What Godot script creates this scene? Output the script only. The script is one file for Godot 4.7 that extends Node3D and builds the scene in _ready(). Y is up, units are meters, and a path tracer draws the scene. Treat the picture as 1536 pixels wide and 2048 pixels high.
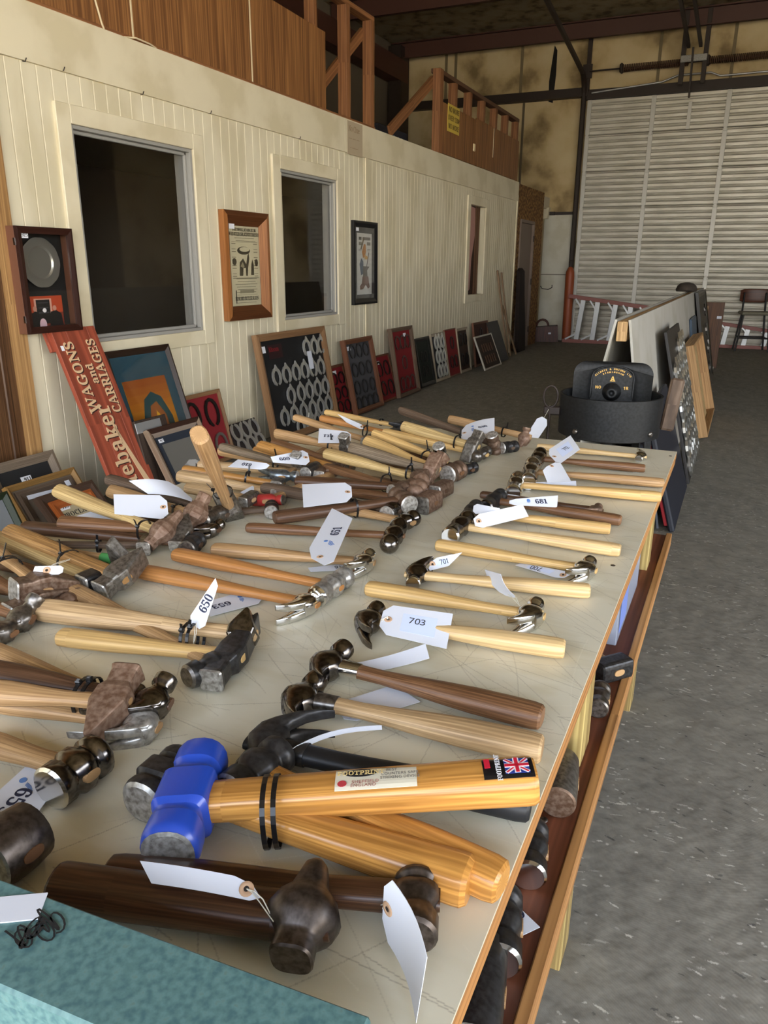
extends Node3D
# A shed with a trestle table of farrier hammers, framed horseshoe boards along a white office wall and a large sectional door behind.

const EYE := 1.36      # height of the lens above the floor
const TT := 0.78       # height of the table top
const WX := -3.42      # plane of the white office wall
const FZ := -15.1      # plane of the far wall

var eye_basis: Basis
var M := {}
var used := {}
var rng := RandomNumberGenerator.new()

# ---------------------------------------------------------------- rays of the photograph, met with planes of the place
func ray(px: float, py: float) -> Vector3:
	return eye_basis * Vector3(px - 768.0, 1024.0 - py, -1520.0)
func on_y(px: float, py: float, y: float) -> Vector3:
	var d := ray(px, py)
	return Vector3(0, EYE, 0) + d * ((y - EYE) / d.y)
func on_x(px: float, py: float, x: float) -> Vector3:
	var d := ray(px, py)
	return Vector3(0, EYE, 0) + d * (x / d.x)
func on_z(px: float, py: float, z: float) -> Vector3:
	var d := ray(px, py)
	return Vector3(0, EYE, 0) + d * (z / d.z)
func tb(a) -> Vector3:
	return on_y(a[0], a[1], TT + a[2])

# ---------------------------------------------------------------- mesh building
class MB:
	var st := SurfaceTool.new()
	var g := 1
	func _init() -> void:
		st.begin(Mesh.PRIMITIVE_TRIANGLES)
	# p: corners of triangles, uv: their coordinates, gr: smoothing group of each triangle (-1 flat)
	func piece(p: PackedVector3Array, uv: PackedVector2Array, gr: PackedInt32Array) -> void:
		var c := Vector3.ZERO
		for v in p:
			c += v
		c /= maxf(1.0, p.size())
		var vol := 0.0
		for i in range(0, p.size(), 3):
			vol += (p[i] - c).dot((p[i + 1] - c).cross(p[i + 2] - c))
		var order := [0, 2, 1] if vol > 0.0 else [0, 1, 2]
		for i in range(0, p.size(), 3):
			var sg: int = gr[i / 3]
			st.set_smooth_group(0xFFFFFFFF if sg < 0 else g + sg)
			for k in order:
				st.set_uv(uv[i + k])
				st.add_vertex(p[i + k])
		g += 40
	# rings: closed rings of equal size; sharp: indices of rings where shading breaks
	func loft(rings: Array, sharp := [], cap0 := true, cap1 := true, closed := false, flat := false, off := Vector2.ZERO) -> void:
		var p := PackedVector3Array()
		var uv := PackedVector2Array()
		var gr := PackedInt32Array()
		var n: int = rings[0].size()
		var sg := 0
		var v := off.y
		var m := rings.size()
		for i in (m if closed else m - 1):
			var a: PackedVector3Array = rings[i]
			var b: PackedVector3Array = rings[(i + 1) % m]
			if sharp.has(i):
				sg += 1
			var ca := Vector3.ZERO
			var cb := Vector3.ZERO
			for k in n:
				ca += a[k]
				cb += b[k]
			var dv := maxf((cb - ca).length() / n, 0.0005)
			for k in n:
				var k2 := (k + 1) % n
				var u0 := float(k) / n + off.x
				var u1 := float(k + 1) / n + off.x
				p.append_array([a[k], b[k], b[k2], a[k], b[k2], a[k2]])
				uv.append_array([Vector2(u0, v), Vector2(u0, v + dv), Vector2(u1, v + dv), Vector2(u0, v), Vector2(u1, v + dv), Vector2(u1, v)])
				gr.append_array([-1 if flat else sg, -1 if flat else sg])
			v += dv
		if not closed:
			for e in 2:
				if (e == 0 and not cap0) or (e == 1 and not cap1):
					continue
				var r: PackedVector3Array = rings[0] if e == 0 else rings[m - 1]
				var c := Vector3.ZERO
				for q in r:
					c += q
				c /= n
				for k in n:
					var k2 := (k + 1) % n
					if e == 0:
						p.append_array([c, r[k], r[k2]])
					else:
						p.append_array([c, r[k2], r[k]])
					uv.append_array([off + Vector2(0.5, 0.5), off + Vector2(0.5 + (r[k] - c).length() * 0.5, 0.5), off + Vector2(0.5, 0.5 + (r[k2] - c).length() * 0.5)])
					gr.append(-1)
		piece(p, uv, gr)
	# a box with chamfered edges, turned by t
	func box(c: Vector3, s: Vector3, bev := 0.0, t := Basis.IDENTITY) -> void:
		var h := s * 0.5
		var p := PackedVector3Array()
		var uv := PackedVector2Array()
		var gr := PackedInt32Array()
		var bv := minf(bev, minf(h.x, minf(h.y, h.z)) * 0.9)
		for ax in 3:
			var u := (ax + 1) % 3
			var w := (ax + 2) % 3
			for sg in [-1.0, 1.0]:
				var q := []
				for e in [[-1, -1], [1, -1], [1, 1], [-1, 1]]:
					var v := Vector3.ZERO
					v[ax] = sg * h[ax]
					v[u] = e[0] * (h[u] - bv)
					v[w] = e[1] * (h[w] - bv)
					q.append(v)
				if sg < 0:
					q.reverse()
				_quad(p, uv, gr, q[0], q[1], q[2], q[3], c, t, u, w)
		if bv > 0.0:
			for ax in 3:
				var u := (ax + 1) % 3
				var w := (ax + 2) % 3
				for su in [-1.0, 1.0]:
					for sw in [-1.0, 1.0]:
						var q := []
						for e in [[-1, 0], [1, 0], [1, 1], [-1, 1]]:
							var v := Vector3.ZERO
							v[ax] = e[0] * (h[ax] - bv)
							v[u] = su * (h[u] - (bv if e[1] == 0 else 0.0))
							v[w] = sw * (h[w] - (0.0 if e[1] == 0 else bv))
							q.append(v)
						if su * sw < 0:
							q.reverse()
						_quad(p, uv, gr, q[3], q[2], q[1], q[0], c, t, ax, u)
			for sx in [-1.0, 1.0]:
				for sy in [-1.0, 1.0]:
					for sz in [-1.0, 1.0]:
						var a := Vector3(sx * h.x, sy * (h.y - bv), sz * (h.z - bv))
						var b := Vector3(sx * (h.x - bv), sy * h.y, sz * (h.z - bv))
						var d := Vector3(sx * (h.x - bv), sy * (h.y - bv), sz * h.z)
						if sx * sy * sz < 0:
							var x := a
							a = b
							b = x
						p.append_array([c + t * a, c + t * b, c + t * d])
						uv.append_array([Vector2(a.x, a.y), Vector2(b.x, b.y), Vector2(d.x, d.y)])
						gr.append(-1)
		piece(p, uv, gr)
	func _quad(p: PackedVector3Array, uv: PackedVector2Array, gr: PackedInt32Array, a: Vector3, b: Vector3, d: Vector3, e: Vector3, c: Vector3, t: Basis, u: int, w: int) -> void:
		var big := (a - d).abs()
		for v in [a, b, d, a, d, e]:
			p.append(c + t * v)
			uv.append(Vector2(v[w], v[u]) if big[u] > big[w] else Vector2(v[u], v[w]))
		gr.append_array([-1, -1])
	# a polygon in the xy plane of t, from z0 to z1
	func prism(poly: PackedVector2Array, z0: float, z1: float, t := Transform3D.IDENTITY) -> void:
		var p := PackedVector3Array()
		var uv := PackedVector2Array()
		var gr := PackedInt32Array()
		var q := poly
		if Geometry2D.is_polygon_clockwise(q):
			q.reverse()
		var tri := Geometry2D.triangulate_polygon(q)
		for i in range(0, tri.size(), 3):
			var o := [tri[i], tri[i + 1], tri[i + 2]]
			var ar := (q[o[1]] - q[o[0]]).cross(q[o[2]] - q[o[0]])
			if ar < 0:
				o = [tri[i], tri[i + 2], tri[i + 1]]
			for k in [0, 1, 2]:
				p.append(t * Vector3(q[o[k]].x, q[o[k]].y, z1))
				uv.append(q[o[k]])
			for k in [0, 2, 1]:
				p.append(t * Vector3(q[o[k]].x, q[o[k]].y, z0))
				uv.append(q[o[k]])
			gr.append_array([-1, -1])
		var run := 0.0
		for i in q.size():
			var a := q[i]
			var b := q[(i + 1) % q.size()]
			var l := (b - a).length()
			for v in [[a, z0, run], [b, z0, run + l], [b, z1, run + l], [a, z0, run], [b, z1, run + l], [a, z1, run]]:
				p.append(t * Vector3(v[0].x, v[0].y, v[1]))
				uv.append(Vector2(v[2], v[1]))
			gr.append_array([-1, -1])
			run += l
		piece(p, uv, gr)
	# a round (or oval or square) bar along a path
	func tube(path: Array, r, n := 8, closed := false, flat := false, sq := Vector2.ONE, up := Vector3.ZERO) -> void:
		var rings := []
		var m := path.size()
		var prev := up
		for i in m:
			var a: Vector3 = path[(i - 1 + m) % m] if closed or i > 0 else path[i]
			var b: Vector3 = path[(i + 1) % m] if closed or i < m - 1 else path[i]
			var t := (b - a).normalized()
			var s := prev - t * prev.dot(t)
			if s.length() < 1e-4:
				s = t.cross(Vector3.UP if absf(t.y) < 0.9 else Vector3.RIGHT)
			s = s.normalized()
			prev = s
			var w := t.cross(s)
			var rr: float = r[i] if r is Array else r
			var ring := PackedVector3Array()
			for k in n:
				var an := TAU * (k + 0.5) / n
				ring.append(path[i] + s * cos(an) * rr * sq.x + w * sin(an) * rr * sq.y)
			rings.append(ring)
		loft(rings, [], true, true, closed, flat)
	# a turned shape: profile of (radius, height) about the y axis of t
	func lathe(prof: Array, n := 20, t := Transform3D.IDENTITY, sharp := [], cap0 := true, cap1 := true) -> void:
		var rings := []
		for q in prof:
			var ring := PackedVector3Array()
			for k in n:
				var a := TAU * k / n
				ring.append(t * Vector3(cos(a) * q[0], q[1], sin(a) * q[0]))
			rings.append(ring)
		loft(rings, sharp, cap0, cap1)
	func done() -> ArrayMesh:
		st.generate_normals()
		return st.commit()

static func ring(c: Vector3, ax: Vector3, ay: Vector3, rx: float, ry: float, e: float, n: int) -> PackedVector3Array:
	var r := PackedVector3Array()
	for k in n:
		var a := TAU * (k + 0.5) / n
		var x := cos(a)
		var y := sin(a)
		r.append(c + ax * (signf(x) * pow(absf(x), 2.0 / e) * rx) + ay * (signf(y) * pow(absf(y), 2.0 / e) * ry))
	return r

# ---------------------------------------------------------------- nodes
func numbered(called: String) -> String:
	used[called] = used.get(called, -1) + 1
	return called if used[called] == 0 else "%s_%03d" % [called, used[called]]
func thing(called: String, label: String, category: String, xf := Transform3D.IDENTITY, group := "") -> Node3D:
	var o := Node3D.new()
	o.name = numbered(called)
	add_child(o)
	o.transform = xf
	o.set_meta("label", label)
	o.set_meta("category", category)
	if group != "":
		o.set_meta("group", group)
	return o
func part(parent: Node3D, called: String, mesh: Mesh, m: Material, xf := Transform3D.IDENTITY, label := "") -> MeshInstance3D:
	var o := MeshInstance3D.new()
	o.name = called
	o.mesh = mesh
	o.set_surface_override_material(0, m)
	o.transform = xf
	o.cast_shadow = GeometryInstance3D.SHADOW_CASTING_SETTING_ON
	if label != "":
		o.set_meta("label", label)
	parent.add_child(o, true)
	return o
func struct(called: String, mesh: Mesh, m: Material, label := "") -> MeshInstance3D:
	var o := part(self, called, mesh, m)
	o.set_meta("kind", "structure")
	if label != "":
		o.set_meta("label", label)
	return o
func bar(parent: Node3D, called: String, c: Vector3, s: Vector3, m: Material, bev := 0.0, t := Basis.IDENTITY, label := "") -> MeshInstance3D:
	var k := MB.new()
	k.box(Vector3.ZERO, s, bev)
	return part(parent, called, k.done(), m, Transform3D(t, c), label)
# a bar from a to b of width w and depth d, the depth lying along n
func strut(parent: Node3D, called: String, a: Vector3, b: Vector3, w: float, d: float, m: Material, n := Vector3.RIGHT, bev := 0.002) -> MeshInstance3D:
	var y := (b - a).normalized()
	var z := (n - y * n.dot(y)).normalized()
	return bar(parent, called, (a + b) * 0.5, Vector3(w, (b - a).length(), d), m, bev, Basis(y.cross(z), y, z))
func pipe(parent: Node3D, called: String, path: Array, r, m: Material, n := 8, closed := false) -> MeshInstance3D:
	var k := MB.new()
	k.tube(path, r, n, closed)
	return part(parent, called, k.done(), m)
func lettering(parent: Node3D, called: String, s: String, size: float, m: Material, xf: Transform3D, depth := 0.001, font := "Droid Serif", bold := false, italic := false) -> MeshInstance3D:
	var f := SystemFont.new()
	f.font_names = PackedStringArray([font])
	f.font_weight = 700 if bold else 400
	f.font_italic = italic
	var t := TextMesh.new()
	t.text = s
	t.font = f
	t.font_size = 32
	t.pixel_size = size / 24.0
	t.depth = depth
	t.curve_step = 2.0
	return part(parent, called, t, m, xf)

# ---------------------------------------------------------------- materials
func mat(c: Color, rough := 0.7, metal := 0.0, tex: Texture2D = null, sc := Vector3.ONE, tri := 0) -> StandardMaterial3D:
	var m := StandardMaterial3D.new()
	m.albedo_color = c
	m.roughness = rough
	m.metallic = metal
	m.cull_mode = BaseMaterial3D.CULL_DISABLED
	if tex:
		m.albedo_texture = tex
		m.uv1_scale = sc
	if tri > 0:
		m.uv1_triplanar = true
		m.uv1_world_triplanar = tri == 2
	return m
func rgb(r: int, g: int, b: int) -> Color:
	return Color8(r, g, b)
func noise(sd: int, f: float, oct := 4) -> FastNoiseLite:
	var n := FastNoiseLite.new()
	n.seed = sd
	n.frequency = f
	n.fractal_octaves = oct
	n.noise_type = FastNoiseLite.TYPE_SIMPLEX_SMOOTH
	return n
# tiling noise between two or more colours
func cloud(sd: int, f: float, oct: int, cols: Array, stops: Array, size := 512) -> NoiseTexture2D:
	var t := NoiseTexture2D.new()
	t.width = size
	t.height = size
	t.seamless = true
	t.generate_mipmaps = false
	t.noise = noise(sd, f, oct)
	var gr := Gradient.new()
	gr.colors = PackedColorArray(cols)
	gr.offsets = PackedFloat32Array(stops)
	t.color_ramp = gr
	return t
func relief(m: StandardMaterial3D, sd: int, f: float, strength: float, size := 512) -> void:
	var t := NoiseTexture2D.new()
	t.width = size
	t.height = size
	t.seamless = true
	t.as_normal_map = true
	t.bump_strength = strength
	t.generate_mipmaps = false
	t.noise = noise(sd, f, 4)
	m.normal_enabled = true
	m.normal_texture = t
# wood: streaks run along v; greys are multiplied with the colour of the material
func grain(sd: int, across: float, along: float, lo: float, hi: float, knots := 0) -> ImageTexture:
	var w := 192
	var h := 384
	var im := Image.create(w, h, false, Image.FORMAT_RGB8)
	var a := noise(sd, 1.0, 3)
	var b := noise(sd + 7, 1.0, 2)
	for y in h:
		var fy := float(y) / h
		for x in w:
			var an := TAU * x / w
			var cx := cos(an)
			var cy := sin(an)
			var bend := b.get_noise_3d(cx * 0.8, cy * 0.8, fy * along * 0.7) * 0.5
			var v := a.get_noise_3d(cx * across + bend, cy * across + bend, fy * along)
			var w2 := 0.5 + 0.5 * sin((cx * across * 0.9 + cy * 1.3 + bend * 3.0) * 6.0)
			var k := clampf(0.5 + v * 0.9 - w2 * w2 * 0.25, 0.0, 1.0)
			var c := lerpf(lo, hi, k)
			im.set_pixel(x, y, Color(c, lerpf(c, c * c, 0.2), lerpf(c, c * c, 0.4)))
	return ImageTexture.create_from_image(im)

func _ready() -> void:
	rng.seed = 20240611
	# ---- camera
	var cam := Camera3D.new()
	cam.name = "camera"
	cam.position = Vector3(0, EYE, 0)
	cam.rotation = Vector3(deg_to_rad(-18.0), deg_to_rad(24.5), deg_to_rad(0.36))
	cam.fov = rad_to_deg(2.0 * atan(1024.0 / 1520.0))
	cam.near = 0.05
	cam.far = 200.0
	add_child(cam)
	cam.current = true
	eye_basis = Basis.from_euler(cam.rotation)
	# ---- sky, sun, exposure
	var sky := ProceduralSkyMaterial.new()
	sky.sky_top_color = Color(0.80, 0.87, 0.98)
	sky.sky_horizon_color = Color(1.0, 0.985, 0.95)
	sky.sky_curve = 0.25
	sky.ground_bottom_color = Color(0.42, 0.39, 0.33)
	sky.ground_horizon_color = Color(0.62, 0.58, 0.50)
	sky.sun_angle_max = 1.0
	var env := Environment.new()
	env.background_mode = Environment.BG_SKY
	env.sky = Sky.new()
	env.sky.sky_material = sky
	env.background_energy_multiplier = 1.0
	env.tonemap_mode = Environment.TONE_MAPPER_LINEAR
	env.tonemap_exposure = 9.0
	env.sdfgi_enabled = true
	env.ssao_enabled = true
	env.ssil_enabled = true
	var we := WorldEnvironment.new()
	we.name = "environment"
	we.environment = env
	add_child(we)
	var sun := DirectionalLight3D.new()
	sun.name = "sun"
	sun.light_color = Color(1.0, 0.94, 0.84)
	sun.light_energy = 1.2
	sun.light_angular_distance = 0.6
	sun.shadow_enabled = true
	add_child(sun)
	sun.look_at_from_position(Vector3(-6, 20, -7), Vector3.ZERO)
	materials()
	shell()
	far_wall()
	loft()
	wall_pictures()
	leaning_row()
	stall_and_forge()
	far_things()
	table()
	near_row()
	bundles()
	pile()
	shelf_things()
	tags()

func materials() -> void:
	var g1 := grain(3, 5.0, 1.6, 0.74, 1.0)
	var g2 := grain(11, 8.0, 2.4, 0.62, 1.0)
	var g3 := grain(23, 3.0, 1.2, 0.82, 1.0)
	M.g1 = g1
	M.g2 = g2
	for a in [["pale", 236, 206, 152, g3, 0.42], ["yellow", 226, 190, 126, g3, 0.45], ["tan", 198, 162, 116, g1, 0.5], ["gold", 204, 152, 86, g1, 0.38], ["orange", 196, 138, 80, g3, 0.4], ["brown", 146, 108, 76, g2, 0.48],
			["umber", 106, 78, 58, g2, 0.42], ["walnut", 92, 62, 42, g2, 0.34], ["grey", 138, 124, 104, g2, 0.7], ["drift", 116, 98, 82, g2, 0.7], ["straw", 212, 186, 130, g1, 0.5], ["scorched", 190, 148, 92, g2, 0.5], ["ash", 216, 186, 142, g1, 0.5], ["honey", 222, 164, 86, g1, 0.25]]:
		M[a[0]] = mat(rgb(a[1], a[2], a[3]), a[5], 0.0, a[4], Vector3(1, 2.6, 1))
	M.rubber = mat(rgb(24, 26, 30), 0.5)
	# steels
	var spots := cloud(5, 0.02, 5, [Color(0.66, 0.64, 0.62), Color(0.86, 0.85, 0.83), Color(1, 1, 1)], [0.2, 0.5, 0.85])
	var rust := cloud(9, 0.018, 5, [Color(0.72, 0.62, 0.54), Color(0.86, 0.80, 0.75), Color(1.0, 0.97, 0.94)], [0.2, 0.5, 0.8])
	M.spots = spots
	for a in [["chrome", 222, 222, 220, 0.13, 1.0, null], ["steel", 200, 200, 198, 0.3, 0.65, spots], ["dark", 142, 138, 134, 0.34, 0.9, spots], ["black", 66, 66, 68, 0.36, 0.5, spots], ["rusty", 146, 126, 112, 0.55, 0.45, rust], ["brownsteel", 136, 120, 108, 0.46, 0.6, rust], ["face", 206, 204, 200, 0.34, 0.6, spots], ["iron", 138, 134, 128, 0.42, 0.75, spots], ["bluesteel", 150, 164, 180, 0.3, 0.9, spots], ["gunmetal", 136, 132, 130, 0.2, 1.0, spots], ["oldsteel", 104, 96, 92, 0.40, 0.85, spots]]:
		M[a[0]] = mat(rgb(a[1], a[2], a[3]), a[4], a[5], a[6], Vector3(9, 9, 9), 1 if a[6] else 0)
	M.bluepaint = mat(rgb(28, 70, 178), 0.22)
	M.bluepaint.clearcoat_enabled = true
	M.bluepaint.clearcoat = 0.6
	M.greenpaint = mat(rgb(70, 150, 80), 0.55)
	M.redpaint = mat(rgb(165, 45, 42), 0.5)
	# paper and plastics
	M.paper = mat(rgb(214, 218, 228), 0.8)
	M.paper.backlight_enabled = true
	M.paper.backlight = Color(0.12, 0.12, 0.12)
	M.sticker = mat(rgb(206, 218, 246), 0.6)
	M.ink = mat(rgb(28, 34, 62), 0.7)
	M.inkblack = mat(rgb(26, 26, 28), 0.7)
	M.inkblue = mat(rgb(92, 130, 190), 0.7)
	M.eyelet = mat(rgb(196, 160, 128), 0.8)
	M.hole = mat(rgb(40, 32, 26), 0.9)
	M.thread = mat(rgb(226, 222, 208), 0.8)
	M.plastic = mat(rgb(16, 16, 18), 0.32)
	M.grey_plastic = mat(rgb(96, 98, 100), 0.4)
	# building
	var wash := cloud(31, 0.006, 5, [Color(0.94, 0.93, 0.905), Color(0.98, 0.977, 0.97), Color(1, 1, 1)], [0.2, 0.45, 0.7])
	M.whitewall = mat(rgb(220, 211, 184), 0.55, 0.0, wash, Vector3(0.9, 0.35, 0.9), 2)
	M.trim = mat(rgb(222, 212, 184), 0.5, 0.0, wash, Vector3(0.7, 0.7, 0.7), 2)
	M.drywall = mat(rgb(180, 178, 170), 0.85, 0.0, wash, Vector3(0.8, 0.8, 0.8), 2)
	var soot := cloud(37, 0.0055, 6, [Color(0.64, 0.60, 0.53), Color(0.88, 0.85, 0.79), Color(0.97, 0.955, 0.93), Color(1, 1, 1)], [0.15, 0.36, 0.56, 0.8], 1024)
	M.farwall = mat(rgb(205, 186, 145), 0.8, 0.0, soot, Vector3(0.16, 0.16, 0.16), 2)
	M.insul = mat(rgb(150, 138, 112), 0.9, 0.0, soot, Vector3(0.5, 0.5, 0.5), 2)
	M.sidewall = mat(rgb(104, 94, 80), 0.85)
	M.purlin = mat(rgb(74, 44, 34), 0.6)
	M.darksteel = mat(rgb(48, 38, 32), 0.55, 0.2)
	var alu := cloud(41, 0.01, 5, [Color(0.90, 0.895, 0.88), Color(0.96, 0.955, 0.945), Color(1, 1, 1)], [0.2, 0.5, 0.8])
	M.doorpanel = mat(rgb(200, 196, 184), 0.45, 0.4, alu, Vector3(0.35, 1.4, 0.35), 2)
	M.doorstile = mat(rgb(196, 194, 186), 0.5, 0.4)
	M.alu = mat(rgb(188, 190, 192), 0.38, 0.7)
	M.ply = mat(rgb(172, 122, 72), 0.6, 0.0, g2, Vector3(1.2, 0.35, 1))
	M.osb = mat(rgb(150, 112, 58), 0.8, 0.0, cloud(43, 0.03, 3, [Color(0.6, 0.5, 0.4), Color(1, 1, 1)], [0.3, 0.7]), Vector3(1, 1, 1), 2)
	M.stud = mat(rgb(158, 108, 66), 0.65, 0.0, g1, Vector3(2, 0.6, 1))
	M.seam = mat(rgb(214, 196, 160), 0.8)
	M.glass = mat(Color(0.1, 0.1, 0.1, 0.01), 0.03)
	M.glass.transparency = BaseMaterial3D.TRANSPARENCY_ALPHA
	M.interior = mat(rgb(206, 196, 172), 0.8)
	M.browndoor = mat(rgb(112, 80, 50), 0.45, 0.0, g2, Vector3(3, 0.5, 1))
	M.pinetrim = mat(rgb(190, 150, 98), 0.5, 0.0, g1, Vector3(3, 0.6, 1))
	M.greydoor = mat(rgb(120, 104, 92), 0.6)
	# floor: worn concrete with pale chips and darker stains
	var fl := StandardMaterial3D.new()
	fl.albedo_texture = concrete()
	fl.uv1_triplanar = true
	fl.uv1_world_triplanar = true
	fl.uv1_scale = Vector3.ONE * 0.62
	fl.roughness = 0.8
	fl.metallic_specular = 0.35
	fl.cull_mode = BaseMaterial3D.CULL_DISABLED
	relief(fl, 77, 0.045, 3.0)
	fl.normal_scale = 0.3
	M.floor = fl
	M.apron = mat(rgb(196, 186, 166), 0.9)
	# table
	var lam := StandardMaterial3D.new()
	lam.albedo_texture = laminate()
	lam.roughness = 0.34
	lam.cull_mode = BaseMaterial3D.CULL_DISABLED
	M.laminate = lam
	M.edgeply = mat(rgb(206, 150, 88), 0.6, 0.0, g1, Vector3(4, 0.5, 1))
	M.treated = mat(rgb(206, 186, 120), 0.7, 0.0, g2, Vector3(2, 0.9, 1))
	M.lip = mat(rgb(196, 146, 88), 0.65, 0.0, g1, Vector3(2, 0.6, 1))
	M.shelf = mat(rgb(142, 84, 56), 0.6, 0.0, g2, Vector3(1.2, 0.4, 1))
	M.pine = mat(rgb(214, 178, 124), 0.6, 0.0, g1, Vector3(3, 0.8, 1))

func concrete() -> ImageTexture:
	var s := 1024
	var im := Image.create(s, s, false, Image.FORMAT_RGB8)
	var a := noise(101, 1.0, 5)
	var b := noise(102, 1.0, 3)
	for y in s:
		for x in s:
			var ux := TAU * x / s
			var uy := TAU * y / s
			# a torus in 3D keeps the tile seamless enough at this scale
			var v := a.get_noise_3d(cos(ux) * (2.2 + cos(uy)) * 1.3, sin(ux) * (2.2 + cos(uy)) * 1.3, sin(uy) * 1.6)
			var f := float((x * 7919 + y * 104729 + (x * y) % 977) % 1000) / 1000.0
			var c := 0.50 + v * 0.06 + (f - 0.5) * 0.035
			im.set_pixel(x, y, Color(c, c * 0.975, c * 0.90))
	# chips of pale mortar and small pits
	for i in 2600:
		var cx := rng.randi() % s
		var cy := rng.randi() % s
		if b.get_noise_2d(cx * 0.008, cy * 0.008) < -0.05 and rng.randf() < 0.8:
			continue
		var l := rng.randf_range(1.5, 4.0) + 9.0 * pow(rng.randf(), 3.0)
		var w := rng.randf_range(0.9, 2.8)
		var an := rng.randf_range(-0.5, 0.5)
		var tone := rng.randf_range(0.58, 0.76) if rng.randf() < 0.72 else rng.randf_range(0.33, 0.40)
		for yy in range(int(-l), int(l) + 1):
			for xx in range(int(-l), int(l) + 1):
				var q := Vector2(xx, yy).rotated(an)
				var e := pow(q.x / l, 2.0) + pow(q.y / w, 2.0) + b.get_noise_2d((cx + xx) * 0.35, (cy + yy) * 0.35) * 0.9
				if e < 0.7:
					im.set_pixel(posmod(cx + xx, s), posmod(cy + yy, s), Color(tone, tone * 0.98, tone * 0.92))
	return ImageTexture.create_from_image(im)

func laminate() -> ImageTexture:
	var w := 1024
	var h := 2048
	var im := Image.create(w, h, false, Image.FORMAT_RGB8)
	var a := noise(201, 0.006, 4)
	var b := noise(202, 0.02, 4)
	var base := Color8(218, 213, 192)
	var k := 2
	for y in range(0, h, k):
		for x in range(0, w, k):
			var v := a.get_noise_2d(x, y * 0.6)
			var d := b.get_noise_2d(x * 0.35, y * 1.4)
			var c := base.lerp(Color8(198, 188, 156), clampf(v * 0.7 + d * 0.35 + 0.05, 0.0, 0.45))
			im.fill_rect(Rect2i(x, y, k, k), c)
	# knife scratches, mostly across the top
	for i in 900:
		var p := Vector2(rng.randf() * w, rng.randf() * h)
		var an := rng.randfn(0.35, 0.5)
		if rng.randf() < 0.3:
			an += PI * 0.55
		var n := int(rng.randf_range(30, 260))
		var bend := rng.randf_range(-0.002, 0.002)
		var st := rng.randf_range(0.08, 0.38)
		var ink := Color8(104, 94, 76) if rng.randf() < 0.8 else Color8(244, 240, 224)
		for s in n:
			p += Vector2(cos(an), sin(an))
			an += bend
			var x := int(p.x)
			var y := int(p.y)
			if x < 0 or y < 0 or x >= w or y >= h:
				break
			im.set_pixel(x, y, im.get_pixel(x, y).lerp(ink, st * (0.6 + 0.4 * rng.randf())))
	return ImageTexture.create_from_image(im)

# ---------------------------------------------------------------- the shed
func slab(called: String, a: Vector3, b: Vector3, m: Material, label := "") -> MeshInstance3D:
	var k := MB.new()
	k.box((a + b) * 0.5, (b - a).abs())
	return struct(called, k.done(), m, label)

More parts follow.
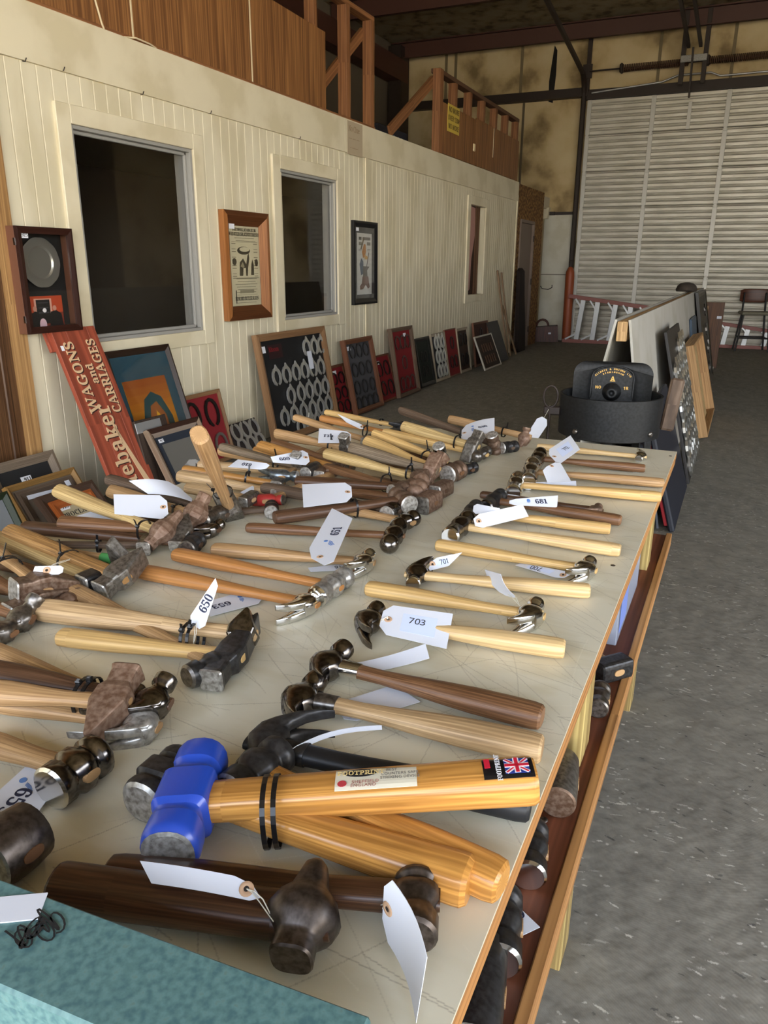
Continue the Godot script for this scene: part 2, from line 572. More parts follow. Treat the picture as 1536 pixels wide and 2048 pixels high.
func shell() -> void:
	slab("floor", Vector3(-6.8, -0.15, FZ - 0.2), Vector3(7.2, 0.0, 4.0), M.floor, "worn grey concrete floor with pale chips")
	slab("ground_outside", Vector3(-40, -0.25, -40), Vector3(60, -0.16, 60), M.apron)
	slab("ceiling", Vector3(-6.8, 5.3, FZ - 0.2), Vector3(7.2, 5.45, 4.0), M.insul, "dirty insulated roof lining")
	slab("wall_outer", Vector3(-6.8, 0, FZ - 0.2), Vector3(-6.65, 5.3, 4.0), M.sidewall)
	# right wall with a bay door standing open beside the camera, and an open bay behind it
	slab("wall_right", Vector3(7.0, 0, FZ - 0.2), Vector3(7.2, 5.3, -3.6), M.sidewall)
	slab("wall_right_end", Vector3(7.0, 0, 2.6), Vector3(7.2, 5.3, 4.0), M.sidewall)
	slab("wall_right_header", Vector3(7.0, 4.2, -3.6), Vector3(7.2, 5.3, 2.6), M.sidewall)
	slab("wall_back", Vector3(-6.8, 0, 3.8), Vector3(-3.3, 5.3, 4.0), M.sidewall)
	slab("wall_back_end", Vector3(5.2, 0, 3.8), Vector3(7.2, 5.3, 4.0), M.sidewall)
	slab("wall_back_header", Vector3(-3.3, 4.3, 3.8), Vector3(5.2, 5.3, 4.0), M.sidewall)
	# office behind the white wall: ceiling (the loft floor), back and end walls
	slab("ceiling_office", Vector3(-6.65, 2.36, FZ), Vector3(WX - 0.121, 2.56, 3.8), M.interior)
	slab("wall_office_end", Vector3(-6.65, 0, -12.2), Vector3(WX - 0.126, 2.36, -12.1), M.interior)
	# the white wall: core slabs round two windows, boards in front
	var z0 := -2.93
	var z1 := -12.42
	var k := MB.new()
	var holes := [[-3.40, -4.43, 0.92, 2.07], [-5.49, -6.43, 0.925, 2.065], [-10.14, -10.80, 0.98, 2.12]]
	var zs := z0
	for h in holes:
		k.box(Vector3(WX - 0.065, 1.18, (zs + h[0]) * 0.5), Vector3(0.12, 2.36, zs - h[0]))
		k.box(Vector3(WX - 0.065, h[2] * 0.5, (h[0] + h[1]) * 0.5), Vector3(0.12, h[2], h[0] - h[1]))
		k.box(Vector3(WX - 0.065, (h[3] + 2.36) * 0.5, (h[0] + h[1]) * 0.5), Vector3(0.12, 2.36 - h[3], h[0] - h[1]))
		zs = h[1]
	k.box(Vector3(WX - 0.065, 1.18, (zs + z1) * 0.5), Vector3(0.12, 2.36, zs - z1))
	var wall := struct("wall_left", k.done(), M.whitewall, "cream painted board wall with dark office windows")
	var pitch := 0.0965
	var n := int((z0 - z1) / pitch)
	var shapes := {}
	for i in n:
		var za := z0 - i * pitch
		var zb := za - pitch
		var spans := [[0.0, 2.317]]
		for h in holes:
			if za < h[0] + 0.05 and zb > h[1] - 0.05:
				spans = [[0.0, h[2] - 0.03], [h[3] + 0.03, 2.317]]
		for s in spans:
			var key := "%.3f" % (s[1] - s[0])
			if not shapes.has(key):
				var q := MB.new()
				q.box(Vector3.ZERO, Vector3(0.012, s[1] - s[0], pitch - 0.0012), 0.004)
				shapes[key] = q.done()
			part(wall, "board", shapes[key], M.whitewall, Transform3D(Basis.IDENTITY, Vector3(WX - 0.005, (s[0] + s[1]) * 0.5, (za + zb) * 0.5)))
	# plain band above the boards, in lengths
	for a in [[-1.9, -6.585], [-6.590, -6.93], [-6.935, -9.6], [-9.605, -12.42]]:
		slab("trim_1", Vector3(WX - 0.01, 2.315, a[1]), Vector3(WX + 0.016, 2.585, a[0]), M.trim)
	slab("trim_2", Vector3(WX, 0.0, -7.07), Vector3(WX + 0.012, 2.315, -7.02), M.trim)
	slab("trim_3", Vector3(WX - 0.05, 0.0, -12.45), Vector3(WX + 0.012, 2.4, -12.41), M.trim)
	# rusty nails left along the band
	for p in [[45, 122], [122, 140], [281, 188], [417, 226], [596, 277]]:
		var w := on_x(p[0], p[1], WX + 0.003)
		var q := MB.new()
		q.tube([w, w + Vector3(0.018, -0.004, 0), w + Vector3(0.02, 0.014, -0.008)], 0.0028, 5)
		part(wall, "nail", q.done(), M.darksteel)
	window(1, -3.40, -4.43, 0.92, 2.07, 0.10, 0.095, 0.095)
	window(2, -5.49, -6.43, 0.925, 2.065, 0.105, 0.10, 0.09)
	# third opening is boarded up: stained timber and pink lining behind a white frame
	var w3 := struct("window_3", casing(-10.14, -10.80, 0.98, 2.12, 0.11, 0.11, 0.095), M.trim, "white framed opening with torn pink lining")
	bar(w3, "backing", Vector3(WX - 0.09, 1.55, -10.47), Vector3(0.03, 1.2, 0.72), mat(rgb(74, 50, 34), 0.8, 0.0, M.g2, Vector3(4, 0.8, 1)))
	var lin := MB.new()
	lin.prism(PackedVector2Array([Vector2(-0.10, -0.55), Vector2(0.02, -0.5), Vector2(0.05, -0.1), Vector2(0.16, 0.2), Vector2(0.14, 0.55), Vector2(-0.02, 0.56), Vector2(-0.05, 0.1), Vector2(-0.13, -0.2)]), 0.0, 0.02, Transform3D(Basis(Vector3(0, 0, -1), Vector3.UP, Vector3.RIGHT), Vector3(WX - 0.075, 1.55, -10.40)))
	part(w3, "lining", lin.done(), mat(rgb(176, 132, 122), 0.9), Transform3D.IDENTITY, "torn pink lining")
	for q in [[-10.27, 0.03], [-10.62, 0.05], [-10.72, 0.03]]:
		bar(w3, "batten", Vector3(WX - 0.06, 1.55, q[0]), Vector3(0.02, 1.14, q[1]), mat(rgb(96, 66, 44), 0.8))
	# door at the near end: pine post, brown panelled door
	var d1 := struct("door_1", box_mesh(Vector3(WX - 0.05, 1.18, -2.33), Vector3(0.05, 2.36, 1.08)), M.browndoor, "brown panelled office door")
	for zz in [-2.79, -2.62, -2.45]:
		bar(d1, "panel_moulding", Vector3(WX - 0.018, 1.15, zz), Vector3(0.02, 2.2, 0.035), M.browndoor, 0.006)
	slab("trim_4", Vector3(WX - 0.10, 0, -2.93), Vector3(WX + 0.022, 2.315, -2.86), M.pinetrim, "varnished pine door post")
	slab("wall_left_near", Vector3(WX - 0.12, 0, -1.79), Vector3(WX, 2.36, 3.8), M.whitewall)
	# brown boarding with the grey steel door past the white wall
	slab("wall_left_end", Vector3(WX - 0.12, 0, -12.74), Vector3(WX - 0.02, 2.58, -12.45), M.osb)
	slab("wall_left_far", Vector3(WX - 0.12, 0, -14.25), Vector3(WX - 0.02, 2.58, -13.62), M.osb)
	slab("wall_left_over", Vector3(WX - 0.12, 2.06, -13.62), Vector3(WX - 0.02, 2.58, -12.74), M.osb)
	var d2 := struct("door_2", box_mesh(Vector3(WX - 0.06, 1.02, -13.18), Vector3(0.045, 2.03, 0.84)), M.greydoor, "grey steel door in brown boarding")
	for q in [[Vector3(WX - 0.02, 1.03, -12.755), Vector3(0.05, 2.06, 0.04)], [Vector3(WX - 0.02, 1.03, -13.605), Vector3(0.05, 2.06, 0.04)], [Vector3(WX - 0.02, 2.05, -13.18), Vector3(0.05, 0.05, 0.88)]]:
		bar(d2, "jamb", q[0], q[1], M.greydoor, 0.004)
	for y in [0.3, 1.1, 1.8]:
		bar(d2, "hinge", Vector3(WX + 0.005, y, -13.58), Vector3(0.02, 0.1, 0.02), M.darksteel, 0.003)
	var kn := MB.new()
	kn.lathe([[0.012, 0.0], [0.012, 0.03], [0.026, 0.04], [0.03, 0.06], [0.02, 0.075]], 12, Transform3D(Basis(Vector3.BACK, Vector3.RIGHT, Vector3.DOWN), Vector3(WX - 0.04, 1.0, -12.84)))
	part(d2, "door_knob", kn.done(), M.steel)
	# paper notice pinned to the band
	var nt := thing("paper_notice", "brown paper notice with faded handwriting pinned to the cream band above the windows", "notice", Transform3D(Basis(Vector3(0, 0, -1), Vector3.UP, Vector3.RIGHT), Vector3(WX + 0.017, 2.44, -6.78)))
	var pm := mat(rgb(176, 160, 134), 0.9)
	bar(nt, "sheet", Vector3(0, 0, 0.002), Vector3(0.30, 0.27, 0.003), pm)
	for i in 3:
		lettering(nt, "handwriting", ["No Clue", "— — —", "- ——"][i], 0.045, mat(rgb(136, 112, 84), 0.9), Transform3D(Basis.IDENTITY, Vector3(-0.02, 0.075 - i * 0.075, 0.004)), 0.0005, "Droid Serif", false, true)

func box_mesh(c: Vector3, s: Vector3, bev := 0.0) -> ArrayMesh:
	var k := MB.new()
	k.box(c, s, bev)
	return k.done()

func casing(za: float, zb: float, y0: float, y1: float, w: float, top: float, bot: float) -> ArrayMesh:
	var k := MB.new()
	var d := 0.024
	k.box(Vector3(WX + 0.008, (y0 + y1) * 0.5, za + w * 0.5), Vector3(d, y1 - y0 + top + bot, w), 0.003)
	k.box(Vector3(WX + 0.008, (y0 + y1) * 0.5, zb - w * 0.5), Vector3(d, y1 - y0 + top + bot, w), 0.003)
	k.box(Vector3(WX + 0.008, y1 + top * 0.5, (za + zb) * 0.5), Vector3(d, top, za - zb - 0.001), 0.003)
	k.box(Vector3(WX + 0.008, y0 - bot * 0.5, (za + zb) * 0.5), Vector3(d, bot, za - zb - 0.001), 0.003)
	return k.done()

func window(n: int, za: float, zb: float, y0: float, y1: float, w: float, top: float, bot: float) -> void:
	var o := struct("window_%d" % n, casing(za, zb, y0, y1, w, top, bot), M.trim, "dark office window with cream casing")
	var jm := mat(rgb(150, 148, 142), 0.7)
	# raw grey reveals
	bar(o, "reveal", Vector3(WX - 0.06, (y0 + y1) * 0.5, zb + 0.012), Vector3(0.13, y1 - y0, 0.024), jm, 0.002)
	bar(o, "reveal", Vector3(WX - 0.06, (y0 + y1) * 0.5, za - 0.012), Vector3(0.13, y1 - y0, 0.024), jm, 0.002)
	bar(o, "reveal", Vector3(WX - 0.06, y0 + 0.010, (za + zb) * 0.5), Vector3(0.13, 0.02, za - zb - 0.048), jm, 0.002)
	bar(o, "reveal", Vector3(WX - 0.06, y1 - 0.010, (za + zb) * 0.5), Vector3(0.13, 0.02, za - zb - 0.048), jm, 0.002)
	for q in [[Vector3(WX - 0.035, (y0 + y1) * 0.5, zb + 0.034), Vector3(0.02, y1 - y0 - 0.04, 0.02)], [Vector3(WX - 0.035, y0 + 0.03, (za + zb) * 0.5), Vector3(0.02, 0.02, za - zb - 0.05)], [Vector3(WX - 0.035, y1 - 0.03, (za + zb) * 0.5), Vector3(0.02, 0.02, za - zb - 0.05)]]:
		bar(o, "glazing_bead", q[0], q[1], jm, 0.004)
	bar(o, "pane", Vector3(WX - 0.045, (y0 + y1) * 0.5, (za + zb) * 0.5), Vector3(0.005, y1 - y0 - 0.04, za - zb - 0.05), M.glass)

# ---------------------------------------------------------------- far wall, sectional door, roof steel
func far_wall() -> void:
	var xl := -2.97
	var xr := 1.74
	var dt := 4.16
	var k := MB.new()
	k.box(Vector3((-6.65 + xl) * 0.5, 2.65, FZ - 0.06), Vector3(6.65 + xl, 5.3, 0.12))
	k.box(Vector3((xl + xr) * 0.5, (dt + 5.3) * 0.5, FZ - 0.06), Vector3(xr - xl, 5.3 - dt, 0.12))
	k.box(Vector3((xr + 7.0) * 0.5, 2.65, FZ - 0.06), Vector3(7.0 - xr, 5.3, 0.12))
	var w := struct("wall_far", k.done(), M.farwall, "soot stained cream end wall")
	# vertical joints of the lining
	for px in [[785, 130], [893, 130], [912, 130], [1045, 110], [1320, 110], [1468, 100]]:
		var p := on_z(px[0], px[1], FZ)
		bar(w, "panel_joint", Vector3(p.x, 4.74, FZ + 0.008), Vector3(0.05, 0.95, 0.016), mat(rgb(120, 106, 78), 0.8), 0.004)
	bar(w, "panel_joint", Vector3(-4.13, 3.3, FZ + 0.01), Vector3(0.04, 1.9, 0.02), mat(rgb(96, 84, 64), 0.8), 0.004)
	# a dark tear in the lining
	var tear := MB.new()
	tear.prism(PackedVector2Array([Vector2(-0.05, -0.42), Vector2(0.03, -0.45), Vector2(0.055, 0.0), Vector2(0.05, 0.38), Vector2(0.0, 0.46), Vector2(-0.03, 0.2), Vector2(-0.06, -0.1)]), 0.0, 0.012, Transform3D(Basis.IDENTITY, on_z(1106, 150, FZ + 0.002)))
	part(w, "tear", tear.done(), mat(rgb(24, 21, 18), 0.9))
	# white lower panel and ledge beside the door
	slab("wall_far_low", Vector3(-3.60, 0, FZ), Vector3(-3.07, 2.26, FZ + 0.06), mat(rgb(206, 202, 186), 0.7, 0.0, M.drywall.albedo_texture, Vector3(0.6, 0.6, 0.6), 2))
	slab("trim_5", Vector3(-3.66, 2.26, FZ), Vector3(-3.05, 2.31, FZ + 0.09), M.darksteel)
	slab("trim_6", Vector3(-3.60, 1.20, FZ + 0.06), Vector3(-3.07, 1.215, FZ + 0.065), mat(rgb(120, 114, 100), 0.8))
	# steel girt across the wall and head of the door
	slab("trim_7", Vector3(-6.6, 4.18, FZ), Vector3(xl, 4.32, FZ + 0.16), M.darksteel)
	slab("trim_8", Vector3(xl - 0.1, 4.13, FZ), Vector3(xr, 4.28, FZ + 0.14), M.darksteel)
	# the door: seven sections with pressed ribs, galvanised stiles over them
	var door := Node3D.new()
	door.name = "door_3"
	door.set_meta("kind", "structure")
	door.set_meta("label", "tall sectional overhead door of ribbed galvanised panels")
	add_child(door)
	bar(door, "added_light_stop", Vector3((xl + xr) * 0.5, 2.09, FZ - 0.07), Vector3(xr - xl, 4.2, 0.06), M.doorpanel)  # unseen sheet added to keep daylight from leaking through the section seams
	var sh := 0.594
	var q := MB.new()
	var prof := []
	var ribs := 6
	for r in ribs:
		var y := sh * r / ribs
		var st := sh / ribs
		prof.append_array([Vector2(y + 0.003, 0.0), Vector2(y + st * 0.16, 0.014), Vector2(y + st * 0.62, 0.017), Vector2(y + st * 0.80, 0.004), Vector2(y + st * 0.90, 0.007), Vector2(y + st - 0.003, 0.0)])
	var pa := PackedVector3Array()
	var ua := PackedVector2Array()
	var ga := PackedInt32Array()
	for i in prof.size() - 1:
		var a: Vector2 = prof[i]
		var b: Vector2 = prof[i + 1]
		var v0 := Vector3(xl, a.x, a.y)
		var v1 := Vector3(xr, a.x, a.y)
		var v2 := Vector3(xr, b.x, b.y)
		var v3 := Vector3(xl, b.x, b.y)
		pa.append_array([v0, v2, v1, v0, v3, v2])
		ua.append_array([Vector2(0, a.x), Vector2(1, b.x), Vector2(1, a.x), Vector2(0, a.x), Vector2(0, b.x), Vector2(1, b.x)])
		ga.append_array([-1, -1])
	q.st.set_smooth_group(0xFFFFFFFF)
	for i in pa.size():
		q.st.set_uv(ua[i])
		q.st.add_vertex(pa[i])
	q.box(Vector3((xl + xr) * 0.5, sh * 0.5, -0.03), Vector3(xr - xl, sh - 0.008, 0.05))
	var panel := q.done()
	for s in 7:
		var o := part(door, "door_panel", panel, M.doorpanel, Transform3D(Basis.IDENTITY, Vector3(0, s * sh + 0.005, FZ + 0.03)))
		for x in [xl + 0.03, -1.86, -0.68, 0.50, xr - 0.03]:
			bar(o, "stile", Vector3(x, sh * 0.5, 0.022), Vector3(0.075, sh - 0.012, 0.012), M.doorstile, 0.003)
			bar(o, "hinge", Vector3(x, sh - 0.02, 0.032), Vector3(0.05, 0.07, 0.012), M.doorstile, 0.003)
		if s == 6:
			bar(o, "stile", Vector3(-1.27, sh * 0.36, 0.022), Vector3(0.06, 0.42, 0.012), M.doorstile, 0.003)
	# tracks: up the left side, then bending back along the roof
	var tr := thing("door_track", "dark steel track bending from beside the big door up under the roof", "track", Transform3D(Basis.IDENTITY, Vector3.ZERO))
	var tp := [Vector3(xl - 0.05, 0.0, FZ + 0.14)]
	tp.append(Vector3(xl - 0.06, 4.15, FZ + 0.14))
	for i in 7:
		var an := PI * 0.5 * i / 6.0
		tp.append(Vector3(xl - 0.06, 4.15 + 0.36 * sin(an), FZ + 0.14 + 0.36 * (1.0 - cos(an))))
	tp.append(Vector3(xl - 0.06, 4.90, FZ + 3.6))
	var tk := MB.new()
	tk.tube(tp, 0.045, 6, false, true, Vector2(0.7, 1.0))
	part(tr, "rail", tk.done(), M.darksteel)
	bar(tr, "hanger", Vector3(xl - 0.02, 4.75, FZ + 0.12), Vector3(0.07, 1.0, 0.05), M.darksteel, 0.004)
	bar(tr, "bearing_plate", Vector3(xl - 0.03, 4.56, FZ + 0.16), Vector3(0.16, 0.22, 0.03), M.darksteel, 0.004)
	# torsion springs on their shaft
	var spy := 4.55
	var sp := thing("torsion_spring", "brown torsion springs on a shaft above the big door", "spring", Transform3D(Basis.IDENTITY, Vector3(-1.2, spy, FZ + 0.2)))
	var pk := MB.new()
	pk.tube([Vector3(-1.75, 0, 0), Vector3(2.6, 0, 0)], 0.013, 8)
	part(sp, "shaft", pk.done(), M.darksteel)
	for a in [[-1.22, -0.16], [0.14, 1.9]]:
		var ck := MB.new()
		var path := []
		var turns := int((a[1] - a[0]) / 0.028)
		for i in turns * 8 + 1:
			var an := TAU * i / 8.0
			path.append(Vector3(lerpf(a[0], a[1], float(i) / (turns * 8)), cos(an) * 0.05, sin(an) * 0.05))
		ck.tube(path, 0.011, 4)
		part(sp, "coil", ck.done(), mat(rgb(92, 66, 48), 0.6, 0.3))
		bar(sp, "cone", Vector3(a[0], 0, 0), Vector3(0.06, 0.15, 0.12), M.darksteel, 0.02)
	# centre post with the operator rail running back from it
	var op := thing("door_operator", "dark steel centre hanger with rails and pull bar above the big door", "door opener", Transform3D(Basis.IDENTITY, Vector3(-1.27, 4.3, FZ + 0.34)))
	for x in [-0.17, 0.17]:
		bar(op, "post", Vector3(x, 0.45, 0), Vector3(0.07, 1.1, 0.06), M.darksteel, 0.004)
	bar(op, "plate", Vector3(0, 0.26, 0.06), Vector3(0.40, 0.10, 0.02), M.steel, 0.004)
	strut(op, "pull_bar", Vector3(-0.02, 0.4, 0.12), Vector3(0.0, -0.32, 0.10), 0.05, 0.03, M.darksteel)
	for x in [-0.09, 0.09]:
		strut(op, "rail", Vector3(x, 0.42, 0.1), Vector3(x, 0.72, 4.2), 0.05, 0.05, M.darksteel, Vector3.UP)
	# roof purlins, parallel to the end wall, and eave steel over the loft
	var purl := [[-14.75, 5.03, 0.26], [-12.35, 5.05, 0.28], [-9.9, 5.05, 0.28], [-7.4, 5.05, 0.28], [-4.9, 5.05, 0.28], [-2.4, 5.05, 0.28], [0.1, 5.05, 0.28], [2.6, 5.05, 0.28]]
	for i in purl.size():
		var a = purl[i]
		var pz := MB.new()
		var c := Vector3(0.2, a[1] + a[2] * 0.5 - 0.02, a[0])
		pz.box(c, Vector3(13.6, a[2], 0.02))
		pz.box(c + Vector3(0, a[2] * 0.5 - 0.008, 0.035), Vector3(13.6, 0.016, 0.09))
		pz.box(c + Vector3(0, -a[2] * 0.5 + 0.008, 0.035), Vector3(13.6, 0.016, 0.09))
		var o := struct("ceiling_purlin" if i == 0 else "ceiling_purlin_%03d" % i, pz.done(), M.purlin, "rust brown steel roof purlin")
		o.set_meta("group", "roof purlins")
	slab("ceiling_column", Vector3(-6.6, 0, -14.95), Vector3(-6.35, 5.2, -14.55), M.darksteel)
	slab("ceiling_strut", Vector3(-6.62, 4.62, -14.9), Vector3(-6.35, 4.98, 3.7), M.purlin)
	slab("wall_girt", Vector3(-6.66, 3.55, -14.9), Vector3(-6.55, 3.66, 3.7), M.darksteel)
	# conduit above the head of the door
	var cd := thing("conduit", "thin grey conduit with offsets running along the head of the big door", "conduit")
	pipe(cd, "pipe", [Vector3(-2.9, 4.22, FZ + 0.16), Vector3(-1.75, 4.30, FZ + 0.16), Vector3(-1.5, 4.38, FZ + 0.16), Vector3(-1.0, 4.38, FZ + 0.16), Vector3(-0.85, 4.32, FZ + 0.16), Vector3(1.6, 4.34, FZ + 0.16)], 0.014, M.alu, 6)

# ---------------------------------------------------------------- loft above the office: plywood guards, studs and braces
func loft() -> void:
	# sheets of the near guard
	var g := thing("loft_guard", "varnished plywood loft guard above the office windows", "guard wall", Transform3D(Basis.IDENTITY, Vector3(WX, 2.6, -4.5)))
	var edges := [-0.9, -2.75, -3.97, -5.19, -6.29]
	for i in 4:
		var za: float = edges[i]
		var zb: float = edges[i + 1]
		var k := MB.new()
		k.prism(PackedVector2Array([Vector2(0, 0), Vector2(za - zb - 0.006, 0), Vector2(za - zb - 0.006, 1.22), Vector2(0, 1.22)]) if i < 3 else PackedVector2Array([Vector2(0, 0), Vector2(za - zb, 0), Vector2(za - zb, 0.575), Vector2(0.0, 0.60)]), -0.012, 0.0, Transform3D(Basis(Vector3(0, 0, -1), Vector3.UP, Vector3.RIGHT), Vector3(-0.005, 0.0, za + 4.5)))
		part(g, "plywood_sheet", k.done(), M.ply)
		if i > 0:
			bar(g, "joint_strip", Vector3(-0.003, 0.6 if i < 3 else 0.29, za + 4.5), Vector3(0.006, 1.2 if i < 3 else 0.58, 0.010), M.seam)
	bar(g, "sill", Vector3(-0.05, -0.008, 0.0), Vector3(0.10, 0.03, 5.5), M.stud, 0.003)
	# open stud frame past the last sheet
	for a in [[-6.16, 1.2], [-6.74, 0.89], [-7.235, 0.89]]:
		bar(g, "stud", Vector3(-0.065, a[1] * 0.5, a[0] + 4.5), Vector3(0.09, a[1], 0.075 if a[0] < -6.5 else 0.06), M.stud, 0.003)
	bar(g, "top_plate", Vector3(-0.065, 0.905, -6.70 + 4.5), Vector3(0.09, 0.04, 1.14), M.stud, 0.003)
	strut(g, "brace", Vector3(-0.12, 0.80, -7.22 + 4.5), Vector3(-0.12, 0.12, -6.28 + 4.5), 0.085, 0.035, M.stud)
	strut(g, "brace", Vector3(-0.14, 0.12, -6.3 + 4.5), Vector3(-0.7, 0.06, -6.6 + 4.5), 0.085, 0.035, M.stud)
	# far guard
	var f := thing("loft_guard", "plywood loft guard with short studs above it and a yellow notice", "guard wall", Transform3D(Basis.IDENTITY, Vector3(WX, 2.6, -10.7)))
	var m := 10.7
	for q in [[-9.05, -10.27, 0.53], [-10.28, -12.36, 0.55]]:
		var pk := MB.new()
		pk.prism(PackedVector2Array([Vector2(0, 0), Vector2(q[0] - q[1], 0), Vector2(q[0] - q[1], q[2]), Vector2(0, q[2])]), -0.012, 0.0, Transform3D(Basis(Vector3(0, 0, -1), Vector3.UP, Vector3.RIGHT), Vector3(-0.004, 0.0, q[0] + m)))
		part(f, "plywood_sheet", pk.done(), M.ply)
	bar(f, "joint_strip", Vector3(-0.002, 0.36, -11.05 + m), Vector3(0.006, 0.36, 0.012), M.seam)
	bar(f, "corner_post", Vector3(-0.04, 0.42, -8.99 + m), Vector3(0.09, 0.86, 0.11), M.stud, 0.004)
	for i in 6:
		bar(f, "stud", Vector3(-0.065, 0.42, lerpf(-9.55, -12.3, i / 5.0) + m), Vector3(0.09, 0.78, 0.085), M.stud, 0.003)
	bar(f, "top_plate", Vector3(-0.065, 0.83, -10.65 + m), Vector3(0.10, 0.045, 3.4), mat(rgb(92, 62, 40), 0.7), 0.003)
	strut(f, "brace", Vector3(-0.1, 0.74, -8.98 + m), Vector3(-0.1, 0.06, -7.80 + m), 0.10, 0.04, M.stud)
	bar(f, "switch_plate", Vector3(0.0, 0.20, -10.22 + m), Vector3(0.02, 0.09, 0.07), mat(rgb(226, 206, 160), 0.5), 0.008)
	# yellow notice on it
	var nt := thing("loft_notice", "yellow notice with black capitals on the far plywood guard", "notice", Transform3D(Basis(Vector3(0, 0, -1), Vector3.UP, Vector3.RIGHT), Vector3(WX - 0.003, 3.0, -9.42)))
	bar(nt, "board", Vector3(0, 0, 0.003), Vector3(0.40, 0.29, 0.006), mat(rgb(206, 178, 74), 0.7))
	for i in 3:
		lettering(nt, "lettering", ["NO MORE", "OVER 120#", "NO MORE"][i], 0.058, mat(rgb(92, 74, 30), 0.8), Transform3D(Basis.IDENTITY, Vector3(0, 0.09 - i * 0.088, 0.007)), 0.001, "Droid Sans", true)
	# dark boxes kept on the loft behind the braces
	var bx := thing("storage_box", "dark printed box kept on the loft behind the slanting brace", "box", Transform3D(Basis.IDENTITY, Vector3(WX - 0.55, 2.58, -8.5)))
	bar(bx, "carton", Vector3(0, 0.11, 0), Vector3(0.35, 0.22, 0.8), mat(rgb(38, 40, 48), 0.6), 0.006)
	lettering(bx, "printing", "R-30", 0.10, mat(rgb(150, 156, 170), 0.7), Transform3D(Basis(Vector3(0, 0, -1), Vector3.UP, Vector3.RIGHT), Vector3(0.177, 0.10, -0.14)), 0.002, "Droid Sans", true)
	# loose cable drooping from the studs
	var cb := thing("loose_cable", "thin pale cable drooping over the plywood above the first window", "cable")
	pipe(cb, "wire", [on_x(190, 0, WX + 0.006), on_x(203, 45, WX + 0.006), on_x(208, 58, WX + 0.006)], 0.006, M.seam, 5)
	pipe(cb, "wire", [on_x(248, 74, WX + 0.008), on_x(272, 76, WX + 0.03), on_x(300, 88, WX + 0.02), on_x(312, 96, WX + 0.006)], 0.005, M.seam, 5)

# ---------------------------------------------------------------- pictures and boards
func paint(w: int, h: int, bg: Color, shapes: Array) -> ImageTexture:
	# shapes: [colour, polygon in 0..1 across and down] or [colour, centre, radii] for ovals
	var im := Image.create(w, h, false, Image.FORMAT_RGB8)
	im.fill(bg)
	for s in shapes:
		if s[1] is Vector2:
			var c := Vector2(s[1].x * w, s[1].y * h)
			var r := Vector2(s[2].x * w, s[2].y * h)
			for y in range(maxi(0, int(c.y - r.y)), mini(h, int(c.y + r.y) + 1)):
				for x in range(maxi(0, int(c.x - r.x)), mini(w, int(c.x + r.x) + 1)):
					if pow((x - c.x) / r.x, 2.0) + pow((y - c.y) / r.y, 2.0) <= 1.0:
						im.set_pixel(x, y, s[0])
		else:
			var p := PackedVector2Array()
			var lo := Vector2(1e6, 1e6)
			var hi := Vector2(-1e6, -1e6)
			for q in s[1]:
				var v := Vector2(q.x * w, q.y * h)
				p.append(v)
				lo = lo.min(v)
				hi = hi.max(v)
			for y in range(maxi(0, int(lo.y)), mini(h, int(hi.y) + 1)):
				for x in range(maxi(0, int(lo.x)), mini(w, int(hi.x) + 1)):
					if Geometry2D.is_point_in_polygon(Vector2(x + 0.5, y + 0.5), p):
						im.set_pixel(x, y, s[0])
	return ImageTexture.create_from_image(im)
func rc(c: Color, x0: float, y0: float, x1: float, y1: float) -> Array:
	return [c, [Vector2(x0, y0), Vector2(x1, y0), Vector2(x1, y1), Vector2(x0, y1)]]

# a flat print w by h whose picture fills it, facing +z
func print_sheet(parent: Node3D, called: String, w: float, h: float, tex: Texture2D, xf: Transform3D, rough := 0.5) -> MeshInstance3D:
	var k := MB.new()
	k.st.set_smooth_group(0xFFFFFFFF)
	var c := [Vector3(-w / 2, h / 2, 0.001), Vector3(w / 2, h / 2, 0.001), Vector3(w / 2, -h / 2, 0.001), Vector3(-w / 2, -h / 2, 0.001)]
	var u := [Vector2(0, 0), Vector2(1, 0), Vector2(1, 1), Vector2(0, 1)]
	for i in [0, 1, 2, 0, 2, 3]:
		k.st.set_uv(u[i])
		k.st.add_vertex(c[i])
	k.st.set_uv(Vector2(0.01, 0.99))
	for e in 4:
		var a: Vector3 = c[e]
		var b: Vector3 = c[(e + 1) % 4]
		var d := Vector3(0, 0, -0.002)
		for v in [a, b + d, b, a, a + d, b + d]:
			k.st.add_vertex(v)
	var m := mat(Color.WHITE, rough, 0.0, tex)
	m.texture_repeat = false
	return part(parent, called, k.done(), m, xf)

# four mitred rails round w by h (outer size), rail width r, proud by d, bevelled inward
func rails(parent: Node3D, w: float, h: float, r: float, d: float, m: Material, lipz := 0.4, m2: Material = null) -> void:
	var co := [Vector2(-w / 2, -h / 2), Vector2(w / 2, -h / 2), Vector2(w / 2, h / 2), Vector2(-w / 2, h / 2)]
	var ci := [Vector2(-w / 2 + r, -h / 2 + r), Vector2(w / 2 - r, -h / 2 + r), Vector2(w / 2 - r, h / 2 - r), Vector2(-w / 2 + r, h / 2 - r)]
	for i in 4:
		var j := (i + 1) % 4
		var k := MB.new()
		var rs := []
		for e in [i, j]:
			var o: Vector2 = co[e]
			var n: Vector2 = ci[e]
			var mid := o.lerp(n, 0.35)
			rs.append(PackedVector3Array([Vector3(o.x, o.y, 0), Vector3(o.x, o.y, d * 0.9), Vector3(mid.x, mid.y, d), Vector3(n.x, n.y, d * lipz), Vector3(n.x, n.y, 0)]))
		k.loft(rs, [], true, true, false, true)
		part(parent, "frame_rail", k.done(), m if m2 == null or i % 2 == 1 else m2)

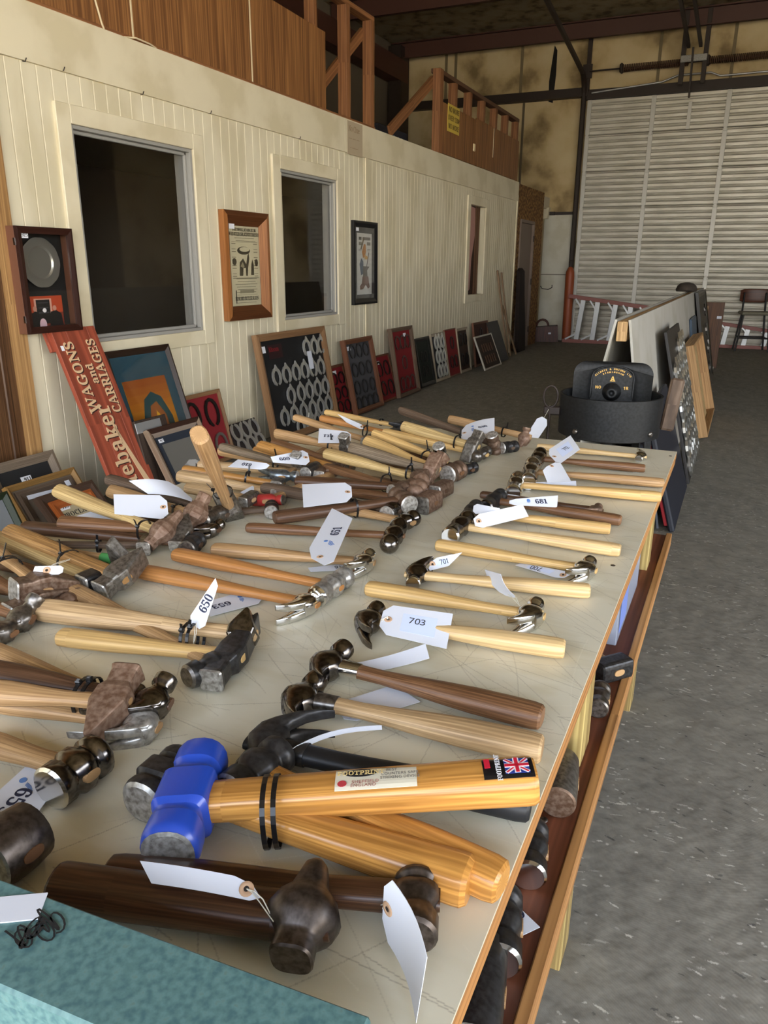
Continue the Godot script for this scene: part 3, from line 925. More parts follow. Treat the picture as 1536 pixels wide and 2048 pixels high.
func hang(called: String, label: String, cat: String, tl: Array, br: Array, depth: float, group := "") -> Array:
	var a := on_x(tl[0], tl[1], WX + depth)
	var b := on_x(br[0], br[1], WX + depth)
	var w := a.z - b.z
	var h := a.y - b.y
	var o := thing(called, label, cat, Transform3D(Basis(Vector3(0, 0, -1), Vector3.UP, Vector3.RIGHT), Vector3(WX + 0.003, (a.y + b.y) * 0.5, (a.z + b.z) * 0.5)), group)
	return [o, w, h]

# a panel standing on the floor and leaning on the wall: top corners seen at tl and tr on the plane WX + top, foot standing out by foot
func lean(called: String, label: String, cat: String, tl: Array, tr: Array, top: float, foot: float, group := "") -> Array:
	var a := on_x(tl[0], tl[1], WX + top)
	var b := on_x(tr[0], tr[1], WX + top)
	var y := (a.y + b.y) * 0.5
	var zc := (a.z + b.z) * 0.5
	var base := Vector3(WX + foot, 0.004, zc)
	var up := (Vector3(WX + top, y, zc) - base)
	var x := Vector3(0, 0, -1)
	var yy := up.normalized()
	var o := thing(called, label, cat, Transform3D(Basis(x, yy, x.cross(yy)), base), group)
	return [o, a.z - b.z, up.length()]

func shoe_mesh(w: float, h: float, r: float, clip := false) -> ArrayMesh:
	var k := MB.new()
	var path := []
	var rad := []
	for i in 13:
		var a := deg_to_rad(lerpf(-74.0, 254.0, i / 12.0))
		path.append(Vector3(cos(a) * w * 0.5, sin(a) * h * 0.5, 0))
		rad.append(r * (0.7 if i == 0 or i == 12 else 1.0))
	k.tube(path, rad, 4, false, true, Vector2(0.6, 1.15), Vector3.BACK)
	if clip:
		k.prism(PackedVector2Array([Vector2(-r * 1.5, h * 0.5), Vector2(r * 1.5, h * 0.5), Vector2(0, h * 0.5 + r * 2.4)]), 0.0, r * 0.8)
	return k.done()

func sticker(parent: Node3D, p: Vector3, txt: String, s := 0.018, w := 0.0) -> void:
	var ww := w if w > 0.0 else s * 3.2
	var o := bar(parent, "lot_sticker", p, Vector3(ww, s * 1.7, 0.0012), mat(rgb(236, 238, 244), 0.6), 0.0, Basis.IDENTITY, "white lot sticker")
	if txt != "":
		lettering(o, "lot_number", txt, s, M.inkblack, Transform3D(Basis.IDENTITY, Vector3(ww * 0.12, 0, 0.0009)), 0.0006, "Droid Serif", true)

func wall_pictures() -> void:
	# shadow box with a silver plate and a photograph
	var r := hang("shadow_box", "dark shadow box holding a silver plate and a photograph beside the first window", "shadow box", [25, 451], [162, 659], 0.075)
	var o: Node3D = r[0]
	var w: float = r[1]
	var h: float = r[2]
	var wood := mat(rgb(64, 34, 26), 0.35, 0.0, M.g2, Vector3(2, 1, 1))
	var side := mat(rgb(112, 72, 52), 0.5)
	for q in [[Vector3(-w / 2 + 0.006, 0, 0.037), Vector3(0.012, h, 0.074)], [Vector3(w / 2 - 0.006, 0, 0.037), Vector3(0.012, h, 0.074)], [Vector3(0, h / 2 - 0.006, 0.037), Vector3(w - 0.024, 0.012, 0.074)], [Vector3(0, -h / 2 + 0.006, 0.037), Vector3(w - 0.024, 0.012, 0.074)]]:
		bar(o, "case_side", q[0], q[1], side if q[1].x < 0.02 else wood, 0.001)
	bar(o, "backing", Vector3(0, 0, 0.006), Vector3(w - 0.02, h - 0.02, 0.008), mat(rgb(14, 14, 13), 0.9))
	var fr := Node3D.new()
	fr.name = "door_frame"
	o.add_child(fr)
	fr.position = Vector3(0, 0, 0.074)
	rails(fr, w, h, 0.034, 0.016, wood, 0.7)
	for y in [h * 0.36, -h * 0.36]:
		bar(o, "hinge", Vector3(-w / 2 - 0.0015, y, 0.070), Vector3(0.003, 0.035, 0.012), M.chrome)
	# plate with a scalloped rim
	var k := MB.new()
	var rings := []
	for q in [[0.0, 0.004], [0.075, 0.004], [0.084, 0.010], [0.118, 0.014], [0.124, 0.012], [0.118, 0.009]]:
		var ring_ := PackedVector3Array()
		for i in 48:
			var a := TAU * i / 48.0
			var rr: float = q[0] * (1.0 + (0.022 * absf(cos(a * 5.0)) if q[0] > 0.1 else 0.0))
			ring_.append(Vector3(cos(a) * rr, sin(a) * rr, q[1]))
		rings.append(ring_)
	k.loft(rings, [1, 2, 4], false, false)
	part(o, "silver_plate", k.done(), mat(rgb(190, 190, 182), 0.28, 0.85), Transform3D(Basis.IDENTITY, Vector3(-0.005, h * 0.17, 0.026)), "scalloped silver plate")
	var bl := rgb(14, 14, 16)
	var og := rgb(178, 66, 30)
	print_sheet(o, "photograph", w * 0.72, h * 0.30, paint(140, 110, og, [rc(rgb(120, 44, 24), 0, 0.55, 1, 1), rc(rgb(214, 160, 140), 0.28, 0.08, 0.72, 0.9), rc(bl, 0.33, 0.12, 0.67, 0.9), rc(rgb(70, 70, 74), 0.37, 0.2, 0.63, 0.24), rc(rgb(70, 70, 74), 0.37, 0.36, 0.63, 0.40), rc(rgb(70, 70, 74), 0.37, 0.52, 0.63, 0.56), [rgb(240, 236, 236), Vector2(0.52, 0.46), Vector2(0.05, 0.07)], [bl, [Vector2(0.12, 1), Vector2(0.18, 0.55), Vector2(0.30, 0.48), Vector2(0.40, 0.6), Vector2(0.42, 1)]], [bl, [Vector2(0.62, 1), Vector2(0.68, 0.52), Vector2(0.82, 0.48), Vector2(0.95, 0.6), Vector2(0.98, 1)]], [rgb(196, 140, 120), Vector2(0.28, 0.40), Vector2(0.05, 0.09)], [rgb(196, 140, 120), Vector2(0.78, 0.40), Vector2(0.05, 0.09)], [rgb(214, 180, 190), Vector2(0.45, 0.92), Vector2(0.09, 0.2)]]), Transform3D(Basis.IDENTITY, Vector3(-0.01, -h * 0.30, 0.018)))
	bar(o, "pane", Vector3(0, 0, 0.077), Vector3(w - 0.06, h - 0.06, 0.002), M.glass)
	sticker(o, Vector3(-w * 0.36, h * 0.42, 0.080), "925", 0.017)
	# wide pine frame with an old handbill
	r = hang("handbill_frame", "wide pine picture frame around an old printed handbill between the windows", "framed print", [447, 418], [545, 634], 0.05)
	o = r[0]
	w = r[1]
	h = r[2]
	rails(o, w, h, 0.10, 0.052, mat(rgb(176, 116, 62), 0.45, 0.0, M.g1, Vector3(2, 1, 1)), 0.25, mat(rgb(104, 62, 32), 0.45, 0.0, M.g1, Vector3(2, 1, 1)))
	var pw := w - 0.2
	var ph := h - 0.2
	var ik := rgb(58, 54, 44)
	var md := rgb(120, 114, 94)
	var sh := []
	for i in 26:
		var y := 0.11 + i * 0.034
		if y > 0.2 and y < 0.64:
			for x in [0.05, 0.80]:
				if int(i) % 3 != 1:
					sh.append(rc(md, x, y, x + 0.14, y + 0.009))
		else:
			sh.append(rc(md, 0.12 + 0.04 * (i % 3), y, 0.88 - 0.05 * (i % 2), y + 0.006))
	sh.append_array([rc(ik, 0.05, 0.195, 0.95, 0.198), rc(ik, 0.05, 0.645, 0.95, 0.649), [ik, Vector2(0.12, 0.44), Vector2(0.07, 0.045)], [ik, Vector2(0.88, 0.45), Vector2(0.06, 0.045)], [ik, Vector2(0.45, 0.30), Vector2(0.22, 0.05)], [rgb(206, 198, 166), Vector2(0.48, 0.285), Vector2(0.17, 0.03)], [ik, [Vector2(0.28, 0.62), Vector2(0.30, 0.45), Vector2(0.42, 0.40), Vector2(0.52, 0.47), Vector2(0.58, 0.36), Vector2(0.62, 0.33), Vector2(0.64, 0.4), Vector2(0.58, 0.52), Vector2(0.56, 0.62), Vector2(0.5, 0.62), Vector2(0.5, 0.52), Vector2(0.42, 0.52), Vector2(0.40, 0.62)]], [rgb(150, 142, 116), [Vector2(0.32, 0.5), Vector2(0.4, 0.44), Vector2(0.46, 0.5), Vector2(0.42, 0.52)]], [ik, [Vector2(0.68, 0.61), Vector2(0.70, 0.48), Vector2(0.74, 0.41), Vector2(0.79, 0.48), Vector2(0.79, 0.61)]], rc(rgb(150, 142, 116), 0.27, 0.80, 0.76, 0.84), rc(ik, 0.12, 0.80, 0.15, 0.97)])
	print_sheet(o, "handbill", pw, ph, paint(160, 320, rgb(206, 198, 166), sh), Transform3D(Basis.IDENTITY, Vector3(0, 0, 0.012)))
	for q in [["EDWARD BUTLER & SON, SCIENTIFIC HORSESHOERS", 0.40, 0.019], ["EDWARD BUTLER & SON", -0.41, 0.020], ["IN THE TOWN HALL, SAT. & MON. DEC. 1886", 0.455, 0.016]]:
		var tx := lettering(o, "printing", q[0], q[2], mat(ik, 0.8), Transform3D(Basis.IDENTITY, Vector3(0, ph * q[1], 0.0145)), 0.0006, "Droid Serif", true)
		tx.scale = Vector3(0.62 if q[0].length() > 30 else 0.9, 1.3, 1)
	bar(o, "pane", Vector3(0, 0, 0.018), Vector3(pw, ph, 0.002), M.glass)
	sticker(o, Vector3(-pw * 0.44, ph * 0.49, 0.021), "", 0.02)
	# black frame with a coloured poster
	r = hang("poster_frame", "narrow black frame with a coloured blacksmith poster beside the second window", "framed print", [709, 440], [756, 606], 0.04)
	o = r[0]
	w = r[1]
	h = r[2]
	rails(o, w, h, 0.055, 0.036, mat(rgb(22, 22, 24), 0.35), 0.6)
	bar(o, "mat_board", Vector3(0, 0, 0.008), Vector3(w - 0.1, h - 0.1, 0.006), mat(rgb(52, 54, 56), 0.7))
	var br_ := rgb(104, 72, 58)
	print_sheet(o, "poster", w * 0.62, h * 0.74, paint(110, 330, rgb(202, 202, 196), [rc(rgb(70, 66, 58), 0.12, 0.06, 0.30, 0.11), rc(rgb(96, 92, 84), 0.36, 0.06, 0.90, 0.11), rc(rgb(120, 116, 106), 0.12, 0.14, 0.32, 0.19), rc(rgb(120, 116, 106), 0.66, 0.14, 0.90, 0.19), rc(rgb(110, 106, 100), 0.1, 0.255, 0.32, 0.265), rc(rgb(110, 106, 100), 0.1, 0.275, 0.3, 0.283), rc(rgb(110, 106, 100), 0.68, 0.255, 0.9, 0.265), rc(rgb(110, 106, 100), 0.66, 0.275, 0.88, 0.283), [rgb(84, 70, 40), [Vector2(0.22, 0.25), Vector2(0.42, 0.07), Vector2(0.48, 0.09), Vector2(0.30, 0.26)]], [rgb(176, 116, 40), [Vector2(0.32, 0.30), Vector2(0.46, 0.17), Vector2(0.58, 0.18), Vector2(0.60, 0.30), Vector2(0.52, 0.38), Vector2(0.40, 0.40)]], [rgb(196, 150, 70), [Vector2(0.5, 0.34), Vector2(0.74, 0.38), Vector2(0.72, 0.42), Vector2(0.5, 0.42)]], [rgb(60, 52, 44), [Vector2(0.78, 0.30), Vector2(0.82, 0.31), Vector2(0.66, 0.55), Vector2(0.62, 0.54)]], [rgb(74, 92, 112), [Vector2(0.16, 0.5), Vector2(0.28, 0.40), Vector2(0.42, 0.46), Vector2(0.40, 0.66), Vector2(0.26, 0.68), Vector2(0.2, 0.58)]], [rgb(84, 80, 74), [Vector2(0.40, 0.53), Vector2(0.84, 0.54), Vector2(0.68, 0.60), Vector2(0.70, 0.70), Vector2(0.40, 0.70)]], [br_, [Vector2(0.36, 0.70), Vector2(0.76, 0.70), Vector2(0.80, 0.80), Vector2(0.86, 0.88), Vector2(0.74, 0.91), Vector2(0.58, 0.84), Vector2(0.40, 0.91), Vector2(0.2, 0.92), Vector2(0.18, 0.86), Vector2(0.30, 0.82)]]]), Transform3D(Basis.IDENTITY, Vector3(0, -h * 0.01, 0.012)))
	bar(o, "pane", Vector3(0, 0, 0.02), Vector3(w - 0.1, h - 0.1, 0.002), M.glass)
	sticker(o, Vector3(-w * 0.33, h * 0.40, 0.023), "", 0.018)

# a board framed with rails and hung with rows of horseshoes
func shoe_board(r: Array, rail: float, dep: float, rm: Material, back: Material, sm: Material, rows: Array, sw: float, shh: float, sr: float, clip := false, tilt := 0.0, glass := false) -> void:
	var o: Node3D = r[0]
	var w: float = r[1]
	var h: float = r[2]
	bar(o, "backing_board", Vector3(0, h / 2, 0.008), Vector3(w - 0.01, h - 0.01, 0.012), back)
	if rail > 0.0:
		var f := Node3D.new()
		f.name = "frame"
		o.add_child(f)
		f.position = Vector3(0, h / 2, 0)
		rails(f, w, h, rail, dep, rm, 0.75)
	var sm_ := shoe_mesh(sw, shh, sr, clip)
	for row in rows:
		for u in row[1]:
			part(o, "horseshoe", sm_, sm, Transform3D(Basis(Vector3.BACK, tilt + rng.randf_range(-0.05, 0.05)), Vector3((u - 0.5) * w, (1.0 - row[0]) * h, 0.016 + sr * 0.8)))

func leaning_row() -> void:
	var red := mat(rgb(128, 24, 30), 0.75)
	var blk := mat(rgb(13, 13, 14), 0.7)
	var oak := mat(rgb(158, 122, 86), 0.55, 0.0, M.g1, Vector3(3, 1, 1))
	var whitefr := mat(rgb(196, 186, 166), 0.6, 0.0, M.g1, Vector3(3, 1, 1))
	var brownfr := mat(rgb(128, 84, 60), 0.5, 0.0, M.g1, Vector3(3, 1, 1))
	var darkshoe := mat(rgb(44, 38, 36), 0.45, 0.6)
	var bright := mat(rgb(238, 238, 234), 0.3, 0.8)
	# carved red sign
	var r := lean("carved_sign", "tall red carved wagon sign with cream lettering leaning sideways against the wall", "sign", [93, 662], [181, 655], 0.05, 0.45)
	var o: Node3D = r[0]
	var w: float = r[1]
	var h: float = r[2]
	var sgn := mat(rgb(172, 84, 58), 0.6, 0.0, M.g1, Vector3(1, 0.6, 1))
	var cream := mat(rgb(214, 180, 140), 0.6)
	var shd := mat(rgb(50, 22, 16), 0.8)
	var cuts := [-0.5, -0.19, 0.30, 0.5]
	for i in 3:
		bar(o, "plank", Vector3((cuts[i] + cuts[i + 1]) * 0.5 * w, h / 2, 0.016), Vector3((cuts[i + 1] - cuts[i]) * w - 0.0015, h, 0.026), sgn, 0.002)
	bar(o, "cleat", Vector3(-w * 0.49, h - 0.06, -0.006), Vector3(0.05, 0.11, 0.02), sgn, 0.002)
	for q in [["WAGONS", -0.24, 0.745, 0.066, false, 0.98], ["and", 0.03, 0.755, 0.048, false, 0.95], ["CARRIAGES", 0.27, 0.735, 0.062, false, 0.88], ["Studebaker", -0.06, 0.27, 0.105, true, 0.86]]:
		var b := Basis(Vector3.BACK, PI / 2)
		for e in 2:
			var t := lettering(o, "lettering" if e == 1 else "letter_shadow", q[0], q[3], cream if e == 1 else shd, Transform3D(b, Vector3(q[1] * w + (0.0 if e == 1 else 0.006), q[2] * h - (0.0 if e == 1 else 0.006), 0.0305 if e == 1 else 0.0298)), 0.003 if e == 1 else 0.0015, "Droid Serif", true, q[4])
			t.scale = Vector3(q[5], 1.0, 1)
	var sw := MB.new()
	var sp := PackedVector2Array()
	for i in 9:
		var v := i / 8.0
		sp.append(Vector2((0.02 + 0.36 * pow(v, 1.2)) * w - 0.004, (0.50 - 0.47 * v) * h))
	for i in 9:
		var v := 1.0 - i / 8.0
		sp.append(Vector2((0.02 + 0.36 * pow(v, 1.2)) * w + 0.008 + 0.034 * v, (0.50 - 0.47 * v) * h))
	sw.prism(sp, 0.029, 0.032)
	part(o, "swash", sw.done(), cream)
	sticker(o, Vector3(-w * 0.40, h * 0.90, 0.0305), "", 0.016, 0.02)
	# dark board standing behind the sign
	r = lean("plain_panel", "tall dark varnished panel standing behind the red sign", "panel", [168, 800], [250, 792], 0.02, 0.22)
	bar(r[0], "panel", Vector3(0.02, r[2] / 2, 0.006), Vector3(r[1], r[2], 0.02), mat(rgb(40, 22, 18), 0.4), 0.002)
	# teal mat picture
	r = lean("horseshoe_picture", "dark framed picture with teal mat and glowing horseshoe on a yellow ground", "framed picture", [200, 706], [331, 690], 0.04, 0.30)
	o = r[0]
	w = r[1]
	h = r[2]
	var f := Node3D.new()
	f.name = "frame"
	o.add_child(f)
	f.position = Vector3(0, h / 2, 0)
	rails(f, w, h, 0.04, 0.03, mat(rgb(58, 42, 32), 0.4, 0.0, M.g2, Vector3(3, 1, 1)), 0.5)
	bar(o, "mat_board", Vector3(0, h / 2, 0.010), Vector3(w - 0.07, h - 0.07, 0.006), mat(rgb(38, 72, 86), 0.6))
	var ye := []
	for i in 12:
		var t := i / 11.0
		ye.append(rc(rgb(150, 78, 28).lerp(rgb(232, 176, 24), t), 0, t * 0.92, 1, t * 0.92 + 0.1))
	ye.append_array([[rgb(24, 66, 72), [Vector2(0.20, 1), Vector2(0.22, 0.45), Vector2(0.36, 0.22), Vector2(0.56, 0.15), Vector2(0.76, 0.22), Vector2(0.90, 0.45), Vector2(0.92, 1)]], [rgb(150, 86, 40), [Vector2(0.32, 1), Vector2(0.34, 0.50), Vector2(0.46, 0.30), Vector2(0.62, 0.26), Vector2(0.76, 0.42), Vector2(0.80, 1)]], [rgb(226, 170, 40), [Vector2(0.44, 1), Vector2(0.50, 0.52), Vector2(0.56, 0.36), Vector2(0.66, 0.44), Vector2(0.68, 0.8), Vector2(0.74, 1)]], [rgb(92, 52, 24), [Vector2(0.62, 0.66), Vector2(0.70, 0.58), Vector2(0.70, 0.76), Vector2(0.63, 0.78)]], [rgb(190, 60, 40), Vector2(0.46, 0.62), Vector2(0.05, 0.06)]])
	print_sheet(o, "picture", w * 0.66, h * 0.64, paint(140, 140, rgb(150, 78, 28), ye), Transform3D(Basis.IDENTITY, Vector3(-0.02, h * 0.47, 0.0145)))
	bar(o, "pane", Vector3(0, h / 2, 0.02), Vector3(w - 0.09, h - 0.09, 0.002), M.glass)
	# low wooden rack with a brushed plate in front of it
	r = lean("plaque_board", "weathered wooden plaque with a brushed metal strip below the teal picture", "plaque", [262, 845], [324, 828], 0.30, 0.42)
	bar(r[0], "board", Vector3(0, r[2] / 2, 0.012), Vector3(r[1], r[2], 0.024), mat(rgb(72, 58, 48), 0.7, 0.0, M.g2, Vector3(2, 1, 1)), 0.003)
	bar(r[0], "metal_strip", Vector3(-0.03, r[2] - 0.045, 0.0255), Vector3(r[1] * 0.8, 0.06, 0.003), M.alu, 0.001)
	# horse portrait in a stepped frame
	r = lean("horse_portrait", "stepped walnut frame with a grey portrait of a white horse", "framed picture", [285, 864], [390, 836], 0.34, 0.56)
	o = r[0]
	w = r[1]
	h = r[2]
	f = Node3D.new()
	f.name = "frame"
	o.add_child(f)
	f.position = Vector3(0, h / 2, 0)
	rails(f, w, h, 0.030, 0.034, mat(rgb(178, 158, 138), 0.45, 0.0, M.g2, Vector3(3, 1, 1)), 0.8, mat(rgb(74, 50, 42), 0.4, 0.0, M.g2, Vector3(3, 1, 1)))
	var f2 := Node3D.new()
	f2.name = "inner_frame"
	o.add_child(f2)
	f2.position = Vector3(0, h / 2, 0)
	rails(f2, w - 0.06, h - 0.06, 0.026, 0.024, mat(rgb(62, 42, 36), 0.4, 0.0, M.g2, Vector3(3, 1, 1)), 0.4, mat(rgb(150, 134, 120), 0.4))
	bar(o, "mat_board", Vector3(0, h / 2, 0.006), Vector3(w - 0.1, h - 0.1, 0.006), mat(rgb(34, 42, 54), 0.7))
	var wh := rgb(176, 174, 170)
	print_sheet(o, "portrait", w - 0.18, h - 0.2, paint(110, 140, rgb(104, 102, 96), [[wh, [Vector2(0.3, 0.98), Vector2(0.26, 0.7), Vector2(0.36, 0.56), Vector2(0.52, 0.48), Vector2(0.7, 0.52), Vector2(0.82, 0.62), Vector2(0.84, 0.78), Vector2(0.72, 0.98)]], [rgb(70, 66, 62), [Vector2(0.52, 0.98), Vector2(0.58, 0.72), Vector2(0.66, 0.6), Vector2(0.72, 0.7), Vector2(0.66, 0.98)]], [rgb(150, 148, 144), Vector2(0.38, 0.62), Vector2(0.08, 0.08)], [rgb(40, 38, 36), Vector2(0.76, 0.62), Vector2(0.05, 0.04)]]), Transform3D(Basis.IDENTITY, Vector3(0, h * 0.49, 0.0105)))
	sticker(o, Vector3(-w * 0.30, h * 0.83, 0.012), "917", 0.013)
	# framed red board with large shoes
	r = lean("shoe_board", "small red board in a pale frame with two big black horseshoes and a grey one", "horseshoe display", [350, 795], [433, 780], 0.03, 0.15, "horseshoe displays")
	shoe_board(r, 0.028, 0.03, oak, red, darkshoe, [[0.30, [0.23, 0.68]]], 0.13, 0.19, 0.013)
	part(r[0], "horseshoe", shoe_mesh(0.12, 0.16, 0.012), mat(rgb(140, 136, 130), 0.4, 0.7), Transform3D(Basis.IDENTITY, Vector3(0.10, r[2] * 0.24, 0.026)))
	part(r[0], "horseshoe", shoe_mesh(0.12, 0.16, 0.012), mat(rgb(140, 136, 130), 0.4, 0.7), Transform3D(Basis.IDENTITY, Vector3(-0.09, r[2] * 0.24, 0.026)))
	# dark board with silver shoes turned open end up
	r = lean("shoe_board", "dark unframed board of six silver horseshoes turned open end up", "horseshoe display", [450, 850], [506, 836], 0.10, 0.22, "horseshoe displays")
	shoe_board(r, 0.0, 0.0, blk, mat(rgb(36, 28, 25), 0.6), mat(rgb(190, 188, 182), 0.4, 0.7), [[0.28, [0.16, 0.48, 0.80]], [0.72, [0.16, 0.48, 0.80]]], 0.095, 0.125, 0.013, false, PI)
	# large black board of bright shoes
	r = lean("shoe_board", "large oak framed black board of many polished horseshoes with a hanging tag", "horseshoe display", [502, 671], [640, 653], 0.05, 0.20, "horseshoe displays")
	shoe_board(r, 0.055, 0.05, oak, blk, bright, [[0.19, [0.69, 0.81, 0.92]], [0.40, [0.19, 0.33, 0.47, 0.60, 0.73, 0.86]], [0.60, [0.34, 0.49, 0.62, 0.75, 0.88]], [0.785, [0.20, 0.34, 0.48, 0.62, 0.75, 0.88]], [0.92, [0.40, 0.54, 0.66, 0.78]]], 0.105, 0.125, 0.0145, true)
	bar(r[0], "label_card", Vector3(-r[1] * 0.25, r[2] * 0.83, 0.016), Vector3(0.2, 0.11, 0.002), mat(rgb(40, 14, 16), 0.6))
	lettering(r[0], "printing", "Bloom", 0.035, mat(rgb(130, 22, 30), 0.6), Transform3D(Basis.IDENTITY, Vector3(-r[1] * 0.27, r[2] * 0.85, 0.018)), 0.001, "Droid Serif", false, true)
	bar(r[0], "hanging_tag", Vector3(r[1] * 0.185, r[2] * 0.69, 0.045), Vector3(0.075, 0.15, 0.001), M.paper)
	sticker(r[0], Vector3(-r[1] * 0.40, r[2] * 0.86, 0.017), "", 0.03, 0.045)
	# the smaller boards down the row
	r = lean("shoe_board", "low red board of dark horseshoes tucked behind a brown frame", "horseshoe display", [648, 735], [682, 727], 0.03, 0.15, "horseshoe displays")
	shoe_board(r, 0.025, 0.03, brownfr, red, darkshoe, [[0.26, [0.3, 0.72]], [0.54, [0.3, 0.72]], [0.80, [0.3, 0.72]]], 0.10, 0.105, 0.009)
	sticker(r[0], Vector3(-0.03, r[2] * 0.86, 0.018), "", 0.02)
	r = lean("shoe_board", "brown framed grey board of fourteen dark horseshoes in four rows", "horseshoe display", [679, 683], [736, 671], 0.06, 0.20, "horseshoe displays")
	shoe_board(r, 0.045, 0.05, brownfr, mat(rgb(78, 78, 82), 0.7), mat(rgb(56, 54, 56), 0.4, 0.6), [[0.17, [0.28, 0.52, 0.76]], [0.42, [0.26, 0.5, 0.76]], [0.66, [0.24, 0.5, 0.78]], [0.88, [0.2, 0.4, 0.6, 0.8]]], 0.11, 0.125, 0.010)
	sticker(r[0], Vector3(-r[1] * 0.3, r[2] * 0.88, 0.018), "", 0.022)
	r = lean("shoe_board", "low red board of dark horseshoes beside the tall narrow red one", "horseshoe display", [738, 714], [773, 707], 0.03, 0.16, "horseshoe displays")
	shoe_board(r, 0.02, 0.025, brownfr, red, darkshoe, [[0.30, [0.3, 0.7]], [0.72, [0.3, 0.7]]], 0.12, 0.15, 0.010)
	sticker(r[0], Vector3(-0.08, r[2] * 0.84, 0.018), "", 0.022)
	r = lean("shoe_board", "tall narrow weathered frame of red felt with three rows of old horseshoes", "horseshoe display", [774, 658], [817, 652], 0.06, 0.18, "horseshoe displays")
	shoe_board(r, 0.04, 0.05, mat(rgb(128, 108, 90), 0.7, 0.0, M.g2, Vector3(3, 1, 1)), red, mat(rgb(92, 66, 62), 0.45, 0.6), [[0.22, [0.3, 0.52, 0.76]], [0.52, [0.5]], [0.82, [0.3, 0.52, 0.76]]], 0.12, 0.14, 0.010)
	sticker(r[0], Vector3(0.10, r[2] * 0.88, 0.018), "", 0.022)
	r = lean("shoe_board", "black framed dark green board of slim tools", "tool display", [824, 679], [854, 672], 0.03, 0.14, "horseshoe displays")
	shoe_board(r, 0.045, 0.03, mat(rgb(26, 26, 24), 0.45), mat(rgb(18, 28, 22), 0.7), darkshoe, [[0.4, [0.36, 0.62]], [0.7, [0.36, 0.62]]], 0.07, 0.13, 0.006)
	r = lean("shoe_board", "cream framed board of polished horseshoes in three rows", "horseshoe display", [857, 670], [885, 663], 0.03, 0.13, "horseshoe displays")
	shoe_board(r, 0.035, 0.03, whitefr, blk, bright, [[0.2, [0.28, 0.5, 0.74]], [0.5, [0.28, 0.5, 0.74]], [0.8, [0.28, 0.5, 0.74]]], 0.09, 0.14, 0.016, true)
	r = lean("shoe_board", "plain red board of dark horseshoes beside the cream frame", "horseshoe display", [886, 661], [908, 655], 0.03, 0.13, "horseshoe displays")
	shoe_board(r, 0.015, 0.02, brownfr, red, darkshoe, [[0.3, [0.5]], [0.7, [0.32, 0.7]]], 0.12, 0.15, 0.010)
	r = lean("shoe_board", "pale wooden frame of black shoes on bare board", "horseshoe display", [909, 659], [931, 653], 0.04, 0.13, "horseshoe displays")
	shoe_board(r, 0.035, 0.03, whitefr, mat(rgb(62, 42, 32), 0.7), darkshoe, [[0.26, [0.3, 0.7]], [0.72, [0.3, 0.7]]], 0.11, 0.16, 0.012)
	r = lean("shoe_board", "upright brown framed board standing behind the white edged board", "horseshoe display", [943, 646], [972, 641], 0.03, 0.10, "horseshoe displays")
	shoe_board(r, 0.03, 0.03, brownfr, mat(rgb(62, 34, 26), 0.7), darkshoe, [[0.25, [0.5]]], 0.10, 0.12, 0.010)
	r = lean("lettered_board", "white edged board of brown raised lettering at the end of the row", "lettered board", [946, 674], [980, 667], 0.16, 0.34)
	o = r[0]
	bar(o, "panel", Vector3(0, r[2] / 2, 0.008), Vector3(r[1] - 0.04, r[2] - 0.02, 0.014), mat(rgb(64, 46, 36), 0.7, 0.0, M.g2, Vector3(2, 1, 1)))
	f = Node3D.new()
	f.name = "frame"
	o.add_child(f)
	f.position = Vector3(0, r[2] / 2, 0)
	rails(f, r[1], r[2], 0.022, 0.022, mat(rgb(186, 180, 168), 0.5), 0.9)
	for q in [[0.62, 0.5], [0.28, 0.6]]:
		for i in 5:
			bar(o, "relief_letter", Vector3((i - 2) * r[1] * 0.13, r[2] * q[0], 0.019), Vector3(0.045, 0.11, 0.01), mat(rgb(88, 62, 46), 0.7), 0.004, Basis(Vector3.BACK, 0.1 * (i % 3 - 1)))
	r = lean("slate_panel", "dark slate grey sheet leaning past the white edged board", "panel", [972, 645], [994, 641], 0.05, 0.26)
	bar(r[0], "sheet", Vector3(0, r[2] / 2, 0.004), Vector3(r[1], r[2], 0.008), mat(rgb(48, 50, 50), 0.6), 0.001)
	# stack of picture frames at the near end
	for a in [["grey weathered picture frame with black mat and lot sticker 911", [-36, 933], [100, 905], 0.06, 0.22, 0.05, rgb(150, 138, 122), rgb(26, 26, 26), "911", 0], ["gilt edged wooden frame with a taped grey mat", [2, 976], [142, 941], 0.26, 0.46, 0.03, rgb(172, 136, 78), rgb(104, 92, 78), "", 1], ["orange wood frame around a proclamation with lot sticker 916", [66, 1004], [178, 962], 0.40, 0.62, 0.05, rgb(92, 72, 60), rgb(176, 164, 134), "916", 2], ["dark green edged frame standing in front of the proclamation", [-60, 1000], [8, 990], 0.5, 0.68, 0.03, rgb(44, 60, 36), rgb(120, 124, 128), "", 3]]:
		r = lean("picture_frame", a[0], "picture frame", a[1], a[2], a[3], a[4], "picture frames stacked by the office door")
		o = r[0]
		w = r[1]
		h = r[2]
		f = Node3D.new()
		f.name = "frame"
		o.add_child(f)
		f.position = Vector3(0, h / 2, 0)
		rails(f, w, h, a[5], 0.03, mat(a[6], 0.5, 0.0, M.g2, Vector3(3, 1, 1)), 0.5)
		bar(o, "mat_board", Vector3(0, h / 2, 0.007), Vector3(w - a[5], h - a[5], 0.006), mat(a[7], 0.8))
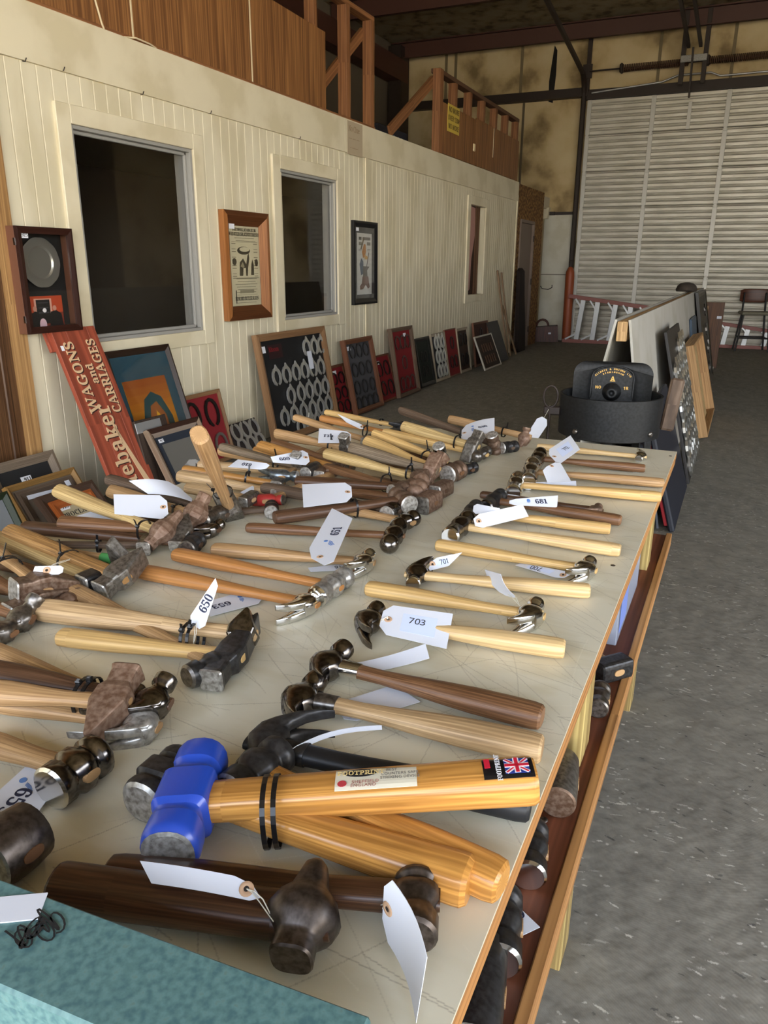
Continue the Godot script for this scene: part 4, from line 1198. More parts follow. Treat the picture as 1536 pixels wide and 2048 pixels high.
		if a[9] == 1:
			f2 = Node3D.new()
			f2.name = "inner_frame"
			o.add_child(f2)
			f2.position = Vector3(0, h / 2, 0.004)
			rails(f2, w - 0.08, h - 0.08, 0.05, 0.02, mat(rgb(112, 98, 84), 0.6, 0.0, M.g2, Vector3(3, 1, 1)), 0.5)
			bar(o, "paper_strip", Vector3(-w * 0.12, h * 0.76, 0.026), Vector3(0.16, 0.022, 0.001), M.paper, 0.0, Basis(Vector3.BACK, -0.05))
			bar(o, "paper_strip", Vector3(w * 0.30, h * 0.80, 0.026), Vector3(0.03, 0.03, 0.001), M.paper)
		if a[9] == 2:
			f2 = Node3D.new()
			f2.name = "inner_frame"
			o.add_child(f2)
			f2.position = Vector3(0, h / 2, 0.004)
			rails(f2, w - 0.09, h - 0.09, 0.045, 0.026, mat(rgb(190, 106, 52), 0.4, 0.0, M.g1, Vector3(3, 1, 1)), 0.5)
			lettering(o, "printing", "PROCLAMATION", 0.026, M.inkblack, Transform3D(Basis.IDENTITY, Vector3(0.05, h * 0.60, 0.011)), 0.0006, "Droid Serif", true)
		if a[8] != "":
			sticker(o, Vector3(-w * 0.17 if a[9] == 2 else -w * 0.02, h * (0.74 if a[9] == 2 else 0.72), 0.0115), a[8], 0.02)

# ---------------------------------------------------------------- the A-shaped stall of drywall sheets, what leans on it, and the forge
func stall_and_forge() -> void:
	var za := -4.17
	var zb := -11.3
	var yt := 1.10
	var a := thing("display_stall", "long A-shaped stall of white drywall sheets over a timber ridge", "display stand", Transform3D(Basis.IDENTITY, Vector3(-0.557, 0, (za + zb) * 0.5)))
	var zc := (za + zb) * 0.5
	for s in [-1.0, 1.0]:
		var top := Vector3(s * 0.034, yt, 0)
		var foot := Vector3(s * (0.222 if s > 0 else 0.24), 0.0, 0)
		var y := (top - foot).normalized()
		var z := Vector3.BACK
		var x := y.cross(z)
		var l := (za - zb) / 3.0
		for i in 3:
			bar(a, "sheet", (top + foot) * 0.5 + Vector3(0, 0, za - zc - l * (i + 0.5)), Vector3(0.013, (top - foot).length(), l - 0.004), M.drywall, 0.001, Basis(x, y, z))
	bar(a, "ridge", Vector3(0, yt - 0.06, 0), Vector3(0.052, 0.10, za - zb - 0.01), M.pine, 0.003)
	# things leaning on its right side; each stands on the floor along x = foot
	var dark := mat(rgb(36, 34, 34), 0.5)
	var t := stand("shoe_board", "black board crowded with polished shoes leaning on the white stall", "horseshoe display", -5.2, -6.15, Vector2(-0.435, 0.965), -0.185, "horseshoe displays")
	bar(t[0], "backing_board", Vector3(0, t[2] / 2, 0.006), Vector3(t[1], t[2], 0.018), dark, 0.002)
	var sm := shoe_mesh(0.12, 0.12, 0.018, true)
	var bright := mat(rgb(226, 226, 222), 0.22, 0.95)
	for r in 7:
		for c in 6:
			if r == 6 and c < 3:
				continue
			part(t[0], "horseshoe", sm, bright, Transform3D(Basis(Vector3.BACK, rng.randf_range(-0.25, 0.25)), Vector3((c - 2.5) * t[1] * 0.16, t[2] * (0.10 + 0.125 * r), 0.03)))
	t = stand("timber_tray", "shallow pale pine tray with a batten leaning past the shoe board", "tray", -6.7, -8.1, Vector2(-0.415, 0.74), -0.215)
	var w: float = t[1]
	var h: float = t[2]
	for i in 3:
		bar(t[0], "plank", Vector3((i - 1) * w / 3.0, h / 2, 0.008), Vector3(w / 3.0 - 0.003, h, 0.016), M.pine, 0.003)
	for q in [[Vector3(-w / 2 + 0.012, h / 2, 0.05), Vector3(0.022, h, 0.085)], [Vector3(w / 2 - 0.012, h / 2, 0.05), Vector3(0.022, h, 0.085)], [Vector3(0, 0.012, 0.05), Vector3(w - 0.05, 0.022, 0.085)], [Vector3(0, h - 0.012, 0.05), Vector3(w - 0.05, 0.022, 0.085)]]:
		bar(t[0], "side", q[0], q[1], mat(rgb(196, 158, 108), 0.6, 0.0, M.g1, Vector3(3, 0.8, 1)), 0.003)
	bar(t[0], "batten", Vector3(w * 0.05, h / 2, 0.03), Vector3(0.5, h * 0.9, 0.02), mat(rgb(226, 200, 146), 0.55, 0.0, M.g1, Vector3(3, 0.8, 1)), 0.004)
	t = stand("tool_board", "blue grey lidded board behind the pine tray", "panel", -8.25, -9.0, Vector2(-0.475, 0.87), -0.34)
	bar(t[0], "panel", Vector3(0, t[2] / 2, 0.01), Vector3(t[1], t[2], 0.03), mat(rgb(62, 78, 96), 0.5), 0.012)
	t = stand("tall_frame", "tall dark frame with metal fittings at the far end of the stall", "picture frame", -9.2, -10.8, Vector2(-0.50, 1.09), -0.27)
	bar(t[0], "panel", Vector3(0, t[2] / 2, 0.008), Vector3(t[1] - 0.02, t[2] - 0.02, 0.016), mat(rgb(40, 34, 30), 0.5))
	var f := Node3D.new()
	f.name = "frame"
	t[0].add_child(f)
	f.position = Vector3(0, t[2] / 2, 0)
	rails(f, t[1], t[2], 0.06, 0.035, mat(rgb(30, 27, 25), 0.4), 0.6)
	for i in 4:
		part(t[0], "horseshoe", sm, M.dark, Transform3D(Basis(Vector3.BACK, 0.4 * i), Vector3(0.1 * (i % 2 - 0.5), t[2] * (0.2 + 0.2 * i), 0.04)))
	# brown sheet of board standing at the far end, with a lot sticker
	t = [thing("brown_board", "upright brown hardboard panel with a small lot sticker at the far end of the stall", "panel", Transform3D(Basis(Vector3.UP, 0.05), Vector3(-0.40, 0, -11.75)))]
	bar(t[0], "panel", Vector3(0, 0.455, 0), Vector3(0.32, 0.89, 0.03), mat(rgb(112, 72, 36), 0.55, 0.0, M.g2, Vector3(2, 0.6, 1)), 0.003)
	bar(t[0], "batten", Vector3(-0.08, 0.44, 0.03), Vector3(0.07, 0.82, 0.02), M.pine, 0.003)
	bar(t[0], "foot_block", Vector3(0.02, 0.02, 0.09), Vector3(0.2, 0.04, 0.14), M.drywall, 0.003)
	bar(t[0], "lot_sticker", Vector3(0.11, 0.70, 0.0165), Vector3(0.06, 0.035, 0.002), M.paper)
	# small dark dome on the stall
	var cap := thing("cloth_cap", "small dark cloth cap lying on top of the stall ridge", "cap", Transform3D(Basis.IDENTITY, Vector3(-0.60, yt + 0.004, -9.3)))
	var k := MB.new()
	k.lathe([[0.14, 0.0], [0.15, 0.02], [0.13, 0.06], [0.09, 0.085], [0.03, 0.095]], 16, Transform3D(Basis.from_scale(Vector3(0.75, 1, 1.2)), Vector3.ZERO))
	part(cap, "crown", k.done(), mat(rgb(58, 50, 42), 0.9))
	k = MB.new()
	k.prism(PackedVector2Array([Vector2(-0.1, 0), Vector2(-0.07, 0.09), Vector2(0.07, 0.09), Vector2(0.1, 0)]), 0.0, 0.006, Transform3D(Basis(Vector3.RIGHT, Vector3.BACK, Vector3.UP), Vector3(0, 0.012, 0.15)))
	part(cap, "peak", k.done(), mat(rgb(44, 38, 34), 0.9))
	# navy tool case standing open between table and stall
	var navy := mat(rgb(24, 28, 40), 0.6)
	var rd := mat(rgb(150, 24, 34), 0.7)
	var cs := thing("tool_case", "long navy case with red lining standing open behind the table corner", "case", Transform3D(Basis.IDENTITY, Vector3(-0.22, 0, -4.62)))
	strut(cs, "lid", Vector3(0.03, 0.004, 0), Vector3(-0.17, 0.66, 0), 0.03, 0.96, navy, Vector3.BACK, 0.008)
	strut(cs, "lining", Vector3(-0.005, 0.03, 0.01), Vector3(-0.182, 0.62, 0.01), 0.02, 0.90, rd, Vector3.BACK, 0.004)
	strut(cs, "tray", Vector3(-0.085, 0.004, 0.25), Vector3(-0.185, 0.46, 0.25), 0.05, 0.44, navy, Vector3.BACK, 0.010)
	bar(cs, "strap", Vector3(-0.09, 0.24, 0.475), Vector3(0.012, 0.46, 0.004), mat(rgb(70, 74, 84), 0.5), 0.001, Basis(Vector3.BACK, 0.2))
	forge()

# a panel standing on the floor on the stall's right side
func stand(called: String, label: String, cat: String, z1: float, z2: float, top: Vector2, foot: float, group := "") -> Array:
	var zc := (z1 + z2) * 0.5
	var base := Vector3(foot, 0.003, zc)
	var up := Vector3(top.x, top.y, zc) - base
	var x := Vector3(0, 0, -1)
	var yy := up.normalized()
	var o := thing(called, label, cat, Transform3D(Basis(x, yy, x.cross(yy)), base), group)
	return [o, z1 - z2, up.length()]

func forge() -> void:
	var ir := mat(rgb(36, 38, 40), 0.55, 0.3, M.spots, Vector3(6, 6, 6), 1)
	var gold := mat(rgb(214, 172, 92), 0.4, 0.4)
	var c := Vector3(-0.463, 0, -3.34)
	var o := thing("portable_forge", "black iron portable forge with round hearth and hood plate lettered in gold", "forge", Transform3D(Basis(Vector3.UP, 0.14), c))
	var r := 0.208
	var y0 := 0.672
	var y1 := 0.845
	var k := MB.new()
	k.lathe([[0.02, y0 + 0.012], [r - 0.02, y0 + 0.010], [r - 0.008, y0 + 0.02], [r - 0.006, y1], [r, y1 + 0.003], [r + 0.004, y1], [r + 0.002, y0 + 0.006], [r - 0.01, y0], [0.02, y0]], 40, Transform3D.IDENTITY, [2, 3, 5, 6])
	part(o, "hearth_pan", k.done(), ir)
	k = MB.new()
	k.tube([Vector3(0.0, y0, 0.0), Vector3(0, y0 - 0.16, 0)], [0.03, 0.022], 12)
	part(o, "ash_spout", k.done(), ir)
	# hood plate: a curved sheet at the back of the pan, rounded at the top corners
	k = MB.new()
	var rows := []
	var hh := 0.195
	var n := 28
	for e in 2:
		pass
		for j in 5:
			var ringp := []
			for i in n + 1:
				var t := sin((float(i) / n * 2.0 - 1.0) * PI * 0.5)
				var xm := 0.166
				var px := t * xm
				var cr := 0.05
				var hx := hh
				if absf(px) > xm - cr:
					hx = hh - cr + sqrt(maxf(0.0, cr * cr - pow(absf(px) - (xm - cr), 2.0)))
				ringp.append(Vector3(px, y1 - 0.075 + hx * j / 4.0, -sqrt(maxf(0.0, 1.0 - pow(t * 0.8, 2.0))) * 0.10 - 0.03 - 0.006 * e))
			rows.append(ringp)
	# close front and back sheets into one shell
	var rings := []
	for j in 5:
		var ring_ := PackedVector3Array()
		for i in n + 1:
			ring_.append(rows[j][i])
		for i in n + 1:
			ring_.append(rows[5 + j][n - i])
		rings.append(ring_)
	k.loft(rings)
	part(o, "hood_plate", k.done(), ir)
	# cast panel with raised rim and blast boss
	var fz := -r * 0.40
	k = MB.new()
	var arch := [Vector3(-0.088, y1 - 0.03, fz + 0.010), Vector3(-0.088, y1 + 0.055, fz + 0.006)]
	for i in 9:
		var an := PI - PI * i / 8.0
		arch.append(Vector3(cos(an) * 0.086, y1 + 0.065 + sin(an) * 0.042, fz + 0.001))
	arch.append_array([Vector3(0.088, y1 + 0.055, fz + 0.006), Vector3(0.088, y1 - 0.03, fz + 0.010)])
	k.tube(arch, 0.004, 6)
	part(o, "panel_rim", k.done(), ir)
	k = MB.new()
	k.prism(PackedVector2Array([Vector2(-0.088, -0.05), Vector2(0.088, -0.05), Vector2(0.088, 0.06), Vector2(0.06, 0.092), Vector2(0, 0.106), Vector2(-0.06, 0.092), Vector2(-0.088, 0.06)]), -0.02, 0.0, Transform3D(Basis.IDENTITY, Vector3(0, y1, fz)))
	part(o, "cast_panel", k.done(), ir)
	k = MB.new()
	k.lathe([[0.040, 0.0], [0.038, 0.012], [0.026, 0.022], [0.022, 0.05], [0.012, 0.052], [0.010, 0.03], [0.0, 0.03]], 20, Transform3D(Basis(Vector3.RIGHT, Vector3.BACK, Vector3.DOWN), Vector3(0, y1 - 0.004, fz)))
	part(o, "blast_boss", k.done(), ir)
	for q in [["ALLDAYS & ONIONS LTD", 0.090, 0.0078, 1.85], ["BIRMINGHAM", 0.074, 0.007, 1.15]]:
		var s: String = q[0]
		for i in s.length():
			if s[i] == " ":
				continue
			var an: float = (float(i) / (s.length() - 1) - 0.5) * -q[3]
			lettering(o, "letter", s[i], q[2], gold, Transform3D(Basis(Vector3.BACK, an * 0.8), Vector3(-sin(an) * q[1], y1 + 0.022 + cos(an) * q[1] * 0.80, fz + 0.002)), 0.002, "Droid Sans", true)
	lettering(o, "letter", "A", 0.021, gold, Transform3D(Basis.IDENTITY, Vector3(0, y1 + 0.052, fz + 0.002)), 0.002, "Droid Sans", true)
	bar(o, "emblem_bar", Vector3(0, y1 + 0.043, fz + 0.002), Vector3(0.022, 0.003, 0.002), gold)
	lettering(o, "letter", "NO", 0.013, gold, Transform3D(Basis.IDENTITY, Vector3(-0.058, y1 + 0.014, fz + 0.002)), 0.002, "Droid Sans", true)
	lettering(o, "letter", "1R", 0.013, gold, Transform3D(Basis.IDENTITY, Vector3(0.058, y1 + 0.014, fz + 0.002)), 0.002, "Droid Sans", true)
	for i in 4:
		var an := TAU * (i + 0.42) / 4.0
		var d := Vector3(cos(an), 0, sin(an))
		strut(o, "leg", d * (r - 0.012) + Vector3(0, y0 + 0.06, 0), d * 0.27, 0.042, 0.010, ir, d, 0.002)
		k = MB.new()
		k.lathe([[0.012, 0.0], [0.012, 0.008], [0.006, 0.010]], 8, Transform3D(Basis(d.cross(Vector3.UP), d, Vector3.UP).orthonormalized(), d * (r + 0.002) + Vector3(0, y0 + 0.035, 0)))
		part(o, "bolt", k.done(), M.dark)
	# lifting ring and its rod on the left
	k = MB.new()
	var pts := []
	for i in 16:
		var an := TAU * i / 16.0
		pts.append(Vector3(-0.247 + cos(an) * 0.030, y1 - 0.015 + sin(an) * 0.046, 0.06))
	k.tube(pts, 0.0045, 6, true)
	part(o, "ring_handle", k.done(), M.darksteel)
	pipe(o, "rod", [Vector3(-0.247, y1 - 0.062, 0.06), Vector3(-0.25, 0.45, 0.07)], 0.006, M.darksteel)
	bar(o, "bracket", Vector3(-0.238, y1 - 0.075, 0.05), Vector3(0.07, 0.035, 0.03), M.darksteel, 0.004)
	# bellows lever of worn timber on the right
	strut(o, "bellows_lever", Vector3(0.235, y0 + 0.03, 0.0), Vector3(0.262, y1 + 0.07, -0.04), 0.055, 0.05, M.drift, Vector3.BACK, 0.008)
	# its small tag
	var tg := thing("lot_tag", "small white tag hanging from the ring of the forge", "tag", Transform3D(Basis.IDENTITY, c + Vector3(-0.27, 0.70, 0.14)))
	k = MB.new()
	k.prism(PackedVector2Array([Vector2(-0.025, -0.055), Vector2(0.025, -0.05), Vector2(0.026, 0.03), Vector2(0.012, 0.05), Vector2(-0.012, 0.05), Vector2(-0.026, 0.03)]), 0.0, 0.0006, Transform3D(Basis(Vector3.BACK, -0.5), Vector3(0, 0, 0)))
	part(tg, "card", k.done(), M.paper)
	pipe(tg, "string", [Vector3(0.02, 0.04, 0), Vector3(0.03, 0.075, -0.04), Vector3(0.03, 0.09, -0.06)], 0.0008, M.thread, 4)

# ---------------------------------------------------------------- things by the far door
func far_things() -> void:
	# ladder lying on its edge
	var lz := FZ + 0.42
	var red := mat(rgb(150, 92, 84), 0.5)
	var o := thing("step_ladder", "aluminium ladder with dull red rails lying on edge before the big door", "ladder", Transform3D(Basis.IDENTITY, Vector3.ZERO))
	var bl := on_z(1124, 681, lz)
	bl.y = 0.03
	strut(o, "rail", bl, Vector3(-0.4, 0.03, lz), 0.07, 0.03, red, Vector3.BACK, 0.004)
	strut(o, "rail", on_z(1138, 592, lz), Vector3(-0.35, 0.52, lz), 0.07, 0.03, red, Vector3.BACK, 0.004)
	for q in [[1152, 676, 1167, 600], [1184, 676, 1196, 604], [1217, 676, 1232, 608], [1250, 676, 1262, 613], [1284, 676, 1296, 617]]:
		var a := on_z(q[0], q[1], lz)
		var b := on_z(q[2], q[3], lz)
		a.y = 0.04
		strut(o, "tread", a, b, 0.09, 0.025, M.alu, Vector3.BACK, 0.004)
		strut(o, "gusset", b + Vector3(-0.14, 0.02, 0.02), b + Vector3(-0.01, -0.16, 0.02), 0.03, 0.008, M.alu, Vector3.BACK, 0.001)
		strut(o, "gusset", a + Vector3(-0.20, 0.02, 0.02), a + Vector3(0.0, 0.13, 0.02), 0.03, 0.008, M.alu, Vector3.BACK, 0.001)
	# second ladder to the right, partly behind the stool
	o = thing("step_ladder", "second ladder with dull red rails lying beyond the bar stool", "ladder", Transform3D(Basis.IDENTITY, Vector3.ZERO))
	lz = FZ + 0.13
	strut(o, "rail", on_z(1436, 646, lz), on_z(1600, 672, lz), 0.06, 0.03, red, Vector3.BACK, 0.004)
	strut(o, "rail", Vector3(-0.35, 0.03, lz), Vector3(1.2, 0.03, lz), 0.06, 0.03, red, Vector3.BACK, 0.004)
	for q in [[1456, 650], [1497, 656], [1536, 664]]:
		var b := on_z(q[0], q[1], lz)
		strut(o, "tread", Vector3(b.x - 0.05, 0.04, lz), b, 0.08, 0.025, M.alu, Vector3.BACK, 0.004)
		strut(o, "gusset", b + Vector3(-0.10, 0.0, 0.02), b + Vector3(0.0, -0.10, 0.02), 0.025, 0.008, M.alu, Vector3.BACK, 0.001)
	# rust red gas cylinder
	var p := on_y(1131, 684, 0.0)
	o = thing("gas_cylinder", "tall rust red gas cylinder standing left of the big door", "cylinder", Transform3D(Basis(Vector3.BACK, 0.015), Vector3(p.x - 0.02, 0.0, FZ + 0.25)))
	var k := MB.new()
	k.lathe([[0.075, 0.0], [0.082, 0.01], [0.082, 1.18], [0.075, 1.26], [0.05, 1.32], [0.03, 1.35]], 18, Transform3D.IDENTITY, [1])
	part(o, "body", k.done(), mat(rgb(150, 72, 38), 0.5))
	k = MB.new()
	k.lathe([[0.03, 1.34], [0.035, 1.36], [0.035, 1.44], [0.02, 1.47]], 12)
	part(o, "valve_cap", k.done(), M.darksteel)
	# brown tool chest with a bail handle
	o = thing("tool_chest", "brown wooden tool carrier with arched handle against the white panel", "tool box", Transform3D(Basis(Vector3.UP, 0.25), Vector3(-3.38, 0, FZ + 0.42)))
	var bm := mat(rgb(94, 44, 30), 0.5, 0.0, M.g2, Vector3(2, 1, 1))
	k = MB.new()
	k.prism(PackedVector2Array([Vector2(-0.27, 0), Vector2(0.27, 0), Vector2(0.24, 0.30), Vector2(-0.22, 0.26)]), -0.14, 0.14)
	part(o, "body", k.done(), bm)
	k = MB.new()
	var pts := []
	for i in 9:
		var an := PI * i / 8.0
		pts.append(Vector3(-0.04 + cos(an) * 0.11, 0.28 + sin(an) * 0.12, 0))
	k.tube(pts, 0.02, 6)
	part(o, "handle", k.done(), bm)
	bar(o, "lot_sticker", Vector3(0.10, 0.16, 0.142), Vector3(0.05, 0.03, 0.002), M.paper)
	# bracket and hook on the white panel
	o = thing("wall_hook", "bent black wire hook on the white panel beside the big door", "hook")
	pipe(o, "wire", [on_z(1081, 572, FZ + 0.07), on_z(1084, 577, FZ + 0.09), on_z(1096, 579, FZ + 0.09), on_z(1104, 575, FZ + 0.09), on_z(1104, 570, FZ + 0.07)], 0.008, M.darksteel, 5)
	o = thing("wall_lamp", "small white lamp box on the corner above the white panel", "lamp", Transform3D(Basis.IDENTITY, on_z(1094, 427, FZ + 0.15)))
	k = MB.new()
	k.prism(PackedVector2Array([Vector2(-0.06, 0.08), Vector2(0.05, 0.10), Vector2(0.02, -0.09), Vector2(-0.05, -0.09)]), -0.06, 0.06)
	part(o, "housing", k.done(), M.trim)
	bar(o, "arm", Vector3(0.09, 0.0, -0.03), Vector3(0.10, 0.06, 0.05), M.darksteel, 0.004)
	# sticks and a dark slab leaning at the end of the white wall
	for a in [[995, 541, 1015, 714, 0.011, "pale square timber strip leaning at the end of the white wall"], [1003, 545, 1021, 712, 0.010, "thin grey pole leaning at the end of the white wall"], [1005, 612, 1032, 708, 0.010, "short pale strip leaning below the longer ones"]]:
		var t := on_x(a[0], a[1], WX + 0.03)
		var b := on_y(a[2], a[3], 0.004)
		o = thing("timber_strip", a[5], "timber strip", Transform3D(Basis.IDENTITY, b), "strips leaning by the steel door")
		strut(o, "strip", Vector3.ZERO, t - b, a[4] * 2.6, a[4] * 2.2, mat(rgb(158, 132, 104), 0.7, 0.0, M.g1, Vector3(2, 0.5, 1)), Vector3.RIGHT, 0.002)
	o = thing("bark_slab", "dark rough slab of wood leaning beside the steel door", "timber slab", Transform3D(Basis.IDENTITY, Vector3(WX + 0.10, 0, -12.72)))
	k = MB.new()
	k.prism(PackedVector2Array([Vector2(-0.22, 0), Vector2(0.24, 0), Vector2(0.22, 0.5), Vector2(0.17, 0.9), Vector2(0.16, 1.28), Vector2(0.0, 1.33), Vector2(-0.12, 1.28), Vector2(-0.16, 0.8), Vector2(-0.20, 0.4)]), -0.03, 0.03, Transform3D(Basis(Vector3(0, 0, -1), Vector3(-0.05, 1, 0).normalized(), Vector3.RIGHT), Vector3.ZERO))
	part(o, "slab", k.done(), mat(rgb(44, 31, 25), 0.9, 0.0, M.g2, Vector3(3, 1, 1)))
	# bar stool
	var a := on_y(1471, 697, 0.0)
	o = thing("bar_stool", "stool with brown curved backrest, grey seat and thin black legs", "stool", Transform3D(Basis(Vector3.UP, 0.15), Vector3(a.x + 0.22, 0, a.z + 0.27)))
	var blk := mat(rgb(20, 19, 19), 0.5)
	for q in [[-0.26, 0.20], [0.26, 0.20], [-0.24, -0.20], [0.24, -0.20]]:
		var top := Vector3(q[0] * 0.75, 0.60, q[1] * 0.75)
		pipe(o, "leg", [Vector3(q[0], 0.0, q[1]), top] if q[1] > 0 else [Vector3(q[0], 0.0, q[1]), top, Vector3(q[0] * 0.72, 0.80, q[1] * 0.95), Vector3(q[0] * 0.72, 0.95, q[1] * 1.12)], 0.016, blk, 6)
	pipe(o, "foot_ring", [Vector3(-0.235, 0.22, 0.18), Vector3(0.235, 0.22, 0.18), Vector3(0.22, 0.22, -0.18), Vector3(-0.22, 0.22, -0.18)], 0.012, blk, 6, true)
	bar(o, "seat", Vector3(0, 0.625, 0.0), Vector3(0.48, 0.05, 0.44), mat(rgb(126, 122, 104), 0.7), 0.02)
	k = MB.new()
	var rs := []
	for i in 9:
		var t := i / 4.0 - 1.0
		rs.append(ring(Vector3(t * 0.235, 0.90, -0.22 - 0.05 * (1.0 - t * t)), Vector3.UP, Vector3.BACK, 0.115 * (1.0 - 0.22 * pow(absf(t), 4.0)), 0.013, 4.0, 12))
	k.loft(rs)
	part(o, "backrest", k.done(), mat(rgb(106, 56, 30), 0.4, 0.0, M.g2, Vector3(2, 1, 1)))
	# dark bag on the floor past the stool
	o = thing("dark_bag", "black bag on the floor at the edge beside the stool", "bag", Transform3D(Basis.IDENTITY, Vector3(0.86, 0.0, a.z + 0.25)))
	k = MB.new()
	k.loft([ring(Vector3(0, 0, 0), Vector3.RIGHT, Vector3.BACK, 0.2, 0.13, 3.0, 14), ring(Vector3(0, 0.15, 0), Vector3.RIGHT, Vector3.BACK, 0.21, 0.14, 3.0, 14), ring(Vector3(0.01, 0.33, 0), Vector3.RIGHT, Vector3.BACK, 0.16, 0.09, 2.4, 14)])
	part(o, "body", k.done(), blk)

# ---------------------------------------------------------------- table
func table() -> void:
	var x1 := -0.137
	var x0 := x1 - 1.22
	var z0 := -0.20
	var z1 := -2.63
	var t := thing("work_table", "long timber trestle table with scratched cream laminate top and a plywood shelf", "table", Transform3D(Basis.IDENTITY, Vector3((x0 + x1) * 0.5, 0, (z0 + z1) * 0.5)))
	var w := x1 - x0
	var l := z0 - z1
	# laminate sheet carrying its own coordinates
	var k := MB.new()
	k.st.set_smooth_group(0xFFFFFFFF)
	var y := TT
	var cs := [Vector3(-w / 2, y, -l / 2), Vector3(w / 2, y, -l / 2), Vector3(w / 2, y, l / 2), Vector3(-w / 2, y, l / 2)]
	var us := [Vector2(0, 0), Vector2(1, 0), Vector2(1, 1), Vector2(0, 1)]
	for i in [0, 1, 2, 0, 2, 3]:
		k.st.set_uv(us[i])
		k.st.add_vertex(cs[i])
	k.st.set_uv(Vector2(0.02, 0.02))
	for e in 4:
		var a: Vector3 = cs[e]
		var b: Vector3 = cs[(e + 1) % 4]
		var d := Vector3(0, -0.004, 0)
		for v in [a, b + d, b, a, a + d, b + d]:
			k.st.add_vertex(v)
	part(t, "table_top", k.done(), M.laminate, Transform3D.IDENTITY, "scratched cream laminate")
	# plywood under it with an open bevelled edge
	var e := MB.new()
	e.box(Vector3(0, 0, 0), Vector3(w, 0.018, l))
	part(t, "plywood_top", e.done(), M.edgeply, Transform3D(Basis.IDENTITY, Vector3(0, y - 0.0131, 0)))
	# aprons
	for s in [-1.0, 1.0]:
		bar(t, "apron", Vector3(s * (w / 2 - 0.0105), y - 0.022 - 0.009, 0), Vector3(0.019, 0.018, l - 0.02), M.edgeply, 0.001)
		bar(t, "apron", Vector3(0, y - 0.022 - 0.03, s * (l / 2 - 0.03)), Vector3(w - 0.13, 0.06, 0.036), M.edgeply, 0.003)
	# shelf with a raised lip
	var sy := 0.49
	bar(t, "shelf", Vector3(0, sy - 0.009, 0), Vector3(w - 0.002, 0.018, l - 0.02), M.shelf)
	for s in [-1.0, 1.0]:
		bar(t, "shelf_lip", Vector3(s * (w / 2 + 0.009), sy - 0.016, 0.0), Vector3(0.018, 0.044, l), M.lip, 0.002)
	for q in [[0.445, -0.62], [0.43, -0.06], [0.44, 0.36], [0.44, 0.78]]:
		var sc := MB.new()
		sc.lathe([[0.007, 0.0], [0.006, 0.002], [0.002, 0.001]], 8, Transform3D(Basis.IDENTITY, Vector3(w / 2 - 0.05, sy, q[1])))
		part(t, "screw", sc.done(), M.dark)
	# legs of treated timber, on edge
	for s in [-1.0, 1.0]:
		for zz in [-2.305, -1.265, -0.30]:
			bar(t, "leg", Vector3(s * (w / 2 - 0.023 - 0.019), (y - 0.022) * 0.5, zz - (z0 + z1) * 0.5), Vector3(0.038, y - 0.022, 0.089), M.treated, 0.002)
	for q in [[1226, 1131], [1341, 912]]:
		var sp := tb([q[0], q[1], 0.0]) - t.position
		var kk := MB.new()
		kk.lathe([[0.005, -0.002], [0.005, 0.0006], [0.002, 0.0008]], 8, Transform3D(Basis.IDENTITY, sp))
		part(t, "screw", kk.done(), M.darksteel)

